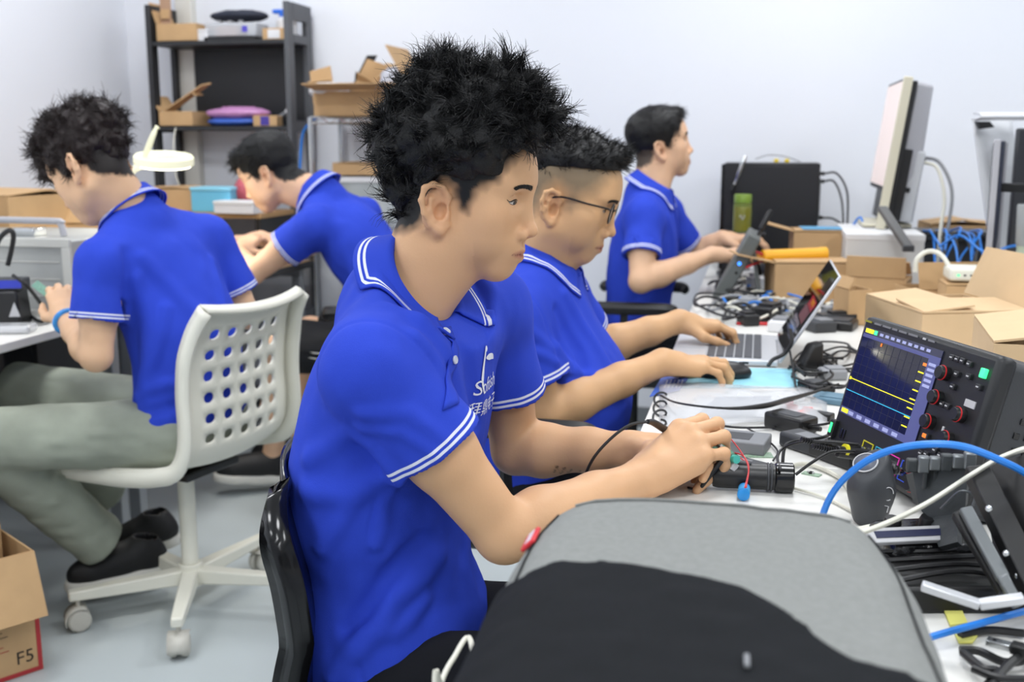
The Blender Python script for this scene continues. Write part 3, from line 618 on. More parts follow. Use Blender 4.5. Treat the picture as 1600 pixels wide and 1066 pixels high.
def hair(h, style, m, parent, base, seed=1):
    s = h.sc; F = Field(); rng = np.random.RandomState(seed); top, side, tufts, poly, namp = style['top'], style['side'], style['tufts'], style.get('poly', HAIR_POLY), style.get('namp', .004)
    cr = np.array((-.010, 0, .042)); rr = np.array((.098, .076, .084))
    def cap(p):
        q = h.loc(p); e = (q-cr); w_ = np.clip((q[..., 2]-style.get('z0', .03))/style.get('zr', .06), 0, 1); t = side+(top-side)*w_; k0 = np.sqrt(((e/rr)**2).sum(-1))+1e-6; k1 = np.sqrt(((e/rr**2)**2).sum(-1))+1e-6
        d = k0*(k0-1)/k1-t; return (np.maximum(d, poly_sd(q[..., 0], q[..., 2], poly))*s).astype(np.float32)
    F.custom(cap, h.w(-.01, 0, .05), .17*s, .01)
    for c, r in tufts: F.ell(h.w(*c), np.array(r)*s, h.M, .02*s)
    F.custom(lambda p: (namp*noise3(h.loc(p), style.get('nf', 60), seed)+namp*.6*noise3(h.loc(p), style.get('nf', 60)*2.3, seed+3)).astype(np.float32), h.w(0, 0, .05), .3, 0, 3)
    e = .24*s; P, Q = F.mesh(h.O-e, h.O+e+np.array((0, 0, .03)), style.get('h', .004))
    o = np_mesh('hair', P, Q, m, parent, base)
    if style.get('n', 0):
        g = F.grad(P); q = h.loc(P); ok = (q[:, 2] > style.get('zmin', -.09)) & (g@h.M[2] > -.75)
        idx = np.nonzero(ok)[0]; wt = style.get('wt', lambda q: np.ones(len(q)))(q[idx]); nc = style.get('clump', 6); guides = rng.choice(idx, style['n']//nc, p=wt/wt.sum())
        gd = g[guides]*style.get('nw', 1.0)+rng.randn(len(guides), 3)*style.get('jit', .5)+h.M.T@np.array(style.get('flow', (0, 0, 0))); gr = P[guides]-g[guides]*style.get('sink', .006)
        R = np.repeat(gr, nc, 0)+rng.randn(len(guides)*nc, 3)*style.get('cr', .003); gd /= np.linalg.norm(gd, axis=1, keepdims=True); D = (np.repeat(gr+gd*style['len']*s*style.get('conv', 1.2), nc, 0)-R)/style['len']+rng.randn(len(guides)*nc, 3)*style.get('fz', .16)
        st = strand_mesh(R, D, style['len']*s, style.get('rad', .0008), style.get('curl', .15), 'hair_strands', m, o, (0, 0, 0) if False else base, seg=style.get('seg', 5), seed=seed, grp=nc); st['kind'] = 'stuff'
    return o
def stick(F, P, off, it=4):
    P = np.asarray(P, float)
    for _ in range(it): P = P-F.grad(P)*(F.ev(P.astype(np.float32))-off)[:, None]
    return P
def eyes(h, m, parent, base, down=.5, F=None, open_=1.0):
    """almond opening between the lids, iris and lash line, all lying on the eyelid bulge"""
    for y in (-1, 1):
        c = np.array((.0665, y*.031, .004)); R = .0172
        def pt(az, el): return h.w(c[0]+R*math.cos(el)*math.cos(az), c[1]+y*R*math.cos(el)*math.sin(az), c[2]+R*.92*math.sin(el))
        A0, A1 = -.62, 1.08; up = lambda t: (-.02+.30*open_*math.sin(math.pi*min(1, t**.85))-.10*t); lo = lambda t: (-.06-.20*open_*math.sin(math.pi*t**1.2)-.10*t)
        n, k = 19, 7; G = np.array([[pt(A0+(A1-A0)*t, lo(t)+(up(t)-lo(t))*q) for q in np.linspace(0, 1, k)] for t in np.linspace(0, 1, n)]).reshape(-1, 3)
        G = stick(F, G, .0004); mb = MB(); mb.grid(G.reshape(n, k, 3)-base); ey = mb.build('eye', m[0], parent)
        ga, ge, rr_ = .12, -down*.30, .40; I = []
        for r in np.linspace(0, 1, 5):
            for a in np.linspace(0, 2*math.pi, 18, endpoint=False):
                az, el = ga+rr_*r*math.cos(a), ge+rr_*r*math.sin(a); t = min(max((az-A0)/(A1-A0), .02), .98); I.append(pt(az, min(max(el, lo(t)+.01), up(t)-.01)))
        I = stick(F, I, .0008); mb = MB(); mb.add(I-base, [(a*18+b_, a*18+(b_+1) % 18, (a+1)*18+(b_+1) % 18, (a+1)*18+b_) for a in range(4) for b_ in range(18)]); mb.build('iris', m[1], ey)
        L = stick(F, [pt(A0+(A1-A0)*t+.02*t, up(t)+.015) for t in np.linspace(.02, 1.06, 14)], .0005); mb = MB(); mb.tube(L-base, [.0004, .0010, .0012, .0010, .0004], 5); mb.build('eyelashes', m[1], ey)
        L = stick(F, [pt(A0+(A1-A0)*t, lo(t)-.02) for t in np.linspace(.15, .98, 10)], .0001); mb = MB(); mb.tube(L-base, [.0002, .0005, .0006, .0003], 5); mb.build('lower_lash_line', m[2], ey)
def brows(h, m, parent, base, F, seed=0, n=240):
    rng = np.random.RandomState(seed)
    for y in (-1, 1):
        t = rng.rand(n)**.9; px = np.full(n, .125); py = y*(.011+.034*t); pz = .0240+.0055*t-.008*t**4+(rng.rand(n)-.5)*.0075*(1-.65*t)
        P = np.array([h.w(a, b_, c) for a, b_, c in zip(px, py, pz)])
        for _ in range(18): P = P-h.M[0]*(F.ev(P.astype(np.float32))*.8)[:, None]
        g = F.grad(P); D = np.tile(np.array((-.25, y*.9, .25))@h.M, (n, 1)); D = D-g*(D*g).sum(1, keepdims=True)*.85
        strand_mesh(P, D, .0055, .0006, .02, 'eyebrow', m, parent, base, seg=2, seed=seed)
def btn(p, n, m, parent, base, r=.0055):
    mb = MB(); p = np.asarray(p)-base; mb.lathe([(r*.6, -.001), (r, 0), (r, .0015), (r*.85, .0022), (r*.7, .0016), (.0001, .0016)], p, n, 16); mb.build('button', m, parent)
def bbox(pts, pad): P = np.array(pts); return P.min(0)-pad, P.max(0)+pad
# ------------------------------------------------------------------ materials of the people
def skin_mat(name):
    m = mat(name, (210, 160, 120), .48, sss=.06, bump=(260, .10)); nt = m.node_tree; a = nt.nodes.new('ShaderNodeAttribute'); a.attribute_name = 'col'
    nt.links.new(a.outputs['Color'], nt.nodes['Principled BSDF'].inputs['Base Color']); m.node_tree.nodes['Principled BSDF'].inputs['Specular IOR Level'].default_value = .35; return m
M_skin = skin_mat('skin')
M_polo = attr_mix(mat('polo_blue', (44, 70, 194), .85, noise=(9, .05), bump=(900, .25), spec=.25), 'edge', [(.0065, .0105), (.0145, .0185)], (225, 228, 240))
M_hairb = mat('hair_black', (9, 9, 11), .5, bump=(500, .8), spec=.35); M_hairbr = mat('hair_brown', (30, 18, 17), .5, spec=.35); M_hairk = mat('hair_soft_black', (15, 14, 15), .5, spec=.35)
M_eye = mat('eye_white', (190, 182, 176), .25); M_iris = mat('iris_dark', (22, 15, 12), .2)
M_lash = mat('lash_brown', (110, 74, 60), .5); M_btn = mat('button_pearl', (196, 200, 215), .25); M_print = mat('shirt_print_white', (224, 228, 240), .7)
M_trk = mat('trousers_black', (26, 27, 31), .85, bump=(300, .2), spec=.1); M_jean = mat('washed_denim', (150, 156, 142), .85, noise=(7, .16), bump=(500, .3)); M_jeand = mat('denim_dark', (70, 80, 82), .85, noise=(9, .15), bump=(500, .3))
M_shoeb = mat('shoe_black', (22, 22, 24), .6); M_shoew = mat('shoe_white', (222, 220, 212), .55)
def camdir(r, h, z=0): return nrm(_R*r+_H*h+_Zz*z)
def face_dir(a, pitch):   # a: degrees turned towards the camera from facing right in the picture (180-a.. faces left)
    a = math.radians(a); p = math.radians(pitch); return (_R*math.cos(a)-_H*math.sin(a))*math.cos(p)-_Zz*math.sin(p)
def head_at(px, py, yh, a, pitch, side, sc=1.0, roll=0, ear=(-.012, .0755, -.022)):
    f = face_dir(a, pitch); up = _Zz+_H*math.sin(math.radians(roll)); M = basis(f, up); e = np.array((ear[0], ear[1]*side, ear[2]))*sc
    return Head(U(px, py, yh)-e@M, M, sc)
def body_skin(b, h, hsk):
    F = Field(); add_head(F, h, b.get('fat', 1.0), b.get('lids', .0035), b.get('jaw', 1.0)); s = h.sc
    nb = b['neck']; F.chain([h.w(-.030, 0, -.030), nb*.45+h.w(-.028, 0, -.06)*.55, nb-b['nu']*.03], [.056*b.get('nk', 1), .054*b.get('nk', 1), .060*b.get('nk', 1)], .03); F.cone(h.w(.0, 0, -.055), nb+b['nf']*.022-b['nu']*.02, .040, .040, .03)
    F.cone(nb-b['nu']*.04, b['chest'], .052, .075, .03); F.cone(b['chest'], b['pel'], .075, .08, .03)
    for S in ('R', 'L'):
        F.cone(b['chest']*.35+nb*.65-b['nu']*.035, b['sh'+S], .040, .042, .03); arm(F, b['sh'+S], b['el'+S], b['wr'+S], b.get('arm', 1.0))
        hd = b['hand'+S]; b['tips'+S] = hand(F, b['wr'+S], **hd); F.cone(b['wr'+S], b['wr'+S]+nrm(hd['d'])*.03, .024*b.get('arm', 1), .020, .02)
    for f in b.get('armx', []): F.cone(*f)
    return F
def make_person(b, h, label, cell, shirt_cell, hair_style, hair_mat, tone, seed, fade=None, fade_rgb=(38, 34, 34), eyes_on=True, brow_m=None, base=None):
    base = np.array((b['pel'][0], b['pel'][1], 0.)) if base is None else np.asarray(base)
    t = thing('person', label, 'person', base.tolist(), group='people in blue polo shirts')
    F = body_skin(b, h, None); pts = [h.O+np.array((.18, .18, .2)), h.O-.16, b['pel']-.1, b['pel']+.1]
    for S in ('R', 'L'): pts += [b['sh'+S]-.06, b['sh'+S]+.06, b['el'+S]-.06, b['el'+S]+.06]+[q-.03 for q in b['tips'+S]]+[q+.03 for q in b['tips'+S]]+[b['wr'+S]-.06, b['wr'+S]+.06]
    pts += [q-.06 for q in b.get('tipsX', [])]+[q+.06 for q in b.get('tipsX', [])]
    P, Q = F.mesh(*bbox(pts, .02), cell); c = skin_color(h, P, tone, fade, fade_rgb, seed=seed)
    np_mesh('body', P, Q, M_skin, t, base, col=c)
    SF = shirt_field(b); pts = [b['pel']-.2, b['pel']+.2, b['mid']-.2, b['mid']+.2, b['neck']+.1, b['shR']-.1, b['shR']+.1, b['shL']-.1, b['shL']+.1, b['elR']-.08, b['elR']+.08, b['elL']-.08, b['elL']+.08]
    P, Q = SF.mesh(*bbox(pts, .02), shirt_cell); sh = np_mesh('polo_shirt', P, Q, M_polo, t, base, {'edge': edge_attr(b, P)})
    collar(b, SF, M_polo, sh, base, b.get('copen', .30))
    hair(h, hair_style, hair_mat, t, base, seed)
    if eyes_on: eyes(h, (M_eye, M_iris, M_lash), t, base, b.get('look', .5), F, b.get('eo', 1.0))
    if brow_m is not None: brows(h, brow_m, t, base, F, seed)
    return t, base, F, SF
def place_on(SF, p, off=.0015, it=6):
    P = np.array([p], float)
    for _ in range(it): P = P-SF.grad(P)*(SF.ev(P.astype(np.float32))-off)[:, None]
    return P[0], SF.grad(P)[0]
def hit(SF, px, py, start=.9):
    d = nrm(_ray(px, py)); p = _C+d*start
    for _ in range(45): p = p+d*float(SF.ev(np.array([p], np.float32))[0])*.9
    return p
def placket(SF, b, t_parent, base, a, c, wd=.030):
    """button band lying on the shirt from a down to c"""
    n = 14; side = b['TM'][1]; P = np.array([[a*(1-q)+c*q+side*k*wd/2 for k in (-1, -.5, 0, .5, 1)] for q in np.linspace(0, 1, n)]).reshape(-1, 3)
    for _ in range(6): P = P-SF.grad(P)*(SF.ev(P.astype(np.float32))-.0022)[:, None]
    mb = MB(); mb.grid(P.reshape(n, 5, 3)-base); o = mb.build('placket', M_polo, t_parent, solid=.0025)
    at = o.data.attributes.new('edge', 'FLOAT', 'POINT'); at.data.foreach_set('value', np.ones(len(o.data.vertices), np.float32)); return o
def legs(t, base, specs, m, cell, name='trousers', extra=None, cuts=()):
    F = Field(); pts = []
    for hip, kn, an, r in specs:
        F.cone(hip, kn, r[0], r[1], .03); F.cone(kn, an, r[1], r[2], .02); pts += [hip, kn, an]
    if extra is not None: F.ell(extra[0], extra[1], extra[2], .05); pts.append(extra[0])
    for c, n in cuts:
        c = np.asarray(c, np.float32); n = np.asarray(nrm(n), np.float32); F.custom(lambda p, c=c, n=n: (p-c)@n, c, 3.0, .004, 2)
    F.custom(lambda p: (.004*noise3(p, 14, 3)+.003*noise3(p*np.array((1, 1, 2.2)), 24, 4)).astype(np.float32), pts[0], 2.0, 0, 3)
    P, Q = F.mesh(*bbox(pts, .16), cell); return np_mesh(name, P, Q, m, t, base)
def shoe(t, base, heel, toe, up=(0, 0, 1), mu=None, ms=None, laces=True, sc=1.0):
    heel = np.asarray(heel, float); toe = np.asarray(toe, float); f = nrm(toe-heel); l = nrm(np.cross(up, f)); u = np.cross(f, l); L = np.linalg.norm(toe-heel); M = np.array([f, l, u]); W = lambda a, b_, c: heel+f*a*L+l*b_+u*c
    F = Field(); F.chain([W(.10, 0, .055), W(.45, 0, .055), W(.78, 0, .045), W(.90, 0, .042)], [.036, .040, .038, .030], .03); F.cone(W(.12, 0, .05), W(.16, 0, .095), .036, .036, .03); F.cone(W(.2, 0, .08), W(.6, 0, .06), .034, .036, .03)
    F.custom(lambda p: ((p-heel.astype(np.float32))@u.astype(np.float32)-.028)*-1, W(.5, 0, .0), 1, .003, 2); F.cone(W(.14, 0, .085), W(.18, 0, .2), .029, .029, .004, 1)
    P, Q = F.mesh(*bbox([W(-.2, 0, 0), W(1.2, 0, .1), W(.5, .08, 0), W(.5, -.08, .1)], .05), .005); o = np_mesh('shoe', P, Q, mu or M_shoeb, t, base)
    S = Field(); S.chain([W(.09, 0, .015), W(.45, 0, .015), W(.78, 0, .015), W(.92, 0, .015)], [.038, .040, .043, .034], .03); hp = heel.astype(np.float32); uu = u.astype(np.float32)
    S.custom(lambda p: np.abs((p-hp)@uu-.016)-.016, W(.5, 0, 0), 1, .004, 2); P, Q = S.mesh(*bbox([W(-.2, 0, 0), W(1.2, 0, .1), W(.5, .08, 0), W(.5, -.08, .1)], .05), .005); np_mesh('sole', P, Q, ms or M_shoew, o, base)
    for sd in (-1, 1): MB().tube(np.array([W(.25, sd*.038, .075), W(.42, sd*.0415, .045), W(.6, sd*.041, .045), W(.75, sd*.035, .07)])-base, .004, 6, sm=5).build('side_stripe', M_shoew, o)
    if laces:
        mb = MB()
        for i in range(5):
            a = .36+.07*i; z = .099-.008*i; mb.tube(np.array([W(a, -.026, z-.012), W(a+.02, 0, z+.002), W(a, .026, z-.012)])-base, .0035, 6, sm=4)
        mb.build('laces', M_shoew, o)
    return o

# ------------------------------------------------------------------ 1: the man in front with the board in his hands
hd = head_at(687, 330, 1.45, 16, 8, -1, .945)
b = dict(pel=np.array((-.50, 1.44, .54)), mid=np.array((-.515, 1.43, .74)), chest=np.array((-.485, 1.43, .875)))
b['TM'] = basis((.96, -.26, 0), (0, 0, 1)); b['CM'] = basis((.95, -.28, -.18), (.17, -.05, 1))
b['shR'] = U(580, 572, 1.335); b['shL'] = np.array((-.395, 1.60, 1.0)); b['elR'] = U(788, 834, 1.36); b['elL'] = U(806, 704, 1.70); b['wrR'] = U(1003, 748, 1.50); b['wrL'] = U(985, 702, 1.62)
b['neck'] = np.array((-.462, 1.435, 1.045)); b['nu'] = nrm((1.06, -.25, 1)); b['nf'] = nrm((.96, -.22, -1.07)); b['slR'] = .48; b['slL'] = .60; b['copen'] = .50; b['eo'] = .72; b['look'] = .8; b['slr'] = .064
b['handR'] = dict(d=camdir(.74, .32, .52), n=camdir(-.50, -.55, .62), t_side=camdir(-.3, .4, .8), curls=[(30, 78, 30), (30, 74, 35), (32, 70, 35), (36, 64, 30)], thumb=[(.55, .55, -.6), (.75, .2, -.65), (.8, -.25, -.55)], sc=1.12, spread=3)
b['handL'] = dict(d=camdir(.92, -.28, .12), n=camdir(-.1, .75, .62), t_side=camdir(.1, -.3, .9), curls=[(35, 50, 25), (45, 55, 30), (50, 55, 30), (52, 55, 30)], thumb=[(.6, .6, -.5), (.8, .1, -.55), (.85, -.2, -.5)], sc=1.0)
sr, er = b['shR'], b['elR']; ud = nrm(er-sr); tm = b['TM']
b['folds'] = [([U(505, 640, 1.33), U(512, 560, 1.32), U(545, 520, 1.32), U(600, 520, 1.32), U(650, 580, 1.34), U(672, 640, 1.38)], .0032, -0.0025),       # armhole seam
    ([U(625, 545, 1.34), U(665, 610, 1.37), U(680, 650, 1.39)], .013, 0.0107), ([U(560, 660, 1.27), U(640, 650, 1.27), U(690, 690, 1.30)], .011, 0.0070), ([U(545, 700, 1.28), U(620, 690, 1.25), U(680, 712, 1.28)], .009, 0.0053),
    ([U(640, 520, 1.38), U(690, 600, 1.42), U(725, 700, 1.45), U(735, 780, 1.44)], .016, 0.0123), ([U(655, 480, 1.42), U(700, 560, 1.45), U(728, 660, 1.47)], .012, -0.0107),
    ([U(470, 720, 1.36), U(530, 700, 1.31), U(600, 740, 1.31)], .014, 0.0088), ([U(470, 770, 1.36), U(540, 790, 1.31), U(600, 770, 1.31)], .016, 0.0107), ([U(500, 860, 1.36), U(545, 800, 1.32), U(575, 780, 1.31)], .012, 0.0088),
    ([U(560, 1010, 1.36), U(640, 960, 1.32), U(740, 930, 1.33), U(770, 900, 1.36)], .016, 0.0212), ([U(545, 985, 1.36), U(640, 925, 1.32), U(730, 890, 1.33)], .013, -0.0159), ([U(520, 1060, 1.36), U(560, 1000, 1.33), U(640, 1010, 1.31), U(740, 960, 1.33)], .012, 0.0107),
    ([U(582, 800, 1.31), U(584, 900, 1.32), U(575, 960, 1.33), U(552, 1000, 1.34), U(565, 1066, 1.35)], .0035, -0.0030), ([U(600, 880, 1.32), U(620, 840, 1.32), U(640, 810, 1.32)], .010, 0.0070)]
b['wamp'] = .0026; b['seed'] = 3
h0 = hd
SPIKY_POLY = [(.094, .100), (.085, .080), (.072, .062), (.056, .040), (.030, .030), (-.018, .028), (-.040, .006), (-.052, -.030), (-.062, -.060), (-.085, -.078), (-.17, -.06), (-.17, .26), (.17, .26), (.17, .11)]
spiky = dict(poly=SPIKY_POLY, top=.036, side=.002, z0=.018, zr=.05, namp=.009, nf=42, h=.0032, tufts=[((-.045, 0, .125), (.070, .070, .060)), ((.030, 0, .140), (.055, .066, .046)), ((.078, 0, .120), (.034, .058, .032)), ((-.098, 0, .070), (.045, .066, .062)), ((-.085, 0, .005), (.036, .058, .055)), ((.088, -.035, .108), (.024, .03, .022))],
    n=13000, clump=20, len=.041, rad=.00095, curl=.68, jit=.62, nw=.70, cr=.0045, sink=.009, seg=4, flow=(.25, 0, .35), fz=.10, conv=1.05, wt=lambda q: np.clip((q[:, 2]+.07)/.08, .15, 1)*np.where((np.abs(q[:, 1]) > .06) & (q[:, 2] < .05), .25, 1)*np.where((q[:, 0] > .035) & (q[:, 2] < .088), 0, 1))
t0, base0, F0, S0 = make_person(b, hd, 'foreground man with tall tousled black hair holding a small circuit board', .0027, .0034, spiky, M_hairb, (213, 168, 128), 11, fade=(.008, .016, 1.0), fade_rgb=(17, 16, 17), brow_m=M_hairb)
b0 = b
shirt0 = [c for c in t0.children if c.name.startswith('polo_shirt')][0]
pa = hit(S0, 694, 514); pc = hit(S0, 704, 636)
pl0 = placket(S0, b, shirt0, base0, pa, pc, .032)
for q in (.08, .42):
    p, n = place_on(S0, pa*(1-q)+pc*q-tm[1]*.002, .0045); btn(p, n, M_btn, pl0, base0, .0058)
# white print on the left breast: a leaping figure, the word and three characters
def print_on(SF, parent, base, v, f, cx, right, up, name, off=.0016):
    c = np.asarray(cx); n = nrm(np.cross(right, up)); P = c+v[:, :1]*right+v[:, 1:2]*up+n*.03
    for _ in range(40): P = P-n*(np.clip(SF.ev(P.astype(np.float32))-off, -.004, .01)*.8)[:, None]
    mb = MB(); mb.add(P-base, f); return mb.build(name, M_print, parent, smooth=False)
p = hit(S0, 762, 600)
cx, nn = place_on(S0, p); nn = nrm(np.array((nn[0], nn[1], 0))); rt = np.cross(_Zz, nn); upv = _Zz
v, f = text_mesh('Softish', .030); print_on(S0, shirt0, base0, v, f, cx+_Zz*.0, rt, upv, 'logo_word')
v, f = text_mesh('\u6e43\u9f0e\u7535\u5b50', .024); print_on(S0, shirt0, base0, v, f, cx-_Zz*.032, rt, upv, 'logo_characters')
def blob(pts, sm=5):
    q = catmull(np.array([(a, c, 0) for a, c in pts]), sm, True)[:, :2]; n = len(q); c = q.mean(0); v = np.vstack([q, c]); return v, [(i, (i+1) % n, n) for i in range(n)]
for pts in ([(-.030, -.012), (-.024, .028), (-.014, .056), (-.009, .054), (-.016, .026), (-.020, -.016)], [(-.010, .034), (.010, .040), (.034, .036), (.046, .022), (.030, .024), (.008, .026)], [(-.012, .050), (-.006, .048), (-.001, .054), (-.005, .061), (-.012, .059)], [(-.028, -.022), (-.020, -.020), (-.014, -.044), (-.018, -.046)]):
    v, f = blob(pts); v = v*.62; print_on(S0, shirt0, base0, np.c_[v, np.zeros(len(v))], f, cx+_Zz*.020-rt*.012, rt, upv, 'logo_figure')
# line tattoo on the left forearm
tp = np.array([hit(F0, x, y, 1.3) for x, y in ((866, 738), (871, 729), (876, 740), (882, 731), (888, 739), (894, 734), (900, 740), (906, 736))]); tp = catmull(tp, 6); bo = [c for c in t0.children if c.name.startswith('body')][0].data
co = np.empty(len(bo.vertices)*3, np.float32); bo.vertices.foreach_get('co', co); co = co.reshape(-1, 3)+base0; near = np.nonzero(((co-tp.mean(0))**2).sum(1) < .05**2)[0]; dd = np.sqrt(((co[near][:, None]-tp[None])**2).sum(-1)).min(1); at = bo.attributes['col']; cc = np.empty(len(co)*4, np.float32); at.data.foreach_get('color', cc); cc = cc.reshape(-1, 4); cc[near, :3] *= (1-.72*np.clip(1.6-dd/.0013, 0, 1))[:, None]; at.data.foreach_set('color', cc.ravel())
PEL = b['pel']
legs(t0, base0, [(PEL+(.02, -.09, -.05), PEL+(.42, -.10, -.02), PEL+(.40, -.10, -.44), (.085, .062, .05)), (PEL+(.02, .09, -.05), PEL+(.42, .10, -.02), PEL+(.36, .10, -.44), (.085, .062, .05))], M_trk, .013)
for y in (-.10, .10): shoe(t0, base0, PEL+(.33, y, -.54), PEL+(.60, y, -.54), laces=False)

# ------------------------------------------------------------------ 2: the man with glasses at the laptop
hd = head_at(863, 328, 2.24, 12, 17, -1, 1.05)
b = dict(pel=np.array((-.46, 2.27, .55)), mid=np.array((-.400, 2.28, .70)), chest=np.array((-.450, 2.28, .82)), belly=1.28, fat=1.16, nk=1.12, arm=1.04, eo=.6, look=.7)
b['TM'] = basis((1, 0, 0), (0, 0, 1)); b['CM'] = basis((1, 0, -.1), (.1, 0, 1))
b['shR'] = U(800, 500, 2.13); b['shL'] = b['shR']+(.03, .36, .01); b['elR'] = U(850, 646, 2.12); b['wrR'] = U(1036, 566, 2.23); b['elL'] = U(925, 548, 2.56); b['wrL'] = U(1062, 502, 2.64)
b['neck'] = np.array((-.440, 2.285, .995)); b['nu'] = nrm((.50, 0, 1)); b['nf'] = nrm((1, 0, -.50)); b['slR'] = .68; b['slL'] = .66; b['copen'] = .42; b['slr'] = .072
b['handR'] = dict(d=camdir(.95, .18, -.02), n=(0, 0, 1), t_side=_H, curls=[(6, 46, 26), (8, 48, 28), (12, 48, 28), (20, 44, 24)], thumb=[(.6, .6, -.45), (.9, .25, -.3), (.95, 0, -.25)], sc=1.0, spread=5)
b['handL'] = dict(d=camdir(.96, .16, -.10), n=(0, 0, 1), t_side=-_H, curls=[(18, 45, 22), (20, 42, 22), (20, 40, 22), (18, 38, 20)], thumb=[(.7, .6, -.4), (.95, .2, -.25), (.95, 0, -.2)], sc=1.0, spread=6)
b['folds'] = [([U(905, 450, 2.2), U(950, 520, 2.2), U(960, 600, 2.2)], .012, 0.0108), ([U(880, 540, 2.12), U(930, 590, 2.15), U(1000, 600, 2.2)], .014, 0.0144), ([U(890, 600, 2.12), U(950, 610, 2.16), U(1000, 580, 2.2)], .011, 0.0108),
    ([U(790, 540, 2.05), U(830, 520, 2.05), U(870, 540, 2.08)], .012, 0.0108), ([U(790, 570, 2.05), U(840, 550, 2.05), U(872, 565, 2.08)], .010, 0.0108), ([U(800, 465, 2.12), U(845, 470, 2.1), U(872, 520, 2.1), U(874, 560, 2.1)], .004, -0.0030), ([U(900, 480, 2.15), U(920, 540, 2.15), U(910, 600, 2.15)], .012, -0.0126)]
b['wamp'] = .0024; b['seed'] = 8
P2_POLY = [(.090, .104), (.082, .088), (.066, .082), (.040, .076), (.0, .068), (-.04, .056), (-.075, .030), (-.17, .01), (-.17, .26), (.17, .26), (.17, .12)]
st2 = dict(poly=P2_POLY, top=.015, side=.001, z0=.05, zr=.04, namp=.0015, nf=40, h=.0045, tufts=[((.072, 0, .112), (.026, .048, .020))], n=3900, clump=3, len=.020, rad=.0010, curl=.05, jit=.18, cr=.006, sink=.010, seg=3, flow=(.5, 0, .15), fz=.2, zmin=.04)
t2, base2, F2, S2 = make_person(b, hd, 'man with black-rimmed glasses and shaved sides using a mouse at the silver laptop', .0035, .0043, st2, M_hairk, (210, 166, 122), 22, fade=(.008, .034, .80), fade_rgb=(112, 104, 86), brow_m=M_hairk)
b2 = b; sh2 = [c for c in t2.children if c.name.startswith('polo_shirt')][0]
pa = place_on(S2, b['neck']+b['nf']*.08-b['nu']*.03)[0]; pc = place_on(S2, b['neck']+b['nf']*.10-b['nu']*.16)[0]; pl2 = placket(S2, b, sh2, base2, pa, pc, .030)
for q in (.15, .55):
    p, n = place_on(S2, pa*(1-q)+pc*q, .0045); btn(p, n, M_btn, pl2, base2, .006)
# glasses
h = hd; gl = MB(); B_ = base2
for y in (-1, 1):
    ring = [h.w(.096-.010*(abs(math.cos(a)*.024+.033)-.02)*8*.03, y*(.034+.024*math.cos(a)), .002+.019*math.sin(a)*(1 if math.sin(a) > 0 else 1.05)) for a in np.linspace(0, 2*math.pi, 24, endpoint=False)]
    gl.tube(np.array(ring)-B_, .0017, 6, closed=True)
gl.tube(np.array([h.w(.098, -.011, .006), h.w(.1, 0, .009), h.w(.098, .011, .006)])-B_, .0016, 6, sm=4)
M_gfr = mat('glasses_black', (16, 16, 18), .3); go = gl.build('glasses', M_gfr, t2)
for y in (-1, 1):
    tm_ = MB(); tm_.tube(np.array([h.w(.094, y*.058, .010), h.w(.088, y*.068, .012), h.w(.050, y*.0745, .010), h.w(.005, y*.080, .009), h.w(-.020, y*.081, .000), h.w(-.036, y*.079, -.020)])-B_, .0021, 6, sm=4); tm_.build('temple', M_gfr, go)
    ln = MB(); n = 20; tt = np.linspace(0, 2*math.pi, n, endpoint=False); ring = np.array([h.w(.0955, y*(.034+.023*math.cos(a)), .002+.018*math.sin(a)) for a in tt])-B_; ln.add(ring, [tuple(range(n))]); ln.build('lens', mat('lens_clear', (235, 240, 245), .03, alpha=.12), go, solid=.0015)
PEL = b['pel']
legs(t2, base2, [(PEL+(.02, -.10, -.05), PEL+(.42, -.12, -.02), PEL+(.40, -.12, -.45), (.09, .065, .05)), (PEL+(.02, .10, -.05), PEL+(.42, .12, -.02), PEL+(.36, .12, -.45), (.09, .065, .05))], M_trk, .013)
for y in (-.12, .12): shoe(t2, base2, PEL+(.33, y, -.55), PEL+(.60, y, -.55), laces=False)

# ------------------------------------------------------------------ 3: the man at the far end of the right-hand desk
hd = head_at(1033, 238, 3.78, -2, -10, -1, 1.0)
b = dict(pel=np.array((-.41, 3.83, .56)), mid=np.array((-.40, 3.83, .75)), chest=np.array((-.385, 3.83, .90)), lids=.003, look=0, th=.011)
b['TM'] = basis((1, .05, 0), (0, 0, 1)); b['shR'] = U(1006, 338, 3.68); b['shL'] = b['shR']+(.04, .34, .0); b['elR'] = U(1001, 440, 3.56); b['wrR'] = U(1112, 398, 3.68); b['elL'] = U(1080, 398, 4.06); b['wrL'] = U(1128, 372, 4.02)
b['neck'] = np.array((-.365, 3.83, 1.088)); b['nu'] = nrm((.40, 0, 1)); b['nf'] = nrm((1, 0, -.40)); b['slR'] = .62; b['slL'] = .8; b['copen'] = .45
b['handR'] = dict(d=camdir(.95, .15, .12), n=(0, 0, 1), t_side=_H, curls=[(15, 30, 20)]*4, thumb=[(.7, .6, -.4), (.95, .2, -.25), (.95, 0, -.2)], sc=1.0)
b['handL'] = dict(d=camdir(.92, -.1, .05), n=(0, 0, 1), t_side=-_H, curls=[(15, 30, 20)]*4, thumb=[(.7, .6, -.4), (.95, .2, -.25), (.95, 0, -.2)], sc=1.0)
b['folds'] = [([U(1000, 470, 3.7), U(1040, 440, 3.7), U(1080, 440, 3.75)], .02, .010), ([U(1040, 340, 3.7), U(1060, 390, 3.72), U(1060, 440, 3.72)], .016, .008)]; b['seed'] = 12; b['wamp'] = .0025
st3 = dict(top=.014, side=.006, namp=.002, nf=60, h=.005, tufts=[((.068, 0, .100), (.030, .052, .022))], n=2400, clump=8, len=.024, rad=.0012, curl=.05, jit=.12, cr=.005, sink=.012, seg=3, flow=(1.3, 0, -.35))
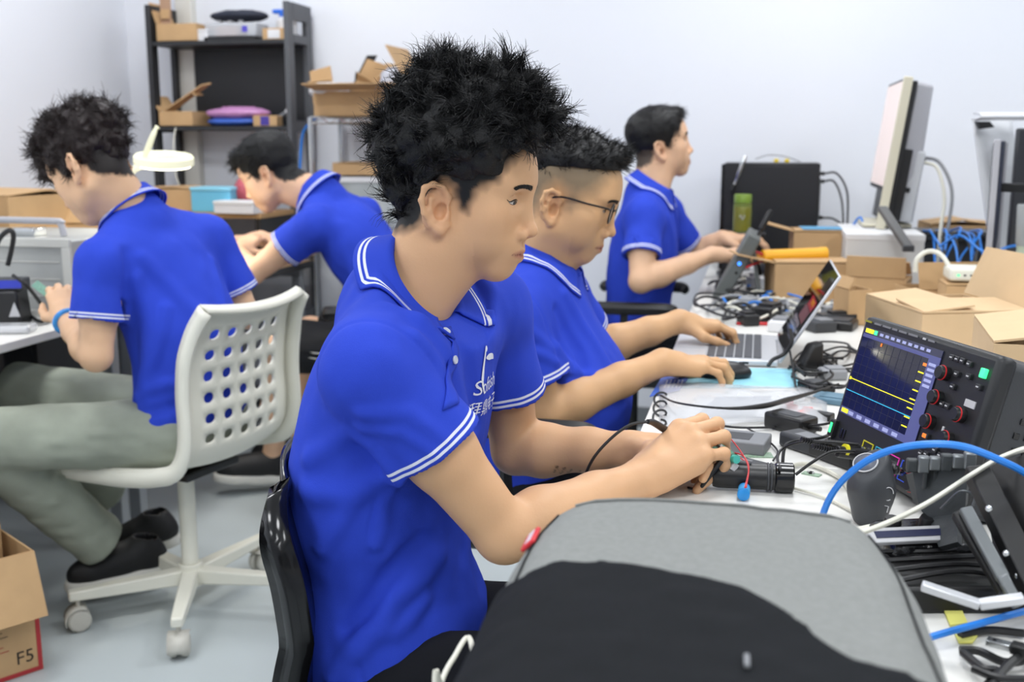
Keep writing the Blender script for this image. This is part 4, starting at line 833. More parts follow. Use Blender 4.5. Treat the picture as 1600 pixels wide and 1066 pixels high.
t3, base3, F3, S3 = make_person(b, hd, 'man with neat short black hair looking up at the far end of the desk', .0048, .0060, st3, M_hairk, (222, 180, 146), 31, fade=(.004, .012, .95), fade_rgb=(40, 36, 34), brow_m=M_hairk)
pa = place_on(S3, b['neck']+b['nf']*.08-b['nu']*.03)[0]; pc = place_on(S3, b['neck']+b['nf']*.10-b['nu']*.16)[0]; placket(S3, b, [c for c in t3.children if c.name.startswith('polo_shirt')][0], base3, pa, pc, .03)
PEL = b['pel']
legs(t3, base3, [(PEL+(.02, -.09, -.05), PEL+(.42, -.10, -.02), PEL+(.40, -.10, -.44), (.085, .062, .05)), (PEL+(.02, .09, -.05), PEL+(.42, .10, -.02), PEL+(.36, .10, -.44), (.085, .062, .05))], M_trk, .014)
for y in (-.10, .10): shoe(t3, base3, PEL+(.33, y, -.56), PEL+(.60, y, -.56), laces=False)

# ------------------------------------------------------------------ 4: the man on the white chair, seen from behind
hd = head_at(118, 268, 2.66, 198, 32, 1, 1.05, roll=6)
b = dict(pel=np.array((-1.41, 2.49, .56)), mid=np.array((-1.42, 2.50, .73)), chest=np.array((-1.475, 2.51, .88)), th=.010, lids=.003)
b['TM'] = basis((-.97, .23, 0), (0, 0, 1)); b['CM'] = basis((-.95, .23, -.35), (-.35, .05, 1))
b['shL'] = U(160, 412, 2.60); b['shR'] = U(326, 372, 2.94); b['elL'] = U(150, 556, 2.56); b['elR'] = U(384, 492, 2.97); b['wrL'] = U(103, 498, 2.74); b['wrR'] = U(330, 470, 3.18)
b['neck'] = np.array((-1.565, 2.505, 1.075)); b['nu'] = nrm((-.72, .12, 1)); b['nf'] = nrm((-1, .17, -.74)); b['slL'] = .62; b['slR'] = .72; b['slr'] = .068; b['above'] = False; b['clift'] = -.004
b['handL'] = dict(d=camdir(-.30, .55, .55), n=camdir(.1, -.75, .5), t_side=camdir(-.6, .0, .6), curls=[(25, 35, 20), (30, 40, 20), (35, 40, 20), (38, 40, 20)], thumb=[(.6, .6, -.4), (.9, .2, -.3), (.9, 0, -.3)], sc=1.0)
b['handR'] = dict(d=camdir(-.9, .3, .1), n=(0, 0, 1), t_side=_R*-1, curls=[(25, 35, 20)]*4, thumb=[(.6, .6, -.4), (.9, .2, -.3), (.9, 0, -.3)], sc=1.0)
b['folds'] = [([U(190, 400, 2.6), U(200, 470, 2.58), U(196, 560, 2.6), U(200, 640, 2.62)], .016, -0.0135), ([U(215, 440, 2.6), U(240, 520, 2.62), U(235, 600, 2.62)], .02, 0.0120), ([U(230, 400, 2.62), U(290, 470, 2.65), U(330, 560, 2.75)], .018, 0.0090), ([U(200, 620, 2.6), U(260, 600, 2.6), U(330, 610, 2.7)], .014, 0.0135), ([U(190, 655, 2.6), U(260, 640, 2.6), U(320, 625, 2.7)], .014, -0.0120), ([U(190, 610, 2.6), U(240, 560, 2.6), U(260, 480, 2.6)], .014, 0.0105), ([U(350, 400, 2.8), U(345, 480, 2.75), U(350, 560, 2.75)], .014, 0.0090)]
b['hem'] = (b['pel']+(0, 0, -.105), (0.05, 0, -1)); b['wamp'] = .0024; b['seed'] = 17
st1 = dict(top=.030, side=.006, namp=.008, nf=48, h=.0045, tufts=[((.075, 0, .098), (.042, .060, .042)), ((.02, 0, .125), (.07, .06, .035)), ((.098, 0, .055), (.026, .050, .036))], n=6000, clump=10, len=.036, rad=.0011, curl=.65, jit=.75, nw=.6, cr=.006, sink=.008, seg=5, flow=(.2, 0, .1))
t1, base1, F1, S1 = make_person(b, hd, 'man with curly dark brown hair seen from behind on the white chair', .0048, .0052, st1, M_hairbr, (224, 182, 146), 41, fade=(.004, .006, 1.0), fade_rgb=(26, 18, 17), eyes_on=False, brow_m=None)
b1 = b
f_, l_ = np.array((-.97, .23, 0)), np.array((-.23, -.97, 0)); PEL = b['pel']
hipL, hipR = PEL+l_*.075-(0, 0, .045), PEL-l_*.085-(0, 0, .045); kL, aL = U(-30, 686, 2.60), U(152, 842, 2.80); kR, aR = U(40, 610, 2.95), U(225, 835, 3.0)
legs(t1, base1, [(hipL, kL, aL, (.090, .078, .070)), (hipR, kR, aR, (.09, .076, .066))], M_jean, .006, extra=(PEL-(0, 0, .03), (.13, .17, .09), b['TM']), cuts=[(aL-nrm(kL-aL)*.02, -(kL-aL))])
shoe(t1, base1, U(255, 893, 2.90), U(110, 925, 2.78), mu=M_shoeb); shoe(t1, base1, U(275, 850, 3.06), U(170, 880, 3.02), mu=M_shoeb)
wb = MB(); c = b['wrL']*.92+b['elL']*.08-base1; d = nrm(b['wrL']-b['elL']); x, y, _ = frame_of(d)
wb.tube([c+x*.031*math.cos(a)+y*.029*math.sin(a) for a in np.linspace(0, 2*math.pi, 24, endpoint=False)], .008, 8, closed=True); wbo = wb.build('wristband', mat('wristband_blue', (60, 150, 225), .5, noise=(70, .2)), t1)
# ------------------------------------------------------------------ 5: the man bent over the bench by the shelf
hd = head_at(417, 278, 3.70, 190, 26, 1, 1.02)
b = dict(pel=np.array((-1.17, 3.50, .58)), mid=np.array((-1.22, 3.50, .74)), chest=np.array((-1.33, 3.52, .89)), th=.011, lids=.003)
b['TM'] = basis((-1, .05, 0), (0, 0, 1)); b['MM'] = basis((-.9, .05, -.35), (-.35, 0, .9)); b['CM'] = basis((-.85, .05, -.5), (-.5, 0, .85))
b['shL'] = U(492, 352, 3.60); b['shR'] = b['shL']+(.04, .36, .01); b['elL'] = U(394, 428, 3.62); b['wrL'] = U(372, 392, 3.84); b['elR'] = U(460, 395, 4.10); b['wrR'] = U(408, 372, 4.12)
b['neck'] = np.array((-1.485, 3.53, 1.075)); b['nu'] = nrm((-.85, .05, 1)); b['nf'] = nrm((-1, .05, -.85)); b['slL'] = .50; b['slR'] = .6; b['slr'] = .068
b['handL'] = dict(d=camdir(.25, .7, .35), n=camdir(0, -.4, .9), t_side=_R, curls=[(25, 35, 20)]*4, thumb=[(.6, .6, -.4), (.9, .2, -.3), (.9, 0, -.3)], sc=1.0)
b['handR'] = dict(d=camdir(-.95, -.1, .0), n=(0, 0, 1), t_side=-_H, curls=[(25, 40, 20), (30, 40, 20), (35, 40, 20), (40, 40, 20)], thumb=[(.6, .6, -.4), (.9, .2, -.3), (.9, 0, -.3)], sc=1.0)
knL, anL = np.array((-1.58, 3.38, .56)), U(428, 705, 3.78); knR, anR = np.array((-1.58, 3.66, .56)), U(470, 690, 4.0)
b['armx'] = [(b['pel']-(0, .08, .04), knL, .06, .052, .02), (knL, anL*.6+knL*.4, .052, .050, .02), (anL*.6+knL*.4, anL, .050, .034, .02), (b['pel']+(0, .08, -.04), knR, .06, .052, .02), (knR, anR, .052, .036, .02), (anL, anL+(-.04, 0, -.06), .032, .03, .02)]
b['tipsX'] = [knL, anL, anR, knR]; b['seed'] = 23; b['wamp'] = .0024; b['folds'] = [([U(500, 330, 3.6), U(480, 400, 3.6), U(500, 470, 3.55)], .02, .006), ([U(540, 340, 3.55), U(530, 420, 3.5), U(540, 480, 3.5)], .02, .006)]
st4 = dict(top=.014, side=.005, namp=.002, nf=60, h=.005, tufts=[((.070, 0, .092), (.034, .056, .030)), ((.085, 0, .065), (.020, .050, .026))], n=2400, clump=8, len=.026, rad=.0012, curl=.05, jit=.12, cr=.005, sink=.012, seg=3, flow=(1.2, 0, -.5))
t4, base4, F4, S4 = make_person(b, hd, 'man with straight black hair bent over the bench in front of the shelf', .0060, .0062, st4, M_hairb, (232, 188, 154), 51, fade=(.004, .006, 1.0), fade_rgb=(16, 16, 18), eyes_on=False, brow_m=None)
b4 = b; PEL = b['pel']; fk = knL*.9+PEL*.1-(0, .0, .0)
M_short = mat('shorts_black', (24, 25, 29), .85, bump=(300, .2))
so = legs(t4, base4, [(PEL+(0, -.09, -.05), knL+(.10, 0, 0), knL+(.06, 0, 0), (.10, .088, .088)), (PEL+(0, .09, -.05), knR+(.10, 0, 0), knR+(.06, 0, 0), (.10, .088, .088))], M_short, .007, 'shorts', cuts=[(knL+(.06, 0, 0), (-1, 0, 0))])
st = MB(); d_ = knL+(.06, 0, 0)-(PEL+(0, -.09, -.05))
for k in range(3):
    pts = []
    for q in np.linspace(.25, .96, 10):
        p = PEL+(0, -.09, -.05)+d_*q; r = .1-.012*q; a = math.radians(8+13*k); pts.append(p+np.array((0, -math.cos(a)*(r+.002), -math.sin(a)*(r+.002)+.02)))
    st.tube(np.array(pts)-base4, .0045, 6)
st.build('stripes', M_shoew, so)
shoe(t4, base4, U(452, 752, 3.80), U(338, 752, 3.72)); shoe(t4, base4, anR+(.06, 0, -.10), anR+(-.2, 0, -.10))
# ================================================================== things on the right-hand desks
def cam_xy(x, yh): return _R*x+_H*yh
DZ = .74
# ------------------------------------------------------------------ backpack lying on the near desk
M_bpg = mat('backpack_grey', (134, 136, 134), .85, noise=(160, .06), bump=(700, .35), spec=.1); M_bpk = mat('backpack_black', (26, 28, 31), .8, noise=(200, .1), bump=(700, .3), spec=.1); M_red = mat('tag_red', (205, 40, 48), .5)
wv, lv = nrm(cam_xy(.982, -.19)), nrm(cam_xy(.19, .982)); bpc = cam_xy(.146, .768)+_Zz*.824; BM = np.array([wv, lv, _Zz])
bp = thing('backpack', 'grey and black backpack lying on the near end of the desk', 'bag', (bpc*(1, 1, 0)+_Zz*DZ).tolist()); bpb = bpc*(1, 1, 0)+_Zz*DZ
def bp_d(p, off=0):
    q = (p-bpc.astype(np.float32))@BM.T.astype(np.float32); hw = .172-.020*np.clip((q[..., 1]-.05)/.2, 0, 1)**2; crown = .012*(1-np.clip((q[..., 0]/.17)**2, 0, 1))-.012*np.clip((q[..., 1]-.08)/.16, 0, 1)**2; e = np.stack([np.abs(q[..., 0])-(hw-.055), np.abs(q[..., 1])-(.255-.055), np.abs(q[..., 2])-(.088+crown-.055)], -1)
    return (np.sqrt((np.maximum(e, 0)**2).sum(-1))+np.minimum(e.max(-1), 0)-.055+.0015*noise3(p, 18, 2)+.0012*noise3(p, 45, 4)-off).astype(np.float32)
def bp_loc(px, py, z=.920): q = (Zp(px, py, z)-bpc)@BM.T; return (q[0], q[1])
BF = Field(); BF.custom(lambda p: bp_d(p), bpc, .36, .01); P, Q = BF.mesh(bpc-.36, bpc+.36, .005); bm_ = np_mesh('main_panel', P, Q, M_bpg, bp, bpb)
edge = [bp_loc(*q) for q in ((832, 880), (880, 874), (1000, 892), (1100, 910), (1160, 926), (1215, 955), (1290, 1005), (1335, 1030), (1424, 1050))]
poly = [(-.30, -.5), (-.30, bp_loc(745, 950, .86)[1]), (-.165, bp_loc(790, 905, .9)[1]), (edge[0][0]-.006, edge[0][1]-.008)]+edge+[(.30, edge[-1][1]-.004), (.30, -.5)]
PF = Field(); PF.custom(lambda p: np.maximum(bp_d(p, .0030), poly_sd(((p-bpc)@BM.T)[..., 0], ((p-bpc)@BM.T)[..., 1], poly)).astype(np.float32), bpc, .36, .01); P, Q = PF.mesh(bpc-.36, bpc+.36, .005); pk = np_mesh('front_pocket', P, Q, M_bpk, bp, bpb)
def on_bp(u, v, off): 
    p = bpc+wv*u+lv*v+_Zz*.2
    for _ in range(40): p = p-_Zz*float(np.clip(BF.ev(np.array([p], np.float32))[0]-off, -.02, .05))*.8
    return p
for s in (-1, 1):
    pts = [on_bp(s*(.150-.022*max(0, (q-.05)/.2)**2), q, .0012) for q in np.linspace(-.22,   .185, 14)]; MB().tube(np.array(pts)-bpb, .0010, 6).build('seam', M_bpk, bp)
pts = [on_bp(q, .200-.25*q*q*2, .0018) for q in np.linspace(-.125, .125, 14)]; MB().tube(np.array(pts)-bpb, .0013, 6).build('seam', M_bpg, bp)
tg = on_bp(-.154, .115, .004); R_ = np.array([nrm(np.cross(lv, nrm((-wv*.7+_Zz*.7)))), lv, nrm(-wv*.7+_Zz*.7)]).T; tgo = MB(); tgo.box(tg-bpb, (.016, .034, .004), R_); tgo = tgo.build('brand_tag', M_red, bp, bevel=.0015)
for k in range(5): MB().box(tg-bpb+R_@np.array((.001, -.011+.0055*k, .0023)), (.007, .0022, .0006), R_).build('tag_lettering', M_print, tgo)
zp = on_bp(bp_loc(1166, 1056)[0], bp_loc(1166, 1056)[1], .006); MB().box(zp-bpb, (.0035, .016, .003), BM.T).build('zip_puller', M_grey, bp, bevel=.001)
cable('white cord hanging down beside the backpack', [bpc-wv*.165-lv*.05-_Zz*.02, U(735, 1000, .98), U(708, 1030, .95), U(690, 1066, .92), U(680, 1120, .90), Zp(700, 1150, .745)*(1, 1, 0)+_Zz*.30], .0026, M_cwht)
# ------------------------------------------------------------------ oscilloscope
oa = Zp(1294, 704, DZ+.012); e1 = nrm(cam_xy(.20, -.98)); e2 = np.cross(_Zz, e1); tl = math.radians(15); fu = nrm(_Zz*math.cos(tl)+e2*math.sin(tl)); fb = nrm(e2*math.cos(tl)-_Zz*math.sin(tl)); OM = np.array([e1, fb, fu]).T
OW, OH, OD = .345, .228, .145
sc = thing('oscilloscope', 'black oscilloscope with two flat traces on its lit screen', 'oscilloscope', oa.tolist())
M_osc = mat('scope_charcoal', (52, 54, 58), .5, bump=(400, .08)); M_oscd = mat('scope_black', (26, 27, 30), .45)
def ob(c, d, name, m, parent=None, bevel=0, smooth=True): return MB(OM).box(c, d).build(name, m, parent or sc, bevel=bevel, smooth=smooth)
def em(name, rgb, e): return mat(name, rgb, .4, emis=e)
ob((OW/2, .012+OD/2, OH/2), (OW-.012, OD, OH-.010), 'rear_case', M_osc, bevel=.010)
fz = ob((OW/2, .008, OH/2), (OW, .03, OH), 'front_bezel', M_oscd, bevel=.009)
S0_, S1_, T0_, T1_ = .014, OW*.655, OH*.30, OH*.925; SY = -.0076; scr = ob(((S0_+S1_)/2, SY, (T0_+T1_)/2), (S1_-S0_, .002, T1_-T0_), 'screen', mat('screen_navy', (26, 27, 44), .07, emis=.35))
SWd, SHt = S1_-S0_, T1_-T0_
def sb(u0, u1, v0, v1, name, m, dy=.0013): return ob((S0_+SWd*(u0+u1)/2, SY-dy, T0_+SHt*(v0+v1)/2), (SWd*(u1-u0), .0005, SHt*(v1-v0)), name, m, scr, smooth=False)
M_bar = em('screen_bar', (76, 80, 128), .40); M_yel = em('trace_yellow', (232, 222, 40), 1.0); M_cya = em('trace_cyan', (52, 170, 210), .9); M_lit = em('screen_text', (150, 155, 195), .5); M_grn = em('led_green', (60, 255, 140), 1.6); M_or = em('screen_orange', (235, 120, 40), .9); M_gridl = em('grid_line', (44, 46, 64), .35)
sb(0, 1, .925, 1, 'menu_bar', mat('screen_top', (40, 42, 66), .1, emis=.6)); sb(.0, .87, .885, .925, 'menu_bar', M_bar); sb(.87, 1, 0, .925, 'menu_bar', M_bar); sb(0, .87, 0, .075, 'menu_bar', M_bar)
sb(.02, .13, .94, .985, 'status_badge', M_yel, .0016); sb(.14, .18, .94, .985, 'status_badge', M_grn, .0016)
for k in range(9): sb(.22+.075*k, .265+.075*k, .945, .975, 'status_text', M_lit, .0016)
for k in range(6): sb(.12+.12*k, .19+.12*k, .015, .055, 'status_text', M_lit, .0016)
for k in range(5): sb(.89, .97, .60+.055*k, .63+.055*k, 'status_text', M_lit, .0016)
sb(.02, .11, .015, .06, 'status_badge', M_yel, .0016)
for k in range(1, 10): sb(.087*k-.0012, .087*k+.0012, .08, .88, 'grid_line', M_gridl, .0011)
for k in range(1, 8): sb(0, .87, .08+.1*k-.0012, .08+.1*k+.0012, 'grid_line', M_gridl, .0011)
sb(0, .87, .397, .405, 'trace', M_yel, .0016); sb(0, .87, .263, .270, 'trace', M_cya, .0016); sb(.0, .018, .385, .418, 'trace_marker', M_yel, .0018); sb(.27, .285, .84, .875, 'trace_marker', M_or, .0018); sb(.83, .87, .80, .83, 'trace_marker', M_or, .0018)
for k in range(7): sb(.80, .865, .15+.095*k, .163+.095*k, 'scale_mark', M_yel, .0016)
# brand strip
M_let = mat('scope_lettering', (120, 120, 124), .5)
for k, (u0, u1, m_) in enumerate(((.02, .075, mat('lettering_olive', (150, 145, 40), .5)), (.10, .155, M_let), (.17, .235, M_let), (.25, .29, M_let), (.305, .365, M_let), (.38, .45, M_let), (.49, .51, M_key), (.53, .575, M_let))): ob((OW*(u0+u1)/2, -.0078, OH*.962), (OW*(u1-u0), .0014, .0030), 'brand_strip', m_, fz, smooth=False)
# controls: knobs with red rings, rubber buttons
M_knob = mat('knob_black', (22, 22, 24), .35); M_ring = mat('knob_red', (200, 40, 44), .4); M_btnk = mat('key_grey', (38, 39, 43), .5); M_key = mat('key_white', (190, 190, 192), .5)
def knob(s, t, r=.0105):
    c = OM@np.array((OW*s, -.007, OH*t)); k = MB(); k.lathe([(r*1.0, 0), (r*.95, .012), (r*.8, .015), (.0005, .015)], c, -fb, 20); ko = k.build('knob', M_knob, sc); g = MB(); g.lathe([(r*1.04, .0085), (r*1.04, .0100), (r*.9, .0102)], c, -fb, 20); g.build('knob_ring', M_ring, ko)
for s, t in ((.715, .80), (.715, .645), (.715, .49), (.885, .60), (.855, .44), (.70, .19), (.745, .09)): knob(s, t)
for s, t in ((.725, .905), (.76, .905), (.795, .905), (.785, .82), (.785, .74), (.84, .90), (.935, .79), (.86, .83), (.755, .62), (.79, .62), (.72, .40), (.715, .345), (.72, .29), (.755, .30), (.755, .25), (.84, .33), (.84, .275), (.84, .22), (.745, .165), (.785, .165), (.80, .345)):
    o = ob((OW*s, -.009, OH*t), (.0098, .006, .0078), 'key', M_btnk, bevel=.0012); ob((OW*s, -.0123, OH*t), (.005, .0006, .0018), 'key_mark', M_key, o)
ob((OW*.94, -.010, OH*.875), (.009, .007, .013), 'lit_key', M_grn, bevel=.0012); ob((OW*.715, -.010, OH*.40), (.008, .007, .006), 'lit_key', M_or, bevel=.001); ob((OW*.715, -.010, OH*.345), (.008, .007, .006), 'lit_key', M_cya, bevel=.001)
ob((OW*.91, -.0075, OH*.68), (.022, .002, .010), 'badge', M_key); ob((OW*.80, -.0075, OH*.42), (.004, .002, .035), 'badge', M_key)
pb = ob((OW*.035, -.010, OH*.175), (.014, .010, .028), 'power_button', M_oscd, bevel=.002); ob((OW*.035, -.0156, OH*.175), (.005, .001, .016), 'power_led', M_grn, pb)
for s in (.10, .125): ob((OW*s, -.0068, OH*.165), (.0055, .004, .016), 'usb_port', M_blackgl, bevel=.0006)
for k, (s, rgb) in enumerate(((.335, (215, 205, 40)), (.44, (60, 180, 215)), (.545, (225, 60, 170)), (.65, (60, 90, 215)))):
    m_ = mat('port_frame_%d' % k, rgb, .4); fr = MB(OM)
    for a, b_, c, d in ((-.014, .014, .013, .0145), (-.014, .014, -.0145, -.013), (-.0145, -.013, -.0145, .0145), (.013, .0145, -.0145, .0145)): fr.box((OW*s+(a+b_)/2, -.0076, OH*.135+(c+d)/2), (b_-a, .0015, d-c))
    po = fr.build('channel_port', m_, sc); MB().cyl(OM@np.array((OW*s, -.006, OH*.135)), OM@np.array((OW*s, -.020, OH*.135)), .0065, .006, 16).build('bnc_socket', M_chrome, po)
for i in range(8):
    for j in range(5):
        if (i < 6): ob((OW-.0052, .055+.017*j+.004*(i % 2), .05+.020*i), (.002, .009, .0085), 'vent', M_blackgl, bevel=.0008)
for i in range(6): ob((OW-.0052, .06+.012*i, OH-.028), (.002, .008, .006), 'vent', M_blackgl)
for s in (.08, .92): MB().box(OM@np.array((OW*s, .016, -.004)), (.02, .03, .016)).build('foot', M_blackpl, sc)
# probes plugged into channels 1 and 2
for k, (s, pts, lab) in enumerate(((.335, [(1340, 695, 1.56), (1262, 690, 1.58), (1225, 700, 1.62), (1215, 715, 1.58), (1220, 735, 1.5)], 'upper black probe lead plugged into the oscilloscope'), (.44, [(1335, 706, 1.50), (1300, 706, 1.50), (1270, 722, 1.49), (1243, 742, 1.49)], 'lower black probe lead with a yellow ring plugged into the oscilloscope'))):
    a = oa+OM@np.array((OW*s, -.022, OH*.135)); c = a-fb*.055-fu*.004; P = [c]+[U(*q) for q in pts]; base = a; t = thing('probe_lead', lab, 'cable', base.tolist(), 0, 'oscilloscope probe leads')
    MB().cyl(a-base, c-base, .0095, .0085, 14).build('probe_connector', M_blackpl, t, bevel=.001); MB().tube(np.array(P)-base, .0022, 8, sm=8).build('sheath', M_cblk, t)
    for q in range(10): MB().cyl(c-base-fb*(.003+.004*q), c-base-fb*(.005+.004*q), .0048-.0001*q, .0048-.0001*q, 10).build('strain_rib', M_blackpl, t)
    if k: MB().cyl(a-base-fb*.040, a-base-fb*.045, .0098, .0098, 16).build('colour_ring', mat('ring_yellow', (225, 215, 40), .4), t)

# ------------------------------------------------------------------ in and around the foreground hands
pcb = thing('circuit_board', 'small green circuit board held in the foreground hands', 'circuit board', U(1130, 712, 1.535).tolist()); x_ = nrm(camdir(.75, .2, -.55)); y_ = nrm(np.cross(camdir(-.3, -.8, .5), x_)); n_ = np.cross(x_, y_); PM = np.array([x_, y_, n_]).T
MB(PM).box((0, 0, 0), (.052, .026, .0016)).build('board', mat('pcb_green', (128, 176, 156), .4, noise=(300, .3)), pcb)
for k in range(14):
    rr = random.Random(k); MB(PM).box(((rr.random()-.5)*.044, (rr.random()-.5)*.020, .002), (.003+.005*rr.random(), .002+.004*rr.random(), .0025)).build('chip', [M_key, M_blackgl, M_chrome, mat('part_teal', (80, 190, 175), .4)][k % 4], pcb)
MB(PM).cyl((.016, .004, .001), (.016, .004, .012), .006, .006, 14).build('capacitor', mat('part_teal', (80, 190, 175), .4), pcb); MB(PM).box((.022, -.006, .004), (.010, .012, .008)).build('connector', M_key, pcb, bevel=.001)
P = [U(908, 765, 1.52), U(925, 720, 1.51), U(955, 685, 1.51), U(985, 664, 1.51), U(1012, 659, 1.51)]
pr = thing('test_probe', 'black pen-shaped probe with a curving lead gripped by the foreground man', 'probe', P[-1].tolist()); MB().tube(np.array([U(895, 830, 1.54)]+P)-P[-1], .0022, 8, sm=8).build('sheath', M_cblk, pr); MB().tube(np.array([P[-1], U(1022, 661, 1.53), U(1045, 675, 1.56), U(1090, 700, 1.585)])-P[-1], [.0035, .0052, .0058, .0045], 12, sm=5).build('grip', M_blackpl, pr)
P = [U(1128, 718, 1.525), U(1105, 748, 1.52), U(1092, 764, 1.53), U(1075, 762, 1.55)]; cable('thin black clip lead hanging from the circuit board', P, [.0045, .004, .0022, .0018], M_cblk, ends=None)
# black cylinder (torch) and blue cell
a, c = Zp(1112, 741, DZ+.022), Zp(1238, 747, DZ+.022); d = nrm(c-a); tc = thing('torch', 'black ribbed cylinder lying on the desk behind the blue cell', 'torch', a.tolist()); L = np.linalg.norm(c-a); 
MB().lathe([(.012, 0), (.018, .002), (.0195, .01), (.0195, L*.70), (.0195, L*.78)], (0, 0, 0), d, 28).build('tube', M_blackpl, tc); MB().lathe([(.0195, L*.78), (.022, L*.80), (.022, L), (.019, L+.002), (.017, L-.004), (.0005, L-.004)], (0, 0, 0), d, 28).build('head', M_blackgl, tc)
for q in (.68, .72): MB().lathe([(.0192, L*q), (.0210, L*q+.001), (.0210, L*q+.003), (.0192, L*q+.004)], (0, 0, 0), d, 28).build('ring', M_greydk, tc)
MB().box(d*L*.36+_Zz*.0195, (.030, .012, .005), np.array([d, np.cross(_Zz, d), _Zz]).T).build('switch', M_greydk, tc, bevel=.002)
a, c = Zp(1163, 763, DZ+.010), Zp(1159, 792, DZ+.010); d = nrm(c-a); bt = thing('battery_cell', 'small bright blue battery cell with red wires', 'battery', a.tolist()); MB().lathe([(.006, 0), (.0088, .0015), (.0088, .032), (.006, .0335)], (0, 0, 0), d, 20).build('cell', mat('cell_blue', (36, 140, 215), .35), bt); MB().lathe([(.0089, .008), (.0089, .026)], (0, 0, 0), d, 20).build('wrap_print', mat('cell_blue_light', (80, 170, 230), .4), bt)
for k, pts in enumerate(([(1166, 762, 1.45), (1168, 725, 1.50), (1140, 684, 1.56), (1122, 678, 1.58), (1116, 690, 1.57)], [(1164, 762, 1.45), (1170, 730, 1.50), (1160, 712, 1.53), (1138, 706, 1.55)])): MB().tube(np.array([U(*q) for q in pts])-a, .0011, 6, sm=8).build('wire', M_cred, bt)
cable('red wire across the desk beside the black adapters', [Zp(1190, 735, .745), Zp(1175, 728, .76), Zp(1160, 718, .765), Zp(1148, 710, .77)], .0011, M_cred)
# slim grey boxes, adapters
brick('slim grey metal case lying beside the circuit board', Zp(1148, 700), (.11, .075, .022), math.radians(-10), M_grey, 'slim_case', 'case', ends=False, bevel=.003); brick('dark grey slab half under the slim grey case', Zp(1150, 730), (.09, .05, .012), math.radians(-35), M_greydk, 'slim_case', 'case', ends=False, bevel=.003)
for lab, px, py, sz, rz, mm in (('flat black power adapter nearest the plastic bag', 1235, 672, (.085, .050, .030), -40, M_blackpl), ('long black power adapter lying in the middle of the three', 1268, 706, (.110, .048, .026), -48, M_greydk), ('chunky black power adapter right beside the oscilloscope', 1315, 722, (.105, .055, .028), -52, M_blackpl)): brick(lab, Zp(px, py), sz, math.radians(rz), mm, group='black power adapters')
brick('small black dongle lying at the foot of the oscilloscope', Zp(1283, 655), (.045, .022, .014), math.radians(-30), M_blackpl, 'dongle', 'adapter', ends=False, bevel=.003)
for k, (pts, r, lab) in enumerate((([(1245, 668), (1300, 660), (1325, 640)], .0022, 'black lead looping from the flat adapter'), ([(1222, 735), (1226, 700), (1240, 690), (1290, 682), (1320, 660)], .0026, 'black lead rising over the adapters'), ([(1110, 662), (1150, 668), (1210, 668)], .0022, 'thin black lead in front of the plastic bag'), ([(1165, 668), (1195, 685), (1215, 705), (1208, 720)], .0016, 'thin black wire curling beside the circuit board'), ([(1330, 690), (1290, 695), (1262, 690), (1246, 700)], .002, 'black lead lying across the long adapter'))):
    cable(lab, [Zp(x, y, DZ+.006+(.03 if 0 < i < len(pts)-1 and k in (0, 1) else 0)) for i, (x, y) in enumerate(pts)], r, M_cblk, 'black leads on the near desk')
cable('off-white cable running along the desk behind the torch', [Zp(1238, 762, .744), Zp(1290, 778, .744), Zp(1335, 800, .744)], .0022, M_cwht); cable('cream cable in front of the black adapters', [Zp(1215, 735, .745), Zp(1260, 725, .745), Zp(1310, 745, .745), Zp(1330, 770, .745)], .0035, M_cwht, ends=(0,))
for lab, px, py, s, rz in (('tiny green circuit board on the bare desk', 1268, 742, (.028, .014), -25), ('bare test board with a white block near the hands', 1185, 712, (.045, .028), 10)):
    c = Zp(px, py); t = thing('circuit_board', lab, 'circuit board', c.tolist(), math.radians(rz), 'small circuit boards'); MB().bx(-s[0]/2, s[0]/2, -s[1]/2, s[1]/2, 0, .0018).build('board', mat('pcb_plain', (150, 176, 152), .4, noise=(300, .3)), t)
    for k in range(5): rr = random.Random(k+9); MB().box(((rr.random()-.5)*s[0]*.8, (rr.random()-.5)*s[1]*.8, .003), (.005, .004, .003)).build('chip', [M_blackgl, M_key, M_chrome][k % 3], t)
# coiled lead at the desk edge
P = [Zp(1030, 616, .75)+(.0, 0, 0)]; tt = np.linspace(0, 2*math.pi*3.2, 60); a, c = Zp(1032, 618, .752), Zp(1030, 664, .752); pts = [a*(1-q)+c*q+np.array((.012*math.cos(x), 0, .010*math.sin(x))) for q, x in zip(np.linspace(0, 1, 60), tt)]
cable('coiled black lead at the edge of the desk', pts, .0022, M_cblk, sm=0); cable('black probe lead lying over the plastic bag', [a, Zp(1060, 630, .775), Zp(1130, 638, .79), Zp(1190, 635, .785), Zp(1230, 625, .775), Zp(1275, 612, .765), Zp(1310, 600, .76)], [.0020, .0020, .0022, .005, .0055, .003, .002], M_cblk)
# ------------------------------------------------------------------ plastic bag with a grey sheet and red parts
M_bag = mat('clear_film', (236, 238, 242), .12, alpha=.38); c = Zp(1160, 636, DZ+.002); bg = thing('plastic_bag', 'clear plastic zip bag holding a grey sheet and red parts', 'bag', c.tolist()); G = np.zeros((22, 14, 3))
for i in range(22):
    for j in range(14):
        u, v = i/21, j/13; q = Zp(1030+262*u, 606+62*v+10*math.sin(u*7)*(v-.5), DZ)-c; G[i, j] = q+_Zz*(.006+.022*math.sin(math.pi*u)**.7*math.sin(math.pi*v)**.7+.006*noise3(np.array([[u*9, v*6, 1.]]), 1.0, 2)[0])
MB().grid(G).build('film', M_bag, bg, solid=.0006); 
pl_ = MB(); q = [Zp(x, y, DZ+.006)-c for x, y in ((1085, 652), (1120, 622), (1205, 620), (1195, 648))]; pl_.slab(q, .004); pl_.build('grey_sheet', mat('sheet_grey', (120, 124, 130), .3, noise=(40, .2)), bg)
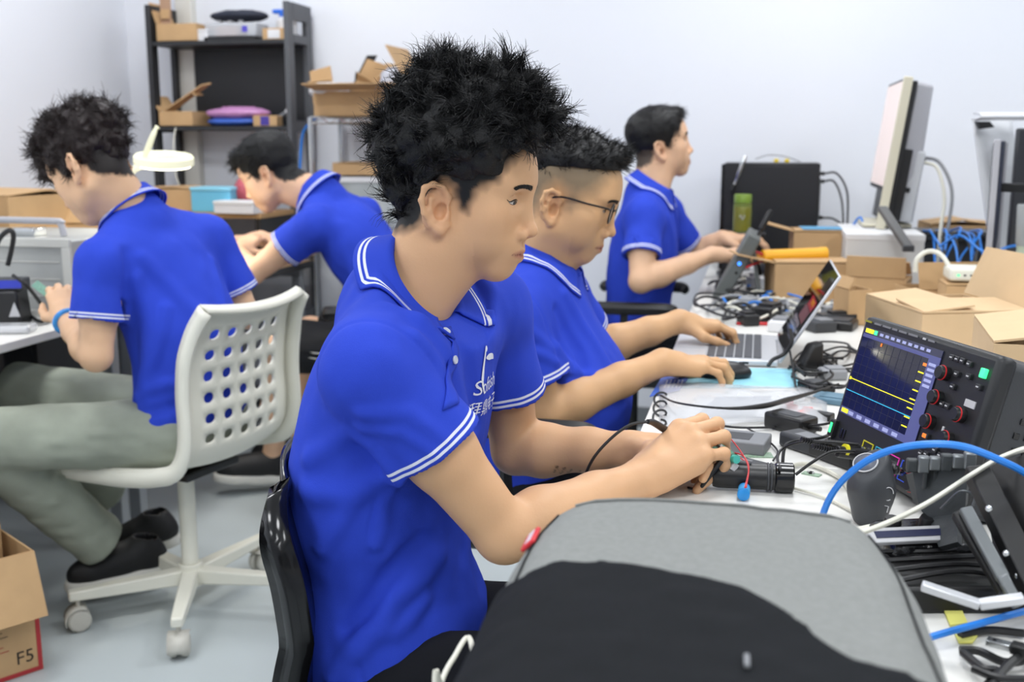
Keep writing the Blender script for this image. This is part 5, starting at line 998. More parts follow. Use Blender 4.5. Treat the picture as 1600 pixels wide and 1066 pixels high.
for k, (x, y) in enumerate(((1238, 636), (1252, 645), (1246, 652), (1262, 640), (1232, 628))): MB().box(Zp(x, y, DZ+.012)-c, (.020, .012, .010), rotz(k)).build('red_part', mat('part_red', (232, 90, 72), .4), bg, bevel=.003)
# ------------------------------------------------------------------ mouse mat, mouse, laptop
mm = thing('mouse_mat', 'light blue mat with a dark blue printed corner under the mouse', 'mat', Zp(1130, 600, DZ).tolist()); c = Zp(1130, 600, DZ)
MB().slab([Zp(x, y, DZ+.0015)-c for x, y in ((1058, 606), (1082, 574), (1240, 577), (1252, 606))], .002).build('mat_sheet', mat('mat_cyan', (150, 214, 232), .5, noise=(14, .12)), mm); d_ = MB().slab([Zp(x, y, DZ+.0030)-c for x, y in ((1015, 620), (1036, 586), (1078, 588), (1062, 610))], .0015).build('printed_corner', mat('mat_blue', (52, 96, 190), .5), mm)
for k in range(5): MB().slab([Zp(x, y, DZ+.0042)-c for x, y in ((1037+6*k, 606), (1042+6*k, 594), (1044+6*k, 594), (1039+6*k, 606))], .0005).build('print_line', M_print, d_)
ms = thing('computer_mouse', 'black computer mouse under the right hand of the man with glasses', 'mouse', Zp(1132, 588, DZ+.004).tolist(), YAW-.1); F = Field(); F.ell((0, 0, .008), (.058, .031, .026), None, .01); F.custom(lambda p: -p[..., 2].astype(np.float32), (0, 0, 0), .2, .003, 2); P, Q = F.mesh((-.08, -.05, -.02), (.08, .05, .05), .003); np_mesh('shell', P, Q, M_blackpl, ms); MB().lathe([(.006, -.003), (.0085, -.002), (.0085, .002), (.006, .003)], (.034, 0, .024), (0, 1, 0), 16).build('scroll_wheel', M_greydk, ms)
M_alu = mat('aluminium', (206, 208, 212), .35, .35); lt = thing('laptop', 'open silver laptop in front of the man with glasses', 'laptop', (-.065, 2.66, DZ)); MB().box((0, 0, .009), (.245, .345, .014)).build('base', M_alu, lt, bevel=.004); MB().box((.020, 0, .0163), (.128, .310, .0012)).build('keyboard_well', mat('key_well', (176, 178, 182), .5), lt)
kmesh = MB().box((0, 0, 0), (.0175, .0178, .0026)).build('key', mat('key_dark', (70, 72, 78), .5), lt, bevel=.001, loc=(-.030, -.1425, .0182))
for r in range(6):
    for q in range(15):
        if r == 0 and q == 0: continue
        o = kmesh.copy(); COL.objects.link(o); o.parent = lt; o.location = (-.030+.0212*r, -.1425+.0204*q, .0182)
MB().box((-.078, 0, .0166), (.070, .105, .0008)).build('trackpad', mat('trackpad', (190, 192, 196), .3), lt, bevel=.0004)
for k in range(3): MB().box((-.05+.05*k, -.1728, .009), (.014, .001, .005)).build('side_port', M_blackgl, lt)
ta = math.atan2(.125, .205); Ls = .235; RS = np.array([(math.sin(ta), 0, math.cos(ta)), (0, 1, 0), (-math.cos(ta), 0, math.sin(ta))]).T; h0_ = np.array((.122, 0, .014))
lid = MB(RS, h0_).box((Ls/2, 0, -.004), (Ls, .345, .007)).build('lid', M_alu, lt, bevel=.003); MB(RS, h0_).box((Ls/2+.004, 0, .0002), (Ls-.012, .330, .002)).build('display', mat('display_glass', (14, 13, 20), .04, coat=.5), lid); 
for k, (u0, u1, v0, v1, rgb) in enumerate(((.55, .66, -.14, .0, (150, 44, 56)), (.58, .64, -.12, -.04, (190, 140, 40)), (.40, .54, -.13, .02, (112, 74, 80)), (.20, .34, -.10, .08, (74, 76, 92)), (.34, .38, -.10, .08, (120, 112, 120)))): MB(RS, h0_).box((Ls*(u0+u1)/2, (v0+v1)/2, .0014), (Ls*(u1-u0), v1-v0, .0003)).build('window_on_screen', mat('ui_%d' % k, rgb, .06, emis=.35), lid, smooth=False)
for y in (-.12, .12): MB().cyl((.122, y-.025, .012), (.122, y+.025, .012), .006, .006, 12).build('hinge', M_alu, lt)
cable('black cable dangling from the hinge of the laptop', [U(1235, 515, 2.40), U(1237, 535, 2.38), U(1225, 553, 2.38), U(1208, 562, 2.37), U(1200, 572, 2.36)], .0045, M_cblk); cable('black mouse cable curving round the mat', [U(1234, 548, 2.36), Zp(1240, 580, .755), Zp(1246, 610, .75), Zp(1270, 622, .75), Zp(1300, 615, .75)], .0025, M_cblk)
c = Zp(1262, 578); t = thing('plug_adapter', 'black wedge-shaped plug adapter standing by the laptop', 'adapter', c.tolist(), .5); MB().add(np.array([(-.03, -.02, 0), (.03, -.02, 0), (.03, .02, 0), (-.03, .02, 0), (.0, -.016, .06), (.03, -.016, .065), (.03, .016, .065), (.0, .016, .06)]), [(0, 3, 2, 1), (4, 5, 6, 7), (0, 1, 5, 4), (1, 2, 6, 5), (2, 3, 7, 6), (3, 0, 4, 7)]).build('case', M_blackpl, t, bevel=.008, seg=3); MB().cyl((-.01, 0, .02), (-.05, 0, .006), .004, .003, 8).build('strain_relief', M_blackpl, t)
# ------------------------------------------------------------------ near right: cables, upright mouse, opened computer parts
cable('thick bright blue network cable arching in front of the oscilloscope', [Zp(1270, 880, .745), U(1284, 810, 1.22), U(1305, 765, 1.20), U(1340, 730, 1.18), U(1385, 706, 1.16), U(1440, 695, 1.14), U(1500, 697, 1.13), U(1555, 716, 1.13), U(1610, 745, 1.14), U(1670, 800, 1.15), Zp(1700, 880, .746), Zp(1790, 900, .745)], .0040, M_cblue, 'blue network cables')
cable('blue network cable lying on the desk beside the backpack', [Zp(1440, 1000, .75), Zp(1488, 986, .755), Zp(1540, 972, .757), Zp(1610, 953, .757), Zp(1700, 930, .75)], .0038, M_cblue, 'blue network cables')
P = [U(1340, 834, 1.10), U(1390, 815, 1.12), U(1450, 785, 1.14), U(1520, 740, 1.16), U(1570, 712, 1.18), U(1620, 700, 1.20), U(1680, 720, 1.24), Zp(1740, 790, .746)]; t = thing('cable', 'flat off-white ribbon cable rising to the right in front of the black bracket', 'cable', P[0].tolist()); C_ = catmull(np.array(P), 8); G = np.array([[p-_UP*.0028, p-_FW*.0012, p+_UP*.0028] for p in C_])-P[0]; MB().grid(G).build('sheath', M_cwht, t, solid=.003)
# upright mouse
c = Zp(1358, 818, DZ); um = thing('computer_mouse', 'dark grey computer mouse standing upright on its end', 'mouse', c.tolist(), .3); F = Field(); F.chain([(0, 0, .016), (0, 0, .05), (.004, 0, .085)], [.024, .027, .020], .02); F.custom(lambda p: np.abs(p[..., 1]).astype(np.float32)*1.0-.030, (0, 0, .05), .2, .01, 2); F.custom(lambda p: -p[..., 2].astype(np.float32), (0, 0, 0), .3, .003, 2); nn_ = np.array(nrm((-.55, -.35, .75)), np.float32); F.custom(lambda p: (p-np.array((-.010, 0, .085), np.float32))@nn_, (0, 0, .05), .3, .004, 2); P, Q = F.mesh((-.06, -.06, -.02), (.06, .06, .14), .0025); np_mesh('shell', P, Q, M_greydk, um)
x_, y_, _ = frame_of(nn_); rg = [np.array((-.010, 0, .085))+nn_*.001+(x_*.017*math.cos(a)+y_*.015*math.sin(a)) for a in np.linspace(0, 2*math.pi, 24, endpoint=False)]; MB().tube(rg, .0012, 6, closed=True).build('trim_ring', M_key, um); mb = MB(); mb.add(rg, [tuple(range(24))]); mb.build('top_plate', mat('slate', (96, 100, 112), .4), um, solid=.0012)
lg = [np.array((.012, -.0265, .05))+np.array((.007*math.cos(a), 0, .009*math.sin(a))) for a in np.linspace(0, 5.2, 14)]; MB().tube(lg, .0007, 5).build('logo', M_key, um); MB().tube([(.008, -.026, .034), (.014, -.0255, .032), (.012, -.026, .024)], .0007, 5).build('logo', M_key, um); MB().ball((.030, .0, .075), .007, 8).build('wheel', M_blackpl, um)
# glossy black case with a white label holder and two knobs
a = Zp(1440, 905, DZ+.0); dv = nrm(cam_xy(1, .12)); bv = np.cross(_Zz, dv); CM = np.array([dv, bv, _Zz]).T; M_carbon = mat('carbon_gloss', (20, 20, 22), .14, bump=(220, .3)); t = thing('black_case', 'glossy black patterned case with a white label strip and two knobs', 'case', a.tolist()); MB(CM).box((.016, .03, .026), (.115, .09, .052)).build('case', M_carbon, t, bevel=.016, seg=4)
lb = MB(CM).box((-.018, -.005, .057), (.108, .022, .006), rotx(.5)).build('label_holder', M_key, t, bevel=.001); MB(CM).box((-.018, -.0065, .0602), (.092, .010, .001), rotx(.5)).build('label_strip', mat('strip_navy', (40, 44, 74), .3), lb)
for k in (0, 1): MB(CM).lathe([(.0105, 0), (.0105, .014), (.009, .018), (.0004, .018)], (-.028+.045*k, .028, .050), (0, -.2, 1), 18).build('knob', M_blackpl, t)
MB(CM).box((-.050, .055, .040), (.10, .022, .008), rotz(.35)).build('cream_strip', M_cwht, t, bevel=.002)
# opened black computer chassis leaning at the right edge
ch = thing('computer_chassis', 'opened black computer chassis with slot brackets at the right edge', 'computer', Zp(1560, 900, DZ).tolist()); cb = Zp(1560, 900, DZ)
def seg(p0, p1, wd, th, name, m, par=ch, up=None, bev=.002):
    p0, p1 = np.asarray(p0)-cb, np.asarray(p1)-cb; d = nrm(p1-p0); u = nrm(np.cross(d, _FW if up is None else up)); n = np.cross(d, u); return MB(np.array([d, u, n]).T, (p0+p1)/2).box((0, 0, 0), (np.linalg.norm(p1-p0), wd, th)).build(name, m, par, bevel=bev)
M_blk2 = mat('chassis_black', (18, 18, 19), .5); M_metal = mat('bracket_grey', (120, 124, 126), .35, .6)
MB().slab([U(x, y, h_)-cb for x, y, h_ in ((1535, 735, 1.22), (1660, 700, 1.15), (1680, 950, 1.02), (1570, 930, 1.08))], .012).build('side_plate', M_blk2, ch)
seg(U(1525, 735, 1.18), U(1622, 930, 1.04), .026, .020, 'frame_rail', M_blk2); seg(U(1500, 800, 1.14), U(1575, 925, 1.07), .020, .014, 'frame_rail', M_blk2)
sl = seg(U(1508, 795, 1.13), U(1568, 905, 1.06), .014, .010, 'slot_bracket', M_metal); seg(U(1515, 812, 1.13), U(1548, 880, 1.09), .016, .003, 'slot_card', mat('pcb_dark', (40, 96, 62), .4)); seg(U(1565, 900, 1.06), U(1592, 948, 1.04), .012, .010, 'slot_bracket', M_metal)
for x, y in ((1545, 795), (1572, 865), (1590, 900)): MB().ball(U(x, y, 1.06)-cb, .0035, 6).build('screw', M_chrome, ch)
# toothed dark bracket in front of the oscilloscope
tb = thing('cable_bracket', 'toothed dark grey bracket standing in front of the oscilloscope', 'bracket', Zp(1500, 830, DZ).tolist()); cb = Zp(1500, 830, DZ)
M_brk = mat('bracket_dark', (54, 58, 60), .55, bump=(150, .3)); MB().slab([U(x, y, h_)-cb for x, y, h_ in ((1428, 735, 1.26), (1515, 728, 1.22), (1510, 790, 1.21), (1495, 808, 1.21), (1455, 815, 1.24), (1438, 790, 1.26))], .010).build('plate', M_brk, tb)
for k in range(6): MB().box(U(1425+18*k, 727-1.5*k, 1.25-.008*k)-cb, (.013, .012, .016+.004*(k % 2)), BM.T).build('tooth', M_metal if k % 3 else M_brk, tb, bevel=.002)
for k in range(4): MB().box(U(1445+16*k, 747, 1.24)-cb, (.004, .008, .026), BM.T).build('rib', M_brk, tb, bevel=.001)
MB().slab([U(x, y, h_)-cb for x, y, h_ in ((1420, 740, 1.30), (1440, 735, 1.26), (1446, 790, 1.26), (1432, 785, 1.30))], .008).build('side_arm', M_brk, tb); MB().slab([U(x, y, h_)-cb for x, y, h_ in ((1455, 812, 1.24), (1497, 806, 1.21), (1500, 850, 1.17), (1470, 858, 1.19))], .008).build('foot', M_brk, tb)
MB().tube(np.array([U(1470, 795, 1.22), U(1500, 768, 1.20), U(1522, 775, 1.19), U(1520, 790, 1.19)])-cb, .0016, 6, sm=6).build('wire_loop', M_metal, tb)
# black drawer stack below, silver profile
t = thing('black_tray', 'flat black tray of loose black cables under the silver strip', 'tray', Zp(1500, 925, DZ).tolist(), YAW); MB().box((0, 0, .015), (.20, .12, .03)).build('tray_body', M_blk2, t, bevel=.004)
for k in range(4): MB().tube([(-.10, -.05+.03*k, .033), (-.02, -.04+.02*k, .042), (.05, -.05+.035*k, .036), (.11, -.02+.02*k, .034)], .003, 6, sm=5).build('loose_lead', M_cblk, t)
p0, p1, p2 = U(1440, 915, 1.03), U(1530, 945, 1.01), U(1600, 935, 1.0); t = thing('metal_strip', 'bent silver metal strip lying over the black tray', 'metal strip', p0.tolist())
for a_, b_ in ((p0, p1), (p1, p2)):
    d = nrm(b_-a_); u = nrm(np.cross(_Zz, d)); MB(np.array([d, u, np.cross(d, u)]).T, (a_+b_)/2-p0).box((0, 0, 0), (np.linalg.norm(b_-a_), .014, .008)).build('profile', M_alu, t, bevel=.0015)
for lab, q in (('yellow sticky note beside the backpack', ((1473, 950), (1500, 948), (1512, 975), (1485, 978))), ('small yellow paper slip on the desk near the black cables', ((1490, 985), (1530, 990), (1520, 1004), (1498, 1004)))):
    P = [Zp(x, y, DZ+.003) for x, y in q]; t = thing('sticky_note', lab, 'note', P[0].tolist(), 0, 'yellow notes'); MB().slab(np.array(P)-P[0], .0025).build('paper', mat('note_yellow', (228, 224, 120), .8), t)
for k, (pts, r) in enumerate((([(1500, 993), (1545, 985), (1600, 990)], .0045), ([(1500, 1016), (1530, 1018), (1570, 1035), (1610, 1030)], .0045), ([(1505, 1020), (1535, 1045), (1560, 1050), (1540, 1075)], .0045), ([(1600, 1020), (1570, 1045), (1545, 1080)], .0045), ([(1520, 1045), (1560, 1060), (1610, 1062)], .004))): cable(['black cable running in from the right edge', 'black cable curving round the usb plug', 'black cable doubling back beside the backpack', 'black cable slanting down to the lower edge', 'lowest black cable at the corner of the picture'][k], [Zp(x, y, DZ+.006+.004*k) for x, y in pts], r, M_cblk, 'thick black cables at the near corner', ends=(1,) if k == 1 else None)
c = Zp(1560, 1012, DZ+.02); t = thing('usb_plug', 'silver usb plug resting on the black cables', 'plug', c.tolist(), -.4); MB().box((0, 0, .004), (.022, .012, .006)).build('shell', M_chrome, t, bevel=.0006); MB().box((.022, 0, .004), (.022, .015, .010)).build('grip', M_blackpl, t, bevel=.002); MB().box((-.004, .0, .0072), (.003, .004, .0004)).build('slot', M_blackgl, t)
# ------------------------------------------------------------------ cartons behind the oscilloscope
carton('open carton with raised flaps behind the oscilloscope', (.43, 2.66, DZ), (.25, .30, .135), math.radians(18), (112, 6, None, 3), M_cardl)
carton('shallow carton with its lid flaps folded shut right behind the oscilloscope', (.555, 2.07, DZ), (.30, .30, .172), math.radians(-4), (3, 9, None, None), M_cardl)
carton('small torn carton piece beside the laptop screen', Zp(1330, 505, DZ), (.07, .09, .10), .4, (None, 60, None, None), M_card)
carton('flat carton with its flap open under the yellow tube', (.165, 3.575, DZ), (.25, .14, .128), YAW, (None, 168, 2, 2), M_card)
carton('small brown carton with blue paper on top near the computer tower', (.215, 3.90, DZ), (.20, .14, .20), math.radians(5), (None, 165, 2, 2), M_card)
carton('low carton pushed under the router cable', (.53, 3.32, DZ), (.22, .16, .09), .3, (4, None, None, 70), M_card); carton('brown carton lying open below the upright monitor', (.37, 3.50, DZ), (.18, .13, .095), -.25, (None, None, 40, 100), M_card)
carton('carton half hidden by blue cables at the wall', (.74, 4.36, DZ), (.26, .2, .20), .1, (5, 8, None, None), M_card)
p = Zp(1260, 340, .962); t = thing('paper_sheet', 'blue paper sheet on the small brown carton', 'paper', (.225, 3.90, .950)); MB().box((0, 0, 0), (.16, .12, .003), rotz(.1)).build('sheet', mat('paper_blue', (96, 160, 200), .6), t)
a, c = U(1190, 401, 3.46), U(1290, 397, 3.50); d = nrm(c-a); L = np.linalg.norm(c-a); t = thing('yellow_tube', 'bright yellow plastic tube lying on the flat carton', 'tube', a.tolist()); MB().lathe([(.018, 0), (.0215, .004), (.0215, L*.9), (.023, L*.92), (.023, L), (.0005, L+.002)], (0, 0, 0), d, 24).build('barrel', mat('tube_yellow', (236, 172, 34), .4), t); MB().lathe([(.008, -.02), (.012, 0.0), (.014, .001)], (0, 0, 0), d, 18).build('nozzle', mat('tube_orange', (220, 150, 30), .4), t)
for k, pts in enumerate(([(1165, 402, 3.42), (1180, 394, 3.44), (1192, 398, 3.45)], [(1166, 418, 3.40), (1180, 412, 3.42), (1192, 408, 3.45)])): cable(['red test lead running to the yellow tube', 'lower red test lead below the yellow tube'][k], [U(*q) for q in pts], .004, M_cred, 'red test leads')
carton('small closed carton under the white router', (.56, 3.09, DZ), (.14, .12, .130), YAW-.2, (2, 2, None, None), M_card)
# white router with antenna cord
t = thing('router', 'white rounded router box with a cream cord', 'router', (.56, 3.09, DZ+.140), YAW-.2); MB().box((0, 0, .019), (.125, .10, .036)).build('case', M_whitepl, t, bevel=.010, seg=4); 
for k in range(4): MB().box((-.04+.016*k, -.051, .018), (.006, .002, .004)).build('led', M_grn if k == 0 else M_greydk, t)
cable('cream cord arching up out of the white router', [U(1430, 425, 2.98), U(1433, 405, 2.98), U(1450, 393, 2.98), U(1470, 398, 2.95), U(1485, 420, 2.92), U(1495, 438, 2.9)], .0065, M_cwht)
# grey slab with a kick-stand and blue light
b0_ = Zp(1122, 470, DZ+.005); t = thing('tablet_device', 'grey slab device leaning on a kick-stand with a blue light', 'device', b0_.tolist()); ln = nrm((.46, 0, .89)); nn_ = np.cross(ln, (0, 1, 0)); SM = np.array([ln, (0, 1, 0), nn_]).T; MB(SM).box((.115, .13, 0), (.235, .26, .045)).build('slab', mat('slab_grey', (96, 100, 98), .5), t, bevel=.006); MB(SM).lathe([(.006, 0), (.006, .002), (.0005, .002)], (.135, .0, .0), (0, -1, 0), 14).build('status_light', em('led_blue', (60, 140, 255), 2.0), t); MB(SM).lathe([(.0045, 0), (.0045, .0015), (.0005, .0015)], (.105, .0, -.006), (0, -1, 0), 14).build('socket', M_blackgl, t)
MB().slab(np.array([(.10, .02, .185), (.10, .08, .185), (.13, .08, .0), (.13, .02, .0)]), .012).build('kick_stand', mat('slab_grey', (96, 100, 98), .5), t, bevel=.002)
# wifi antennas
for lab, q0, q1, par in (('black paddle antenna leaning behind the grey slab', (1182, 372, 3.5), (1205, 328, 3.5), 0), ('silver jointed antenna standing against the computer tower', (1147, 290, 4.262), (1165, 243, 4.262), 1)):
    a, c = U(*q0), U(*q1); d = nrm(c-a); L = np.linalg.norm(c-a); t = thing('antenna', lab, 'antenna', a.tolist(), 0, 'antennas'); mb = MB(); mb.lathe([(.006, 0), (.006, L*.3), (.0095, L*.34), (.0095, L*.9), (.006, L), (.0005, L+.001)], (0, 0, 0), d, 14); mb.build('rod', M_blackpl if not par else M_chrome, t); MB().cyl(-d*.02, d*.004, .008, .008, 12).build('joint', M_chrome if not par else M_blackpl, t)
    MB().tube(np.array([-d*.02, -d*.02-_Zz*.05+_R*.01, (a*0)-_Zz*.12+_R*.02]), .006 if not par else .004, 8, sm=5).build('stem', M_blackpl, t)
# computer tower
t = thing('computer_tower', 'black computer tower standing against the back wall', 'computer', (.045, 4.46, DZ)); MB().bx(-.18, .18, -.10, .10, 0, .42).build('case', mat('tower_black', (27, 28, 31), .45), t, bevel=.004); MB().bx(-.172, .172, -.103, -.10, .012, .408).build('side_panel', mat('tower_black2', (32, 33, 37), .4), t, bevel=.001); MB().bx(-.192, -.18, -.095, .095, .005, .415).build('front_panel', M_blackgl, t, bevel=.003); MB().bx(-.194, -.191, -.06, -.03, .30, .32).build('power_switch', M_chrome, t)
for k in range(4): MB().bx(.18, .186, -.06+.03*k, -.04+.03*k, .20, .36).build('rear_slot', M_metal, t)
cable('thin grey wire lying across the top of the computer tower', [(-.02, 4.40, 1.175), (.03, 4.40, 1.19), (.09, 4.41, 1.185), (.15, 4.42, 1.165)], .002, M_cgry)
for k, x in enumerate((.06, .10)): t = thing('cable_clip', ['yellow clip on the left of the tower top', 'yellow clip on the right of the tower top'][k], 'clip', (x, 4.40, 1.161), 0, 'yellow clips'); MB().box((0, 0, .008), (.018, .012, .014)).build('clip_body', mat('clip_yellow', (226, 200, 50), .5), t, bevel=.003)
for k, (z0, pts) in enumerate(((1.10, [(.24, 4.42, 1.12), (.29, 4.42, 1.12), (.33, 4.40, 1.05), (.335, 4.36, .92), (.34, 4.3, .80)]), (1.08, [(.24, 4.42, 1.09), (.28, 4.41, 1.09), (.31, 4.38, 1.02), (.32, 4.33, .90), (.33, 4.3, .78)]), (.95, [(.24, 4.42, .95), (.29, 4.40, .945), (.34, 4.33, .90), (.36, 4.28, .82)]))): cable(['upper black cable plugged into the back of the tower', 'second black cable plugged into the back of the tower', 'lowest black cable plugged into the back of the tower'][k], pts, .004, M_cblk, 'tower cables', ends=(0,))
# jar of tea
c = U(1159, 362, 4.05); t = thing('jar', 'green-lidded glass jar of brown tea in front of the tower', 'jar', c.tolist()); MB().lathe([(.028, 0), (.032, .004), (.032, .085), (.029, .092)], (0, 0, 0), n=28).build('tea', mat('tea_brown', (120, 74, 26), .15), t); MB().lathe([(.0325, .0), (.0335, .01), (.0335, .10), (.030, .108), (.030, .112)], (0, 0, 0), n=28).build('glass', mat('jar_green', (150, 170, 70), .08, alpha=.45), t); MB().lathe([(.032, .108), (.032, .135), (.030, .138), (.0005, .138)], (0, 0, 0), n=28).build('lid', mat('lid_green', (120, 150, 50), .35), t); MB().tube([(-.010+.004*q, -.0345, .055+.008*math.sin(q*1.6)) for q in range(6)], .0016, 5, sm=4).build('label_print', M_key, t)
t = thing('black_case', 'low black instrument box under the tea jar', 'case', (c[0]-.01, c[1]+.02, DZ)); MB().bx(-.06, .10, -.06, .08, 0, c[2]-DZ).build('case', M_blackpl, t, bevel=.004); MB().bx(-.04, .08, -.062, -.06, .02, .10).build('front_panel', M_greydk, t)
# ------------------------------------------------------------------ upright monitor on the white box
t = thing('white_box', 'white carton under the upright monitor', 'box', (.42, 3.86, DZ)); MB().bx(-.14, .10, -.20, .24, 0, .20).build('box_body', mat('box_white', (214, 214, 212), .6), t, bevel=.003); MB().bx(-.142, .102, -.202, .242, .19, .212).build('lid', mat('box_white2', (226, 226, 226), .6), t, bevel=.003)
mo = thing('monitor', 'white-edged monitor seen from its side with a pale pink reflection painted on its screen', 'monitor', (.40, 3.86, .955)); ml = math.radians(7); MM_ = np.array([(math.cos(ml), 0, -math.sin(ml)), (0, 1, 0), (math.sin(ml), 0, math.cos(ml))]).T
M_mcream = mat('monitor_cream', (214, 208, 186), .45); M_mback = mat('monitor_back', (176, 176, 182), .5)
MB(MM_).bx(-.012, .014, -.02, .44, .125, .495).build('panel', M_greydk, mo, bevel=.003); MB(MM_).bx(-.014, -.011, -.005, .43, .14, .485).build('screen', mat('screen_peach_reflection', (226, 204, 196), .25, emis=.35), mo); MB(MM_).bx(-.016, .014, -.034, -.020, .0, .500).build('front_edge', M_mcream, mo, bevel=.003); MB(MM_).bx(.014, .032, -.02, .44, .02, .49).build('rear_frame', M_blackpl, mo, bevel=.003)  # peach reflection put into the screen colour, with a faint glow
MB(MM_).add([(.032, 0, .13), (.032, .42, .13), (.032, .42, .49), (.032, 0, .49), (.10, .03, .20), (.10, .39, .20), (.09, .39, .485), (.09, .03, .485)], [(0, 1, 2, 3), (7, 6, 5, 4), (0, 4, 5, 1), (1, 5, 6, 2), (2, 6, 7, 3), (3, 7, 4, 0)]).build('back_housing', M_mback, mo, bevel=.01)
MB(MM_).bx(.032, .105, .02, .40, .03, .27).build('lower_housing', mat('monitor_back2', (196, 198, 202), .5), mo, bevel=.008); MB(MM_).bx(.03, .06, -.002, .02, .03, .27).build('side_strip', M_blackpl, mo, bevel=.002); MB(MM_).bx(.06, .075, .012, .022, .13, .145).build('side_button', M_blackgl, mo); MB().bx(-.05, .11, .05, .35, 0, .012).build('foot', M_mcream, mo, bevel=.004); MB(MM_).bx(.02, .06, .15, .25, .0, .06).build('neck', M_mcream, mo)
M0 = np.array((.40, 3.86, .955))
for k, pts in enumerate(([(.105, .10, .25), (.16, .08, .24), (.21, .05, .16), (.22, .03, .05), (.21, .0, -.10)], [(.105, .06, .235), (.15, .03, .22), (.185, .0, .13), (.19, -.02, .03), (.20, -.04, -.10)])): cable(['grey video cable looping out of the monitor back', 'white power cable looping out of the monitor back'][k], [M0+MM_@np.array(p) for p in pts], .006, (M_cgry, M_cwht)[k], 'monitor cables', ends=(0,))
# network clutter behind the monitor
t = thing('network_switch', 'black network switch on the clutter behind the upright monitor', 'switch', (.66, 4.10, DZ)); MB().bx(-.13, .13, -.07, .07, .0, .16).build('stand_block', M_greydk, t, bevel=.004); MB().bx(-.14, .14, -.09, .09, .16, .195).build('case', M_blackpl, t, bevel=.004)
for k in range(6): MB().bx(-.12+.036*k, -.096+.036*k, -.093, -.09, .166, .182).build('port', M_greydk, t)
rr = random.Random(5); S_ = np.array((.74, 3.90, .0))
for k in range(9):
    x0 = .54+.022*k; pts = [(x0+.02, 4.0, .94), (x0+.05*rr.random(), 3.86-.02*(k % 4), .96-.03*rr.random()), (x0-.03+.07*rr.random(), 3.74, .90-.04*rr.random()), (x0-.02+.05*rr.random(), 3.62+.03*(k % 3), .80), (x0+.10*rr.random(), 3.52, .75)]; cable('blue network cable hanging in the tangle behind the upright monitor', pts, .0035, M_cblue, 'blue network cables in the tangle')
for k in range(5):
    x0 = .57+.035*k; pts = [(x0, 3.96, .93), (x0+.03, 3.82, .93), (x0+.05*rr.random(), 3.68, .84), (x0+.04, 3.58, .765), (x0+.12, 3.50, .75)]; cable('black cable hanging in the tangle behind the upright monitor', pts, .005, M_cblk, 'black cables in the tangle')
cable('blue cable looping up beside the upright monitor', [(.30, 4.1, .80), (.325, 4.06, .93), (.35, 4.02, .98), (.36, 3.98, .93), (.34, 3.95, .82)], .004, M_cblue); cable('blue cable lying across the desk below the thin monitor', [U(1468, 385, 3.3), U(1500, 368, 3.4), U(1540, 395, 3.1), U(1575, 386, 3.1), U(1610, 380, 3.1)], .004, M_cblue)
a = U(1378, 325, 3.50); t = thing('metal_bar', 'dark grey bar leaning below the upright monitor', 'bar', a.tolist()); MB().slab(np.array([a-_R*.014, a+_R*.014, U(1420, 388, 3.36)+_R*.014, U(1420, 388, 3.36)-_R*.014])-a, .02).build('bar', mat('bar_grey', (104, 104, 104), .5), t, bevel=.003); MB().box(U(1419, 388, 3.36)-a, (.034, .03, .02)).build('end_cap', M_greydk, t, bevel=.003)
# ------------------------------------------------------------------ far right: thin monitor, dark monitor, white board, jug
p0 = U(1545, 392, 3.0)*(1, 1, 0); dv = nrm(cam_xy(.455, 1.0)); nv = np.cross(dv, _Zz); TM_ = np.array([dv, -nv, _Zz]).T; t = thing('monitor', 'thin silver-edged monitor seen exactly from its side', 'monitor', (*p0[:2], DZ)); MB(TM_).bx(0, .50, -.009, .009, .20, .51).build('panel', M_mback, t, bevel=.003); MB(TM_).bx(.0, .50, -.017, -.009, .205, .505).build('rear_cover', mat('cover_navy', (30, 36, 54), .4), t, bevel=.002); MB(TM_).bx(.008, .492, .009, .0105, .212, .50).build('screen', M_blackgl, t)
MB(TM_).bx(.20, .26, -.09, -.015, .36, .385).build('arm', M_blackpl, t, bevel=.004); MB(TM_).bx(.215, .245, -.11, -.08, .01, .40).build('post', M_blackpl, t, bevel=.004); MB(TM_).bx(.13, .33, -.18, .0, .0, .012).build('foot', M_blackpl, t, bevel=.004)
p0 = U(1574, 395, 3.50)*(1, 1, 0); t = thing('monitor', 'large dark monitor turned away at the right edge', 'monitor', (*p0[:2], DZ)); MB(BM.T).bx(0, .50, .0, .030, .14, .545).build('panel', mat('cover_dark', (44, 45, 50), .3), t, bevel=.006); MB(BM.T).bx(.15, .35, -.03, .0, .16, .36).build('back_housing', M_blackpl, t, bevel=.010); MB(BM.T).bx(.22, .28, -.025, .015, .0, .16).build('post', M_blackpl, t, bevel=.004); MB(BM.T).bx(.13, .37, -.09, .08, 0, .012).build('foot', M_blackpl, t, bevel=.004)
p0 = U(1548, 395, 3.55)*(1, 1, 0)+_Zz*DZ; t = thing('display_board', 'curled white plastic board standing behind the thin monitor', 'board', p0.tolist()); G = np.array([[U(1520+40*(1-v)*.0+(28*v), 186+210*v, 3.6-.0*u)+_R*(.17*u)+_H*(.10*u)+_Zz*(.0) for u in np.linspace(0, 1, 8)] for v in np.linspace(0, 1.32, 12)])-p0; MB().grid(G).build('sheet', mat('board_white', (226, 228, 232), .4), t, solid=.006)
G = np.array([[U(1519, 178, 3.6)+_R*(.004*math.cos(a)+.22*u)-_H*(.07*math.sin(a))+_Zz*(.010*math.cos(a)-.008) for u in np.linspace(0, 1, 6)] for a in np.linspace(0, 3.0, 10)])-p0; MB().grid(G).build('curled_lip', mat('board_white', (226, 228, 232), .4), t, solid=.006); MB().slab(np.array([U(1524, 190, 3.56), U(1545, 190, 3.56), U(1552, 199, 3.56), U(1530, 202, 3.56)])-p0, .02).build('clip', M_blackpl, t)
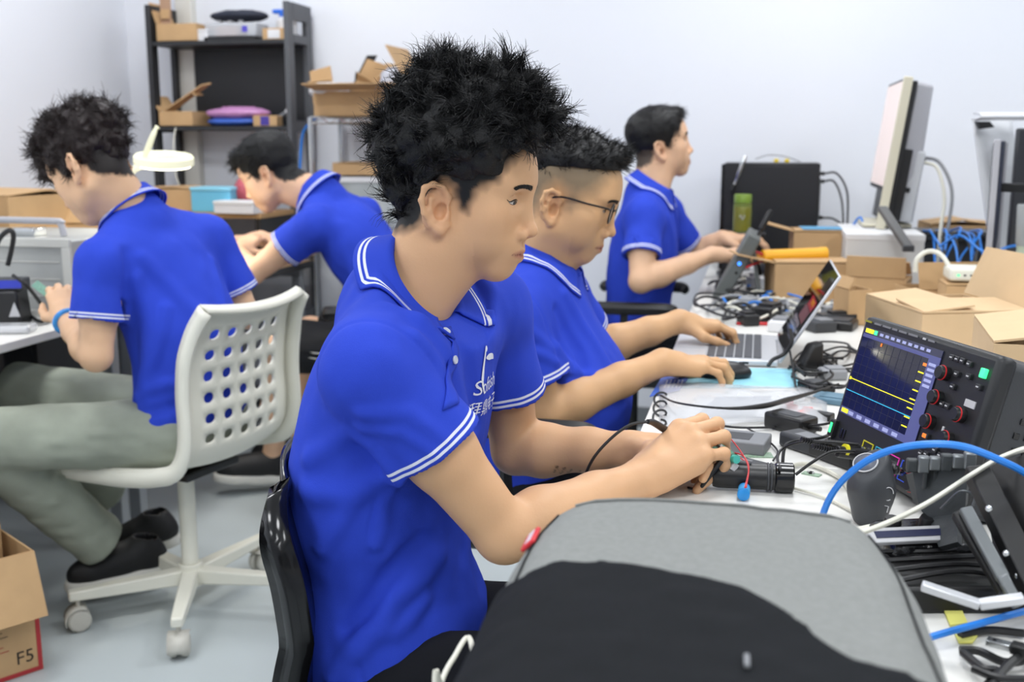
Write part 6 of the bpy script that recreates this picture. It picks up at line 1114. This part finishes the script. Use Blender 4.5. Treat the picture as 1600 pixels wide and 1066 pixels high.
MB().box(np.array(U(1560, 300, 3.62))-p0+np.array((0, 0, -.09)), (.03, .03, .50)).build('upright', M_mback, t)
t = thing('water_jug', 'translucent plastic jug standing at the right edge', 'jug', (.728, 3.14, DZ)); MB().lathe([(.045, 0), (.050, .006), (.052, .20), (.048, .22), (.050, .23)], n=28).build('lower_body', mat('jug_green', (196, 208, 186), .25, alpha=.85), t); MB().lathe([(.050, .23), (.053, .24), (.056, .335), (.054, .34)], n=28).build('upper_body', mat('jug_grey', (168, 172, 172), .2, alpha=.85), t); MB().tube([(0, 0, .34), (.02, 0, .37), (.03, 0, .40)], .006, 8, sm=4).build('spout', M_mback, t)
# ------------------------------------------------------------------ loose odds and ends in the middle of the desk
odd = [('white plastic channel piece lying behind the laptop', 1235, 462, (.24, .035, .022), -62, 'white'), ('second white channel piece nearer the laptop', 1190, 470, (.16, .03, .02), -50, 'white'), ('white charger block behind the laptop', 1262, 462, (.06, .05, .045), 10, 'white'), ('flat black drive behind the laptop', 1205, 488, (.12, .07, .02), 20, 'black'), ('grey steel plate under the black drive', 1170, 478, (.16, .10, .012), 15, 'grey'), ('white foam block beside the grey slab', 1160, 490, (.09, .06, .03), 5, 'white'), ('low dark tray behind the laptop screen', 1290, 512, (.16, .09, .03), -15, 'black'), ('silver bracket beside the laptop screen', 1300, 500, (.14, .025, .02), -20, 'grey'),
       ('dark docking block on the desk near the oscilloscope', 1275, 610, (.05, .07, .02), 30, 'black'), ('light grey adapter cube near the oscilloscope', 1300, 592, (.055, .045, .028), 15, 'grey'), ('blue-grey flat pouch at the foot of the oscilloscope', 1300, 628, (.07, .06, .015), -20, 'blue'), ('red strip lying behind the laptop keyboard', 1185, 508, (.12, .02, .008), 5, 'red'), ('black clip block on the carton pile', 1392, 438, (.05, .05, .10), 0, 'black'), ('white crumpled wrapper beside the yellow tube', 1345, 446, (.10, .07, .06), 30, 'white'), ('grey cable box behind the yellow tube', 1235, 428, (.16, .08, .07), -10, 'grey'), ('black cable spool behind the yellow tube', 1185, 432, (.08, .08, .06), 0, 'black'), ('white wrapped packet near the far tower', 1300, 430, (.16, .10, .06), 12, 'white'), ('pale green pouch at the foot of the upright monitor', 1330, 432, (.08, .06, .04), 0, 'green')]
MO = {'white': mat('odd_white', (224, 224, 226), .5), 'black': M_blackpl, 'grey': mat('odd_grey', (150, 152, 156), .45), 'blue': mat('odd_blue', (96, 130, 150), .5), 'red': M_red, 'green': mat('odd_green', (196, 206, 150), .6)}
for lab, px, py, sz, rz, mm_ in odd:
    c = Zp(px, py, DZ); nm = lab.split(' lying')[0]; t = thing({'white': 'white_block', 'black': 'black_block', 'grey': 'grey_block', 'blue': 'pouch', 'red': 'red_strip', 'green': 'pouch'}[mm_], lab, 'desk item', c.tolist(), math.radians(rz)); L, W, H = sz; MB().box((0, 0, H*.42), (L, W, H*.84)).build('body', MO[mm_], t, bevel=min(.006, H*.25), seg=3); MB().box((L*.08, 0, H*.90), (L*.7, W*.72, H*.16)).build('top_plate', MO[mm_] if mm_ != 'black' else M_greydk, t, bevel=min(.003, H*.06)); MB().box((-L*.5, 0, H*.4), (.004, W*.4, H*.4)).build('end_slot', M_greydk if mm_ != 'black' else M_blackgl, t)
for k in range(9):
    rr = random.Random(100+k); x, y = 1262+rr.random()*60, 535+rr.random()*62; P = [Zp(x+30*math.cos(q*1.5+k)*(1+.3*rr.random()), y+13*math.sin(q*1.5+k)*(1+.3*rr.random()), DZ+.006+.02*rr.random()) for q in range(6)]
    cable('black cable coiled on the desk between the laptop and the oscilloscope', P, .0026, M_cblk, 'coiled black cables by the laptop')
for k in range(54):   # heap of leads over the middle of the desks
    rr = random.Random(200+k); x, y = 1150+rr.random()*(300 if k < 36 else 110), 430+rr.random()*75
    if 1240 < x < 1330 and y > 470: x -= 110
    if x > 1340: y = min(y, 455)
    x0 = Zp(x, y, DZ); th0 = rr.random()*6.28; rad = .05+.06*rr.random(); P = []
    for q in range(6): a = th0+q*.75*(1 if k % 2 else -1); P.append(x0+np.array((rad*math.cos(a)*1.0, rad*math.sin(a)*1.5, .008+.035*rr.random())))
    cn = ('black', 'white', 'grey', 'black', 'black', 'blue')[k % 6]; cable('loose %s cable in the clutter behind the laptop' % cn, P, .0032+.0015*rr.random(), {'black': M_cblk, 'white': M_cwht, 'grey': M_cgry, 'blue': M_cblue}[cn], 'loose %s cables in the clutter' % cn)
OCC = [(-.065, y, .17) for y in (2.53, 2.66, 2.80)]+[(.06, y, .06) for y in (2.53, 2.66, 2.80)]+[(.165, 3.575, .13), (.05, 3.55, .08), (.215, 3.90, .13), (.43, 2.66, .2), (.555, 2.07, .22), (.53, 3.32, .14), (.37, 3.50, .12), (.42, 3.86, .22), (.56, 3.09, .09), (.728, 3.14, .07), (-.05, 3.50, .12), (-.03, 3.62, .12)]
def spot(rr, x0, x1, y0, y1, r):
    for _ in range(60):
        c = Zp(x0+rr.random()*(x1-x0), y0+rr.random()*(y1-y0), DZ)
        if all((c[0]-a)**2+(c[1]-b_)**2 > (r+q)**2 for a, b_, q in OCC) and c[0] > -.17+r: OCC.append((c[0], c[1], r)); return c
    return None
for k in range(26):   # bulkier pieces heaped between the cartons and the laptop
    rr = random.Random(500+k); cn, m_ = (('black', M_blackpl), ('white', MO['white']), ('grey', MO['grey']), ('black', M_greydk), ('silver', M_alu), ('white', M_whitepl))[k % 6]; L, W, H = .06+.06*rr.random(), .03+.035*rr.random(), .025+.045*rr.random(); c = spot(rr, 1150, 1345, 436, 520, L*.6)
    if c is None: continue
    t = thing('device_casing', 'loose %s device casing heaped behind the laptop' % cn, 'casing', c.tolist(), rr.random()*3, '%s casings behind the laptop' % cn)
    MB().box((0, 0, H*.4), (L, W, H*.8)).build('shell', m_, t, bevel=.004); MB().box((L*.1, 0, H*.86), (L*.6, W*.7, H*.2)).build('cover', M_grey if k % 2 else m_, t, bevel=.002); MB().tube([(L/2, 0, H*.4), (L/2+.03, .02, H*.3), (L/2+.05, .06, .006), (L/2+.02, .10, .006)], .003, 6, sm=4).build('lead', M_cblk if k % 3 else M_cwht, t)
for k in range(60):   # small electronic parts
    rr = random.Random(300+k); cn, m_ = (('black', M_blackpl), ('grey', M_grey), ('white', MO['white']), ('silver', M_alu), ('black', M_greydk))[k % 5]; L, W, H = .03+.04*rr.random(), .02+.025*rr.random(), .015+.03*rr.random(); c = spot(rr, 1130, 1470, 418, 505, L*.62+.012)
    if c is None: continue
    t = thing('electronic_part', 'small %s electronic part lying loose in the clutter behind the laptop' % cn, 'part', c.tolist(), rr.random()*3, 'small %s parts in the clutter' % cn)
    MB().box((0, 0, H/2), (L, W, H)).build('housing', m_, t, bevel=.002); MB().box((L/2+.004, 0, H/2), (.010, W*.6, H*.5)).build('terminal', M_chrome if k % 2 else M_blackgl, t)
soft_bag('heap of black cable ends wrapped in film behind the yellow tube', Zp(1228, 446, DZ), (.11, .07, .055), mat('heap_black', (34, 35, 38), .5, noise=(50, .4), bump=(90, .8)), .3, 'cable_heap', 21); soft_bag('white crumpled plastic film beside the yellow tube', Zp(1312, 447, DZ), (.075, .055, .06), mat('film_white', (224, 226, 232), .3), .2, 'plastic_film', 22); soft_bag('black plastic heap of leads in front of the carton with blue cables', Zp(1462, 425, DZ), (.14, .09, .06), mat('heap_black', (34, 35, 38), .5), .1, 'cable_heap', 23)
# ================================================================== left side: bench things, cartons, shelf
# carton on the floor at the lower left
ca = math.radians(57.7); fc = np.array((-1.85, 2.05, 0)); fx = carton('open cardboard carton with a hanging flap and the marking F5 on the floor', fc, (.35, .30, .30), ca, (None, 120, None, None), M_card)
Rf = rotz(ca); fl = MB(); fl.slab([(-.175, -.152, .30), (.175, -.152, .30), (.175, -.205, .155), (-.175, -.205, .155)], .004); fl.build('flap', M_card, fx, smooth=False)
v, f = text_mesh('F5', .045); mk = MB(); mk.add(np.c_[v[:, 0]+.135, np.full(len(v), -.1512), v[:, 1]+.045], f); mk.build('marking', mat('print_dark', (46, 40, 36), .8), fx, smooth=False)
M_rline = mat('print_red', (176, 52, 56), .8); MB().bx(-.174, .174, -.1515, -.1505, .002, .012).build('red_band', M_rline, fx, smooth=False); MB().bx(.164, .174, -.1515, -.1505, .012, .15).build('red_band', M_rline, fx, smooth=False)
for k in range(5): MB().bx(-.02, .10-.012*(k % 3), -.1512, -.1505, .072+.012*k, .0735+.012*k).build('print_line', M_rline if k < 3 else mat('print_dark', (46, 40, 36), .8), fx, smooth=False)
t = thing('foam_block', 'white foam block sticking out of the floor carton', 'foam', (fc+Rf@np.array((.05, -.03, .006))).tolist(), ca); MB().bx(-.10, .07, -.06, .06, 0, .36).build('block', MO['white'], t, bevel=.006); MB().bx(-.05, .03, -.02, .02, .36, .365).build('recess', M_mback, t)
carton('narrow brown carton sleeve standing inside the floor carton', fc+Rf@np.array((.125, .045, .006)), (.06, .10, .33), ca, (None, None, 60, None), M_card)
# ------------------------------------------------------------------ grey metal case and gear on the left desk
M_case = mat('case_grey', (168, 170, 168), .45, .2, noise=(5, .05)); M_casel = mat('case_frame', (196, 196, 190), .45); t = thing('instrument_case', 'large grey metal instrument case with a bar handle on the left desk', 'instrument', (-2.22, 2.98, DZ)); MB().bx(-.30, .30, -.22, .20, 0, .225).build('case', M_case, t, bevel=.006)
for a, b_, c, d in ((-.305, .305, -.002, .022), (-.305, .305, .205, .230), (-.305, -.275, .022, .205), (.278, .305, .022, .205)): MB().bx(a, b_, -.232, -.22, c, d).build('frame_strip', M_casel, t, bevel=.002)
MB().tube([(-.22, -.10, .226), (-.22, -.10, .262), (-.20, -.10, .270), (.16, -.10, .270), (.19, -.10, .262), (.20, -.10, .226)], .010, 8, sm=4).build('handle', M_mback, t); MB().bx(-.25, .0, -.20, -.16, .225, .232).build('dark_slot', M_greydk, t); MB().bx(.05, .12, -.13, -.07, .225, .250).build('latch', M_chrome, t, bevel=.003)
for k in range(3): MB().bx(-.2+.0*k, .26, -.2225, -.22, .06+.05*k, .063+.05*k).build('panel_groove', M_casel, t)
c = Zp(14, 507, DZ); t = thing('charger', 'black bench charger with a blue label on the left desk', 'charger', c.tolist(), .35); MB().box((0, 0, .05), (.10, .11, .10), top=(.085, .10)).build('case', M_blackpl, t, bevel=.006); MB().box((0, 0, .115), (.11, .08, .03)).build('cap', M_greydk, t, bevel=.004); MB().box((.0, -.041, .118), (.108, .002, .022)).build('blue_label', mat('label_blue', (52, 66, 190), .4), t); MB().slab([(.02, -.057, .03), (.05, -.057, .03), (.035, -.052, .07)], .001).build('warning_mark', M_key, t)
cable('black cable arching over the bench charger', [U(-12, 400, 3.0), U(0, 372, 3.0), U(15, 360, 3.0), U(21, 368, 3.0), U(18, 390, 3.02), U(12, 415, 3.02)], .007, M_cblk); cable('black cable looped on the left desk beside the charger', [U(20, 430, 2.95), U(45, 450, 2.95), Zp(70, 485, .752), Zp(74, 498, .752), Zp(60, 502, .752), Zp(40, 485, .752), Zp(30, 470, .752), Zp(55, 462, .752), Zp(64, 472, .752)], .005, M_cblk)
c = Zp(20, 520, DZ); t = thing('plastic_packet', 'clear plastic packet at the front edge of the left desk', 'packet', c.tolist(), .3); MB().box((0, 0, .012), (.11, .07, .022)).build('film', mat('packet_film', (226, 228, 230), .15, alpha=.5), t, bevel=.008, seg=3); MB().box((0, 0, .008), (.08, .04, .012)).build('contents', MO['white'], t, bevel=.003)
c = U(66, 452, 2.86); t = thing('circuit_board', 'small green circuit board in the hand of the man on the white chair', 'circuit board', c.tolist(), 0, 'small circuit boards'); PM2 = np.array([camdir(.6, .2, -.6), camdir(.3, .8, .4), np.cross(camdir(.6, .2, -.6), camdir(.3, .8, .4))]).T; MB(PM2).box((0, 0, 0), (.05, .026, .002)).build('board', mat('pcb_green', (128, 176, 156), .4), t)
for k in range(5): MB(PM2).box((-.02+.01*k, .004*(-1)**k, -.002), (.006, .006, .004)).build('chip', (M_blackgl, M_key)[k % 2], t)
# cartons stacked against the left wall
carton('upper taped brown carton of the stack by the left wall', (-2.50, 3.36, .93), (.40, .30, .135), 1.35, (2, 4, None, None), M_card, tape=True); carton('lower brown carton of the stack by the left wall', (-2.48, 3.36, DZ), (.36, .30, .185), 1.3, (None, None, 2, 2), M_card)
carton('carton with crumpled flaps behind the grey case', (-2.70, 3.08, DZ), (.22, .22, .27), .3, (60, 140, None, 120), M_card); carton('small brown carton behind the bar handle of the grey case', (-2.30, 3.45, DZ), (.20, .16, .22), .2, (3, None, None, 60), M_card)
carton('leaning carton at the far left edge', (-2.71, 2.70, DZ), (.24, .25, .33), .2, (None, None, 10, 130), M_card)
t = thing('foam_block', 'white foam block standing beside the shoulder of the man on the white chair', 'foam', (-2.08, 3.30, DZ), .2); MB().box((0, 0, .12), (.12, .12, .24)).build('block', mat('foam_white', (228, 228, 222), .7), t, bevel=.004); MB().box((0, 0, .245), (.13, .13, .01)).build('green_sheet', mat('sheet_green', (60, 120, 100), .6), t)
# ------------------------------------------------------------------ magnifier lamp
lc = U(256, 250, 3.55); ml_ = thing('magnifier_lamp', 'white round magnifier lamp lit up with its lid raised', 'lamp', (-2.12, 3.56, DZ)); lb_ = np.array((-2.12, 3.56, DZ)); nl = nrm((.10, -.12, 1)); x_, y_, _ = frame_of(nl)
M_lampw = mat('lamp_white', (240, 238, 206), .4, emis=.35); M_lampg = mat('lamp_glow', (255, 250, 225), .4, emis=7.0)
MB().lathe([(.058, -.014), (.086, -.016), (.094, -.012), (.094, .010), (.088, .016), (.060, .012), (.056, .006), (.056, -.010), (.058, -.014)], lc-lb_, nl, 40).build('ring_head', M_lampw, ml_); MB().lathe([(.060, -.017), (.084, -.0185), (.084, -.0165), (.060, -.0165)], lc-lb_, nl, 40).build('light_ring', M_lampg, ml_); MB().lathe([(.055, -.002), (.055, .002), (.03, .005), (.0005, .006)], lc-lb_, nl, 40).build('lens', mat('lamp_lens', (250, 250, 240), .03, alpha=.35), ml_)
hp = U(222, 258, 3.50); tp = U(246, 198, 3.50); dv = nrm(tp-hp); sv = nrm(np.cross(dv, _FW)); G = []
for i in range(13):
    a = math.pi*i/12; w_ = math.sin(a)**.8*.030; L = np.linalg.norm(tp-hp); p = hp+dv*L*(1-math.cos(a))/2; G.append([p-sv*w_*.5-_FW*.02, p-_FW*.028*math.sin(a), p+sv*w_*.5+_FW*.02])
MB().grid(np.array(G)-lb_).build('lid', M_lampw, ml_, solid=.006); MB().ball(hp-lb_, .014, 10).build('hinge', M_lampw, ml_)
MB().tube(np.array([hp, U(205, 270, 3.52), (-2.18, 3.54, 1.08), (-2.15, 3.56, .90), (-2.12, 3.56, .76)])-lb_, .011, 10, sm=6).build('arm', M_lampw, ml_); MB().lathe([(.07, 0), (.07, .015), (.02, .022), (.0005, .022)], (0, 0, 0)).build('base', M_lampw, ml_)
pl = bpy.data.lights.new('lamp_light', 'AREA'); pl.shape = 'DISK'; pl.size = .15; pl.energy = 2.2; pl.color = (1, .95, .82); po = bpy.data.objects.new('lamp_light', pl); COL.objects.link(po); po.parent = ml_; po.location = (lc-lb_-nl*.03).tolist(); po['kind'] = 'helper'
# ------------------------------------------------------------------ raised shelf on the bench and things on it
t = thing('bench_shelf', 'raised wooden shelf board at the back of the bench', 'shelf', (-2.28, 4.16, DZ)); MB().bx(-.52, .36, -.16, .16, .20, .22).build('board', mat('board_wood', (172, 136, 92), .55, noise=(10, .12)), t, bevel=.002)
for x in (-.50, .33): MB().bx(x, x+.02, -.15, .15, 0, .20).build('side_support', M_blackpl, t)
ZS = .96
carton('brown carton under the magnifier lamp on the raised shelf', (-2.36, 4.16, ZS), (.26, .20, .09), .1, (2, 2, None, None), M_card); t = thing('parts_box', 'cyan plastic box on the raised shelf', 'box', (-2.17, 4.12, ZS), .05); MB().bx(-.085, .085, -.06, .06, 0, .085).build('body', mat('box_cyan', (110, 190, 222), .4), t, bevel=.004); MB().bx(-.088, .088, -.063, .063, .085, .10).build('lid', mat('box_cyan2', (140, 208, 232), .4), t, bevel=.003)
t = thing('white_box', 'white flat box lying on the front of the raised shelf', 'box', (-2.02, 4.03, ZS), -.1); MB().bx(-.09, .09, -.055, .055, 0, .035).build('box_body', MO['white'], t, bevel=.003); MB().bx(-.092, .092, -.057, .057, .035, .05).build('lid', mat('box_white2', (226, 226, 226), .6), t, bevel=.003)
soft_bag('red plastic bag crumpled behind the bent man', (-2.02, 4.20, ZS), (.11, .06, .085), mat('bag_red', (190, 84, 96), .3), .4, seed=2)
t = thing('black_block', 'black tool tray on the bench in front of the bent man', 'tray', (-2.0, 3.95, DZ), .2); MB().bx(-.10, .10, -.05, .05, 0, .03).build('tray_body', M_blackpl, t, bevel=.004); MB().bx(-.08, .06, -.03, .03, .03, .045).build('tools', mat('tool_green', (70, 130, 96), .5), t, bevel=.003)
# ------------------------------------------------------------------ black shelf unit
M_rack = mat('rack_black', (38, 39, 42), .5); M_rackg = mat('rack_grey', (84, 86, 90), .5); X0, X1, Y0, Y1 = -2.615, -1.953, 4.40, 4.65; sk = thing('shelf_unit', 'tall black shelf unit against the back wall', 'shelf', ((X0+X1)/2, (Y0+Y1)/2, 0)); sb_ = np.array(((X0+X1)/2, (Y0+Y1)/2, 0)); hx, hy = (X1-X0)/2, (Y1-Y0)/2
for sx in (-1, 1):
    for sy in (-1, 1): MB().bx(sx*hx-(.022 if sx > 0 else 0), sx*hx+(.022 if sx < 0 else 0), sy*hy-(.055 if sy > 0 else 0), sy*hy+(.055 if sy < 0 else 0), 0, 1.82).build('post', M_rackg if sx > 0 else M_rack, sk, bevel=.002)
    for z0, z1 in ((1.75, 1.82), (1.655, 1.69), (1.28, 1.33), (.90, .95), (.45, .50)): MB().bx(sx*hx-(.022 if sx > 0 else 0), sx*hx+(.022 if sx < 0 else 0), -hy+.055, hy-.055, z0, z1).build('side_rail', M_rackg if sx > 0 else M_rack, sk)
for z in (.48, .93, 1.30, 1.66): MB().bx(-hx+.022, hx-.022, -hy+.005, hy, z-.012, z+.006).build('shelf_board', M_rack, sk, bevel=.002)
MB().bx(-hx+.022, hx-.022, hy-.012, hy-.004, 1.306, 1.648).build('back_panel', mat('rack_back', (34, 35, 38), .45), sk)
ZT, ZM = 1.666, 1.306
carton('open brown carton on the left of the top shelf', (-2.48, 4.50, ZT), (.19, .16, .075), .0, (None, 110, None, None), M_card); t = thing('cardboard_strip', 'tall cardboard strip standing on the top shelf', 'cardboard', (-2.55, 4.46, ZT), .1); MB().slab([(-.025, 0, 0), (.025, 0, 0), (.018, .02, .30), (-.03, .02, .30)], .006).build('board', mat('card_pink', (176, 142, 116), .8), t); MB().slab([(-.02, -.005, .10), (.02, -.005, .10), (.02, -.003, .14), (-.02, -.003, .14)], .002).build('fold', M_card, t)
t = thing('plastic_box', 'clear plastic box of parts in the middle of the top shelf', 'box', (-2.24, 4.50, ZT)); MB().bx(-.12, .12, -.07, .07, 0, .018).build('base_tray', M_blackpl, t, bevel=.003); MB().bx(-.115, .125, -.065, .065, .018, .075).build('clear_body', mat('clear_box', (214, 218, 224), .15, alpha=.55), t, bevel=.006); MB().bx(-.07, .03, -.05, .05, .022, .062).build('contents', mat('parts_pink', (206, 172, 156), .6), t); MB().bx(.06, .085, -.067, -.064, .035, .06).build('purple_mark', mat('mark_purple', (84, 76, 190), .5), t)
for k in range(3): MB().box((-.06+.05*k, -.03, .082), (.02, .02, .012)).build('latch', MO['white'], t, bevel=.003)
soft_bag('dark navy cloth heaped on the clear plastic box', (-2.22, 4.50, 1.750), (.13, .07, .026), mat('cloth_navy', (30, 36, 52), .7), .1, 'cloth_heap', 4); t = thing('white_box', 'small white box on the top shelf beside the open carton', 'box', (-2.37, 4.46, ZT)); MB().bx(-.03, .03, -.03, .03, 0, .04).build('box_body', MO['white'], t, bevel=.003); MB().bx(-.031, .031, -.031, .031, .04, .05).build('lid', MO['white'], t, bevel=.002)
t = thing('brown_box', 'brown box with a white label on the right of the top shelf', 'box', (-2.03, 4.47, ZT)); MB().bx(-.055, .05, -.04, .04, 0, .048).build('box_body', M_card, t, bevel=.002); MB().bx(-.03, .025, -.0415, -.04, .006, .042).build('label', MO['white'], t)
t = thing('bottle', 'white bottle with a bright blue lid on the top shelf', 'bottle', (-2.03, 4.56, ZT)); MB().lathe([(.04, 0), (.045, .006), (.045, .09), (.03, .105)], n=24).build('body', MO['white'], t); MB().lathe([(.030, .105), (.032, .106), (.032, .13), (.028, .133), (.0005, .133)], n=24).build('lid', mat('lid_blue', (40, 110, 220), .4), t); MB().box((-.01, -.01, .128), (.09, .03, .018)).build('spray_head', mat('lid_blue', (40, 110, 220), .4), t, bevel=.004)
carton('small carton with its lid up on the left of the middle shelf', (-2.50, 4.49, ZM), (.16, .16, .065), .0, (None, 125, None, None), M_card); t = thing('cardboard_strip', 'slanted cardboard flap on the middle shelf', 'cardboard', (-2.55, 4.43, ZM+.066)); MB().slab([(-.02, 0, .0), (.0, .05, .0), (.19, .05, .12), (.17, 0, .11)], .006).build('board', M_card, t); MB().slab([(.12, .0, .079), (.13, .05, .08), (.15, .05, .07), (.14, .0, .065)], .004).build('fold', M_card, t)
M_pink = mat('bag_pink', (196, 140, 188), .3); M_bblue = mat('bag_blue', (60, 100, 190), .4); soft_bag('pink plastic bag lying on the middle shelf', (-2.24, 4.49, ZM+.03), (.15, .08, .030), M_pink, .0, seed=6); soft_bag('blue plastic bag squashed under the pink bag', (-2.25, 4.48, ZM), (.13, .07, .022), M_bblue, .0, seed=7)
t = thing('brown_box', 'small brown box with a purple label on the middle shelf', 'box', (-2.08, 4.45, ZM)); MB().bx(-.06, .05, -.03, .03, 0, .045).build('box_body', M_card, t, bevel=.002); MB().bx(-.025, .015, -.0315, -.03, .004, .042).build('label', mat('label_purple', (70, 56, 150), .5), t)
t = thing('metal_part', 'small metal part with a white cap on the middle shelf', 'part', (-2.06, 4.53, ZM)); MB().cyl((-.06, 0, .012), (.03, 0, .06), .010, .010, 12).build('rod', M_grey, t); MB().cyl((.03, 0, .06), (.05, 0, .072), .014, .014, 14).build('cap', MO['white'], t)
cable('thin pale wire hanging from the middle shelf', [(-2.50, 4.41, 1.298), (-2.498, 4.396, 1.29), (-2.495, 4.37, 1.22), (-2.49, 4.36, 1.12), (-2.47, 4.36, 1.03), (-2.48, 4.34, .97)], .003, M_cwht); cable('blue cable hanging beside the shelf unit', [(-1.80, 4.31, 1.338), (-1.87, 4.36, 1.30), (-1.90, 4.38, 1.25), (-1.915, 4.38, 1.10), (-1.92, 4.38, .95), (-1.92, 4.38, .80)], .006, M_cblue)
# ------------------------------------------------------------------ wire rack with cartons
wr_ = thing('wire_rack', 'chrome wire rack beside the black shelf unit', 'rack', (-1.56, 4.47, 0)); 
for x in (-.265, .265):
    for y in (-.17, .17): MB().cyl((x, y, 0), (x, y, 1.34), .012, .012, 12).build('post', M_chrome, wr_)
for z in (.45, .90, 1.34):
    s_ = MB()
    for y in (-.17, .17): s_.cyl((-.265, y, z), (.265, y, z), .004, .004, 6); s_.cyl((-.265, y, z-.025), (.265, y, z-.025), .004, .004, 6)
    for k in range(14): x = -.26+.04*k; s_.cyl((x, -.17, z), (x, .17, z), .0025, .0025, 6)
    for k in range(13): x = -.26+.04*k; s_.cyl((x, -.17, z if k % 2 else z-.025), (x+.04, -.17, z-.025 if k % 2 else z), .0025, .0025, 6)
    s_.build('wire_shelf', M_chrome, wr_)
carton('wide brown carton of scraps on top of the wire rack', (-1.60, 4.45, 1.345), (.42, .28, .10), -.03, (60, None, None, 172), M_card)
for lab, x, y, z, sz, a, m_ in (('upright pale carton flap at the left of the scrap carton', -1.80, 4.40, 1.40, (.10, .15), -.12, M_card), ('brown cardboard sheet sticking up out of the scrap carton', -1.68, 4.46, 1.38, (.11, .22), .5, M_card), ('folded brown cardboard sleeve in the scrap carton', -1.58, 4.47, 1.38, (.08, .20), .35, M_cardl), ('black plastic strip poking out of the scrap carton', -1.74, 4.49, 1.38, (.04, .26), .5, M_blackpl), ('pale cardboard scrap at the right of the scrap carton', -1.45, 4.46, 1.38, (.10, .19), .45, M_cardl)):
    t = thing('cardboard_scrap', lab, 'cardboard', (x, y, z), 0, 'scraps in the carton'); w_, h_ = sz; R2 = roty(a); MB(R2).slab([(-w_/2, 0, 0), (w_/2, 0, 0), (w_/2*.8, .02, h_), (-w_/2, .01, h_*.92)], .006).build('sheet', m_, t); MB(R2).slab([(-w_/2, -.004, h_*.5), (w_/2, -.004, h_*.5), (w_/2, -.03, h_*.62), (-w_/2, -.03, h_*.62)], .004).build('crease', m_, t)
soft_bag('crumpled white paper hanging over the scrap carton', (-1.77, 4.36, 1.42), (.08, .05, .034), MO['white'], .2, 'paper_scrap', 9); soft_bag('silver bubble wrap tucked into the scrap carton', (-1.50, 4.45, 1.41), (.075, .05, .075), mat('bubble_wrap', (184, 188, 200), .2, noise=(60, .15)), .6, 'bubble_wrap', 11)
carton('flat brown carton on the wire rack', (-1.60, 4.45, 1.10), (.30, .22, .05), 0, (2, 2, None, None), M_card); t = thing('storage_box', 'clear plastic storage box on the wire rack', 'box', (-1.58, 4.45, .91)); MB().bx(-.16, .16, -.12, .12, 0, .185).build('body', mat('clear_drawer', (206, 214, 214), .2, alpha=.5), t, bevel=.006); MB().bx(-.165, .165, -.125, -.12, .165, .185).build('front_rail', MO['white'], t); MB().bx(-.12, .05, -.09, .08, .01, .10).build('contents', MO['white'], t, bevel=.01)
t = thing('white_box', 'white carton on the lower shelf of the wire rack', 'box', (-1.55, 4.45, .455)); MB().bx(-.16, .16, -.12, .12, 0, .30).build('box_body', MO['white'], t, bevel=.004); MB().bx(-.162, .162, -.122, .122, .28, .31).build('lid', MO['white'], t, bevel=.003)
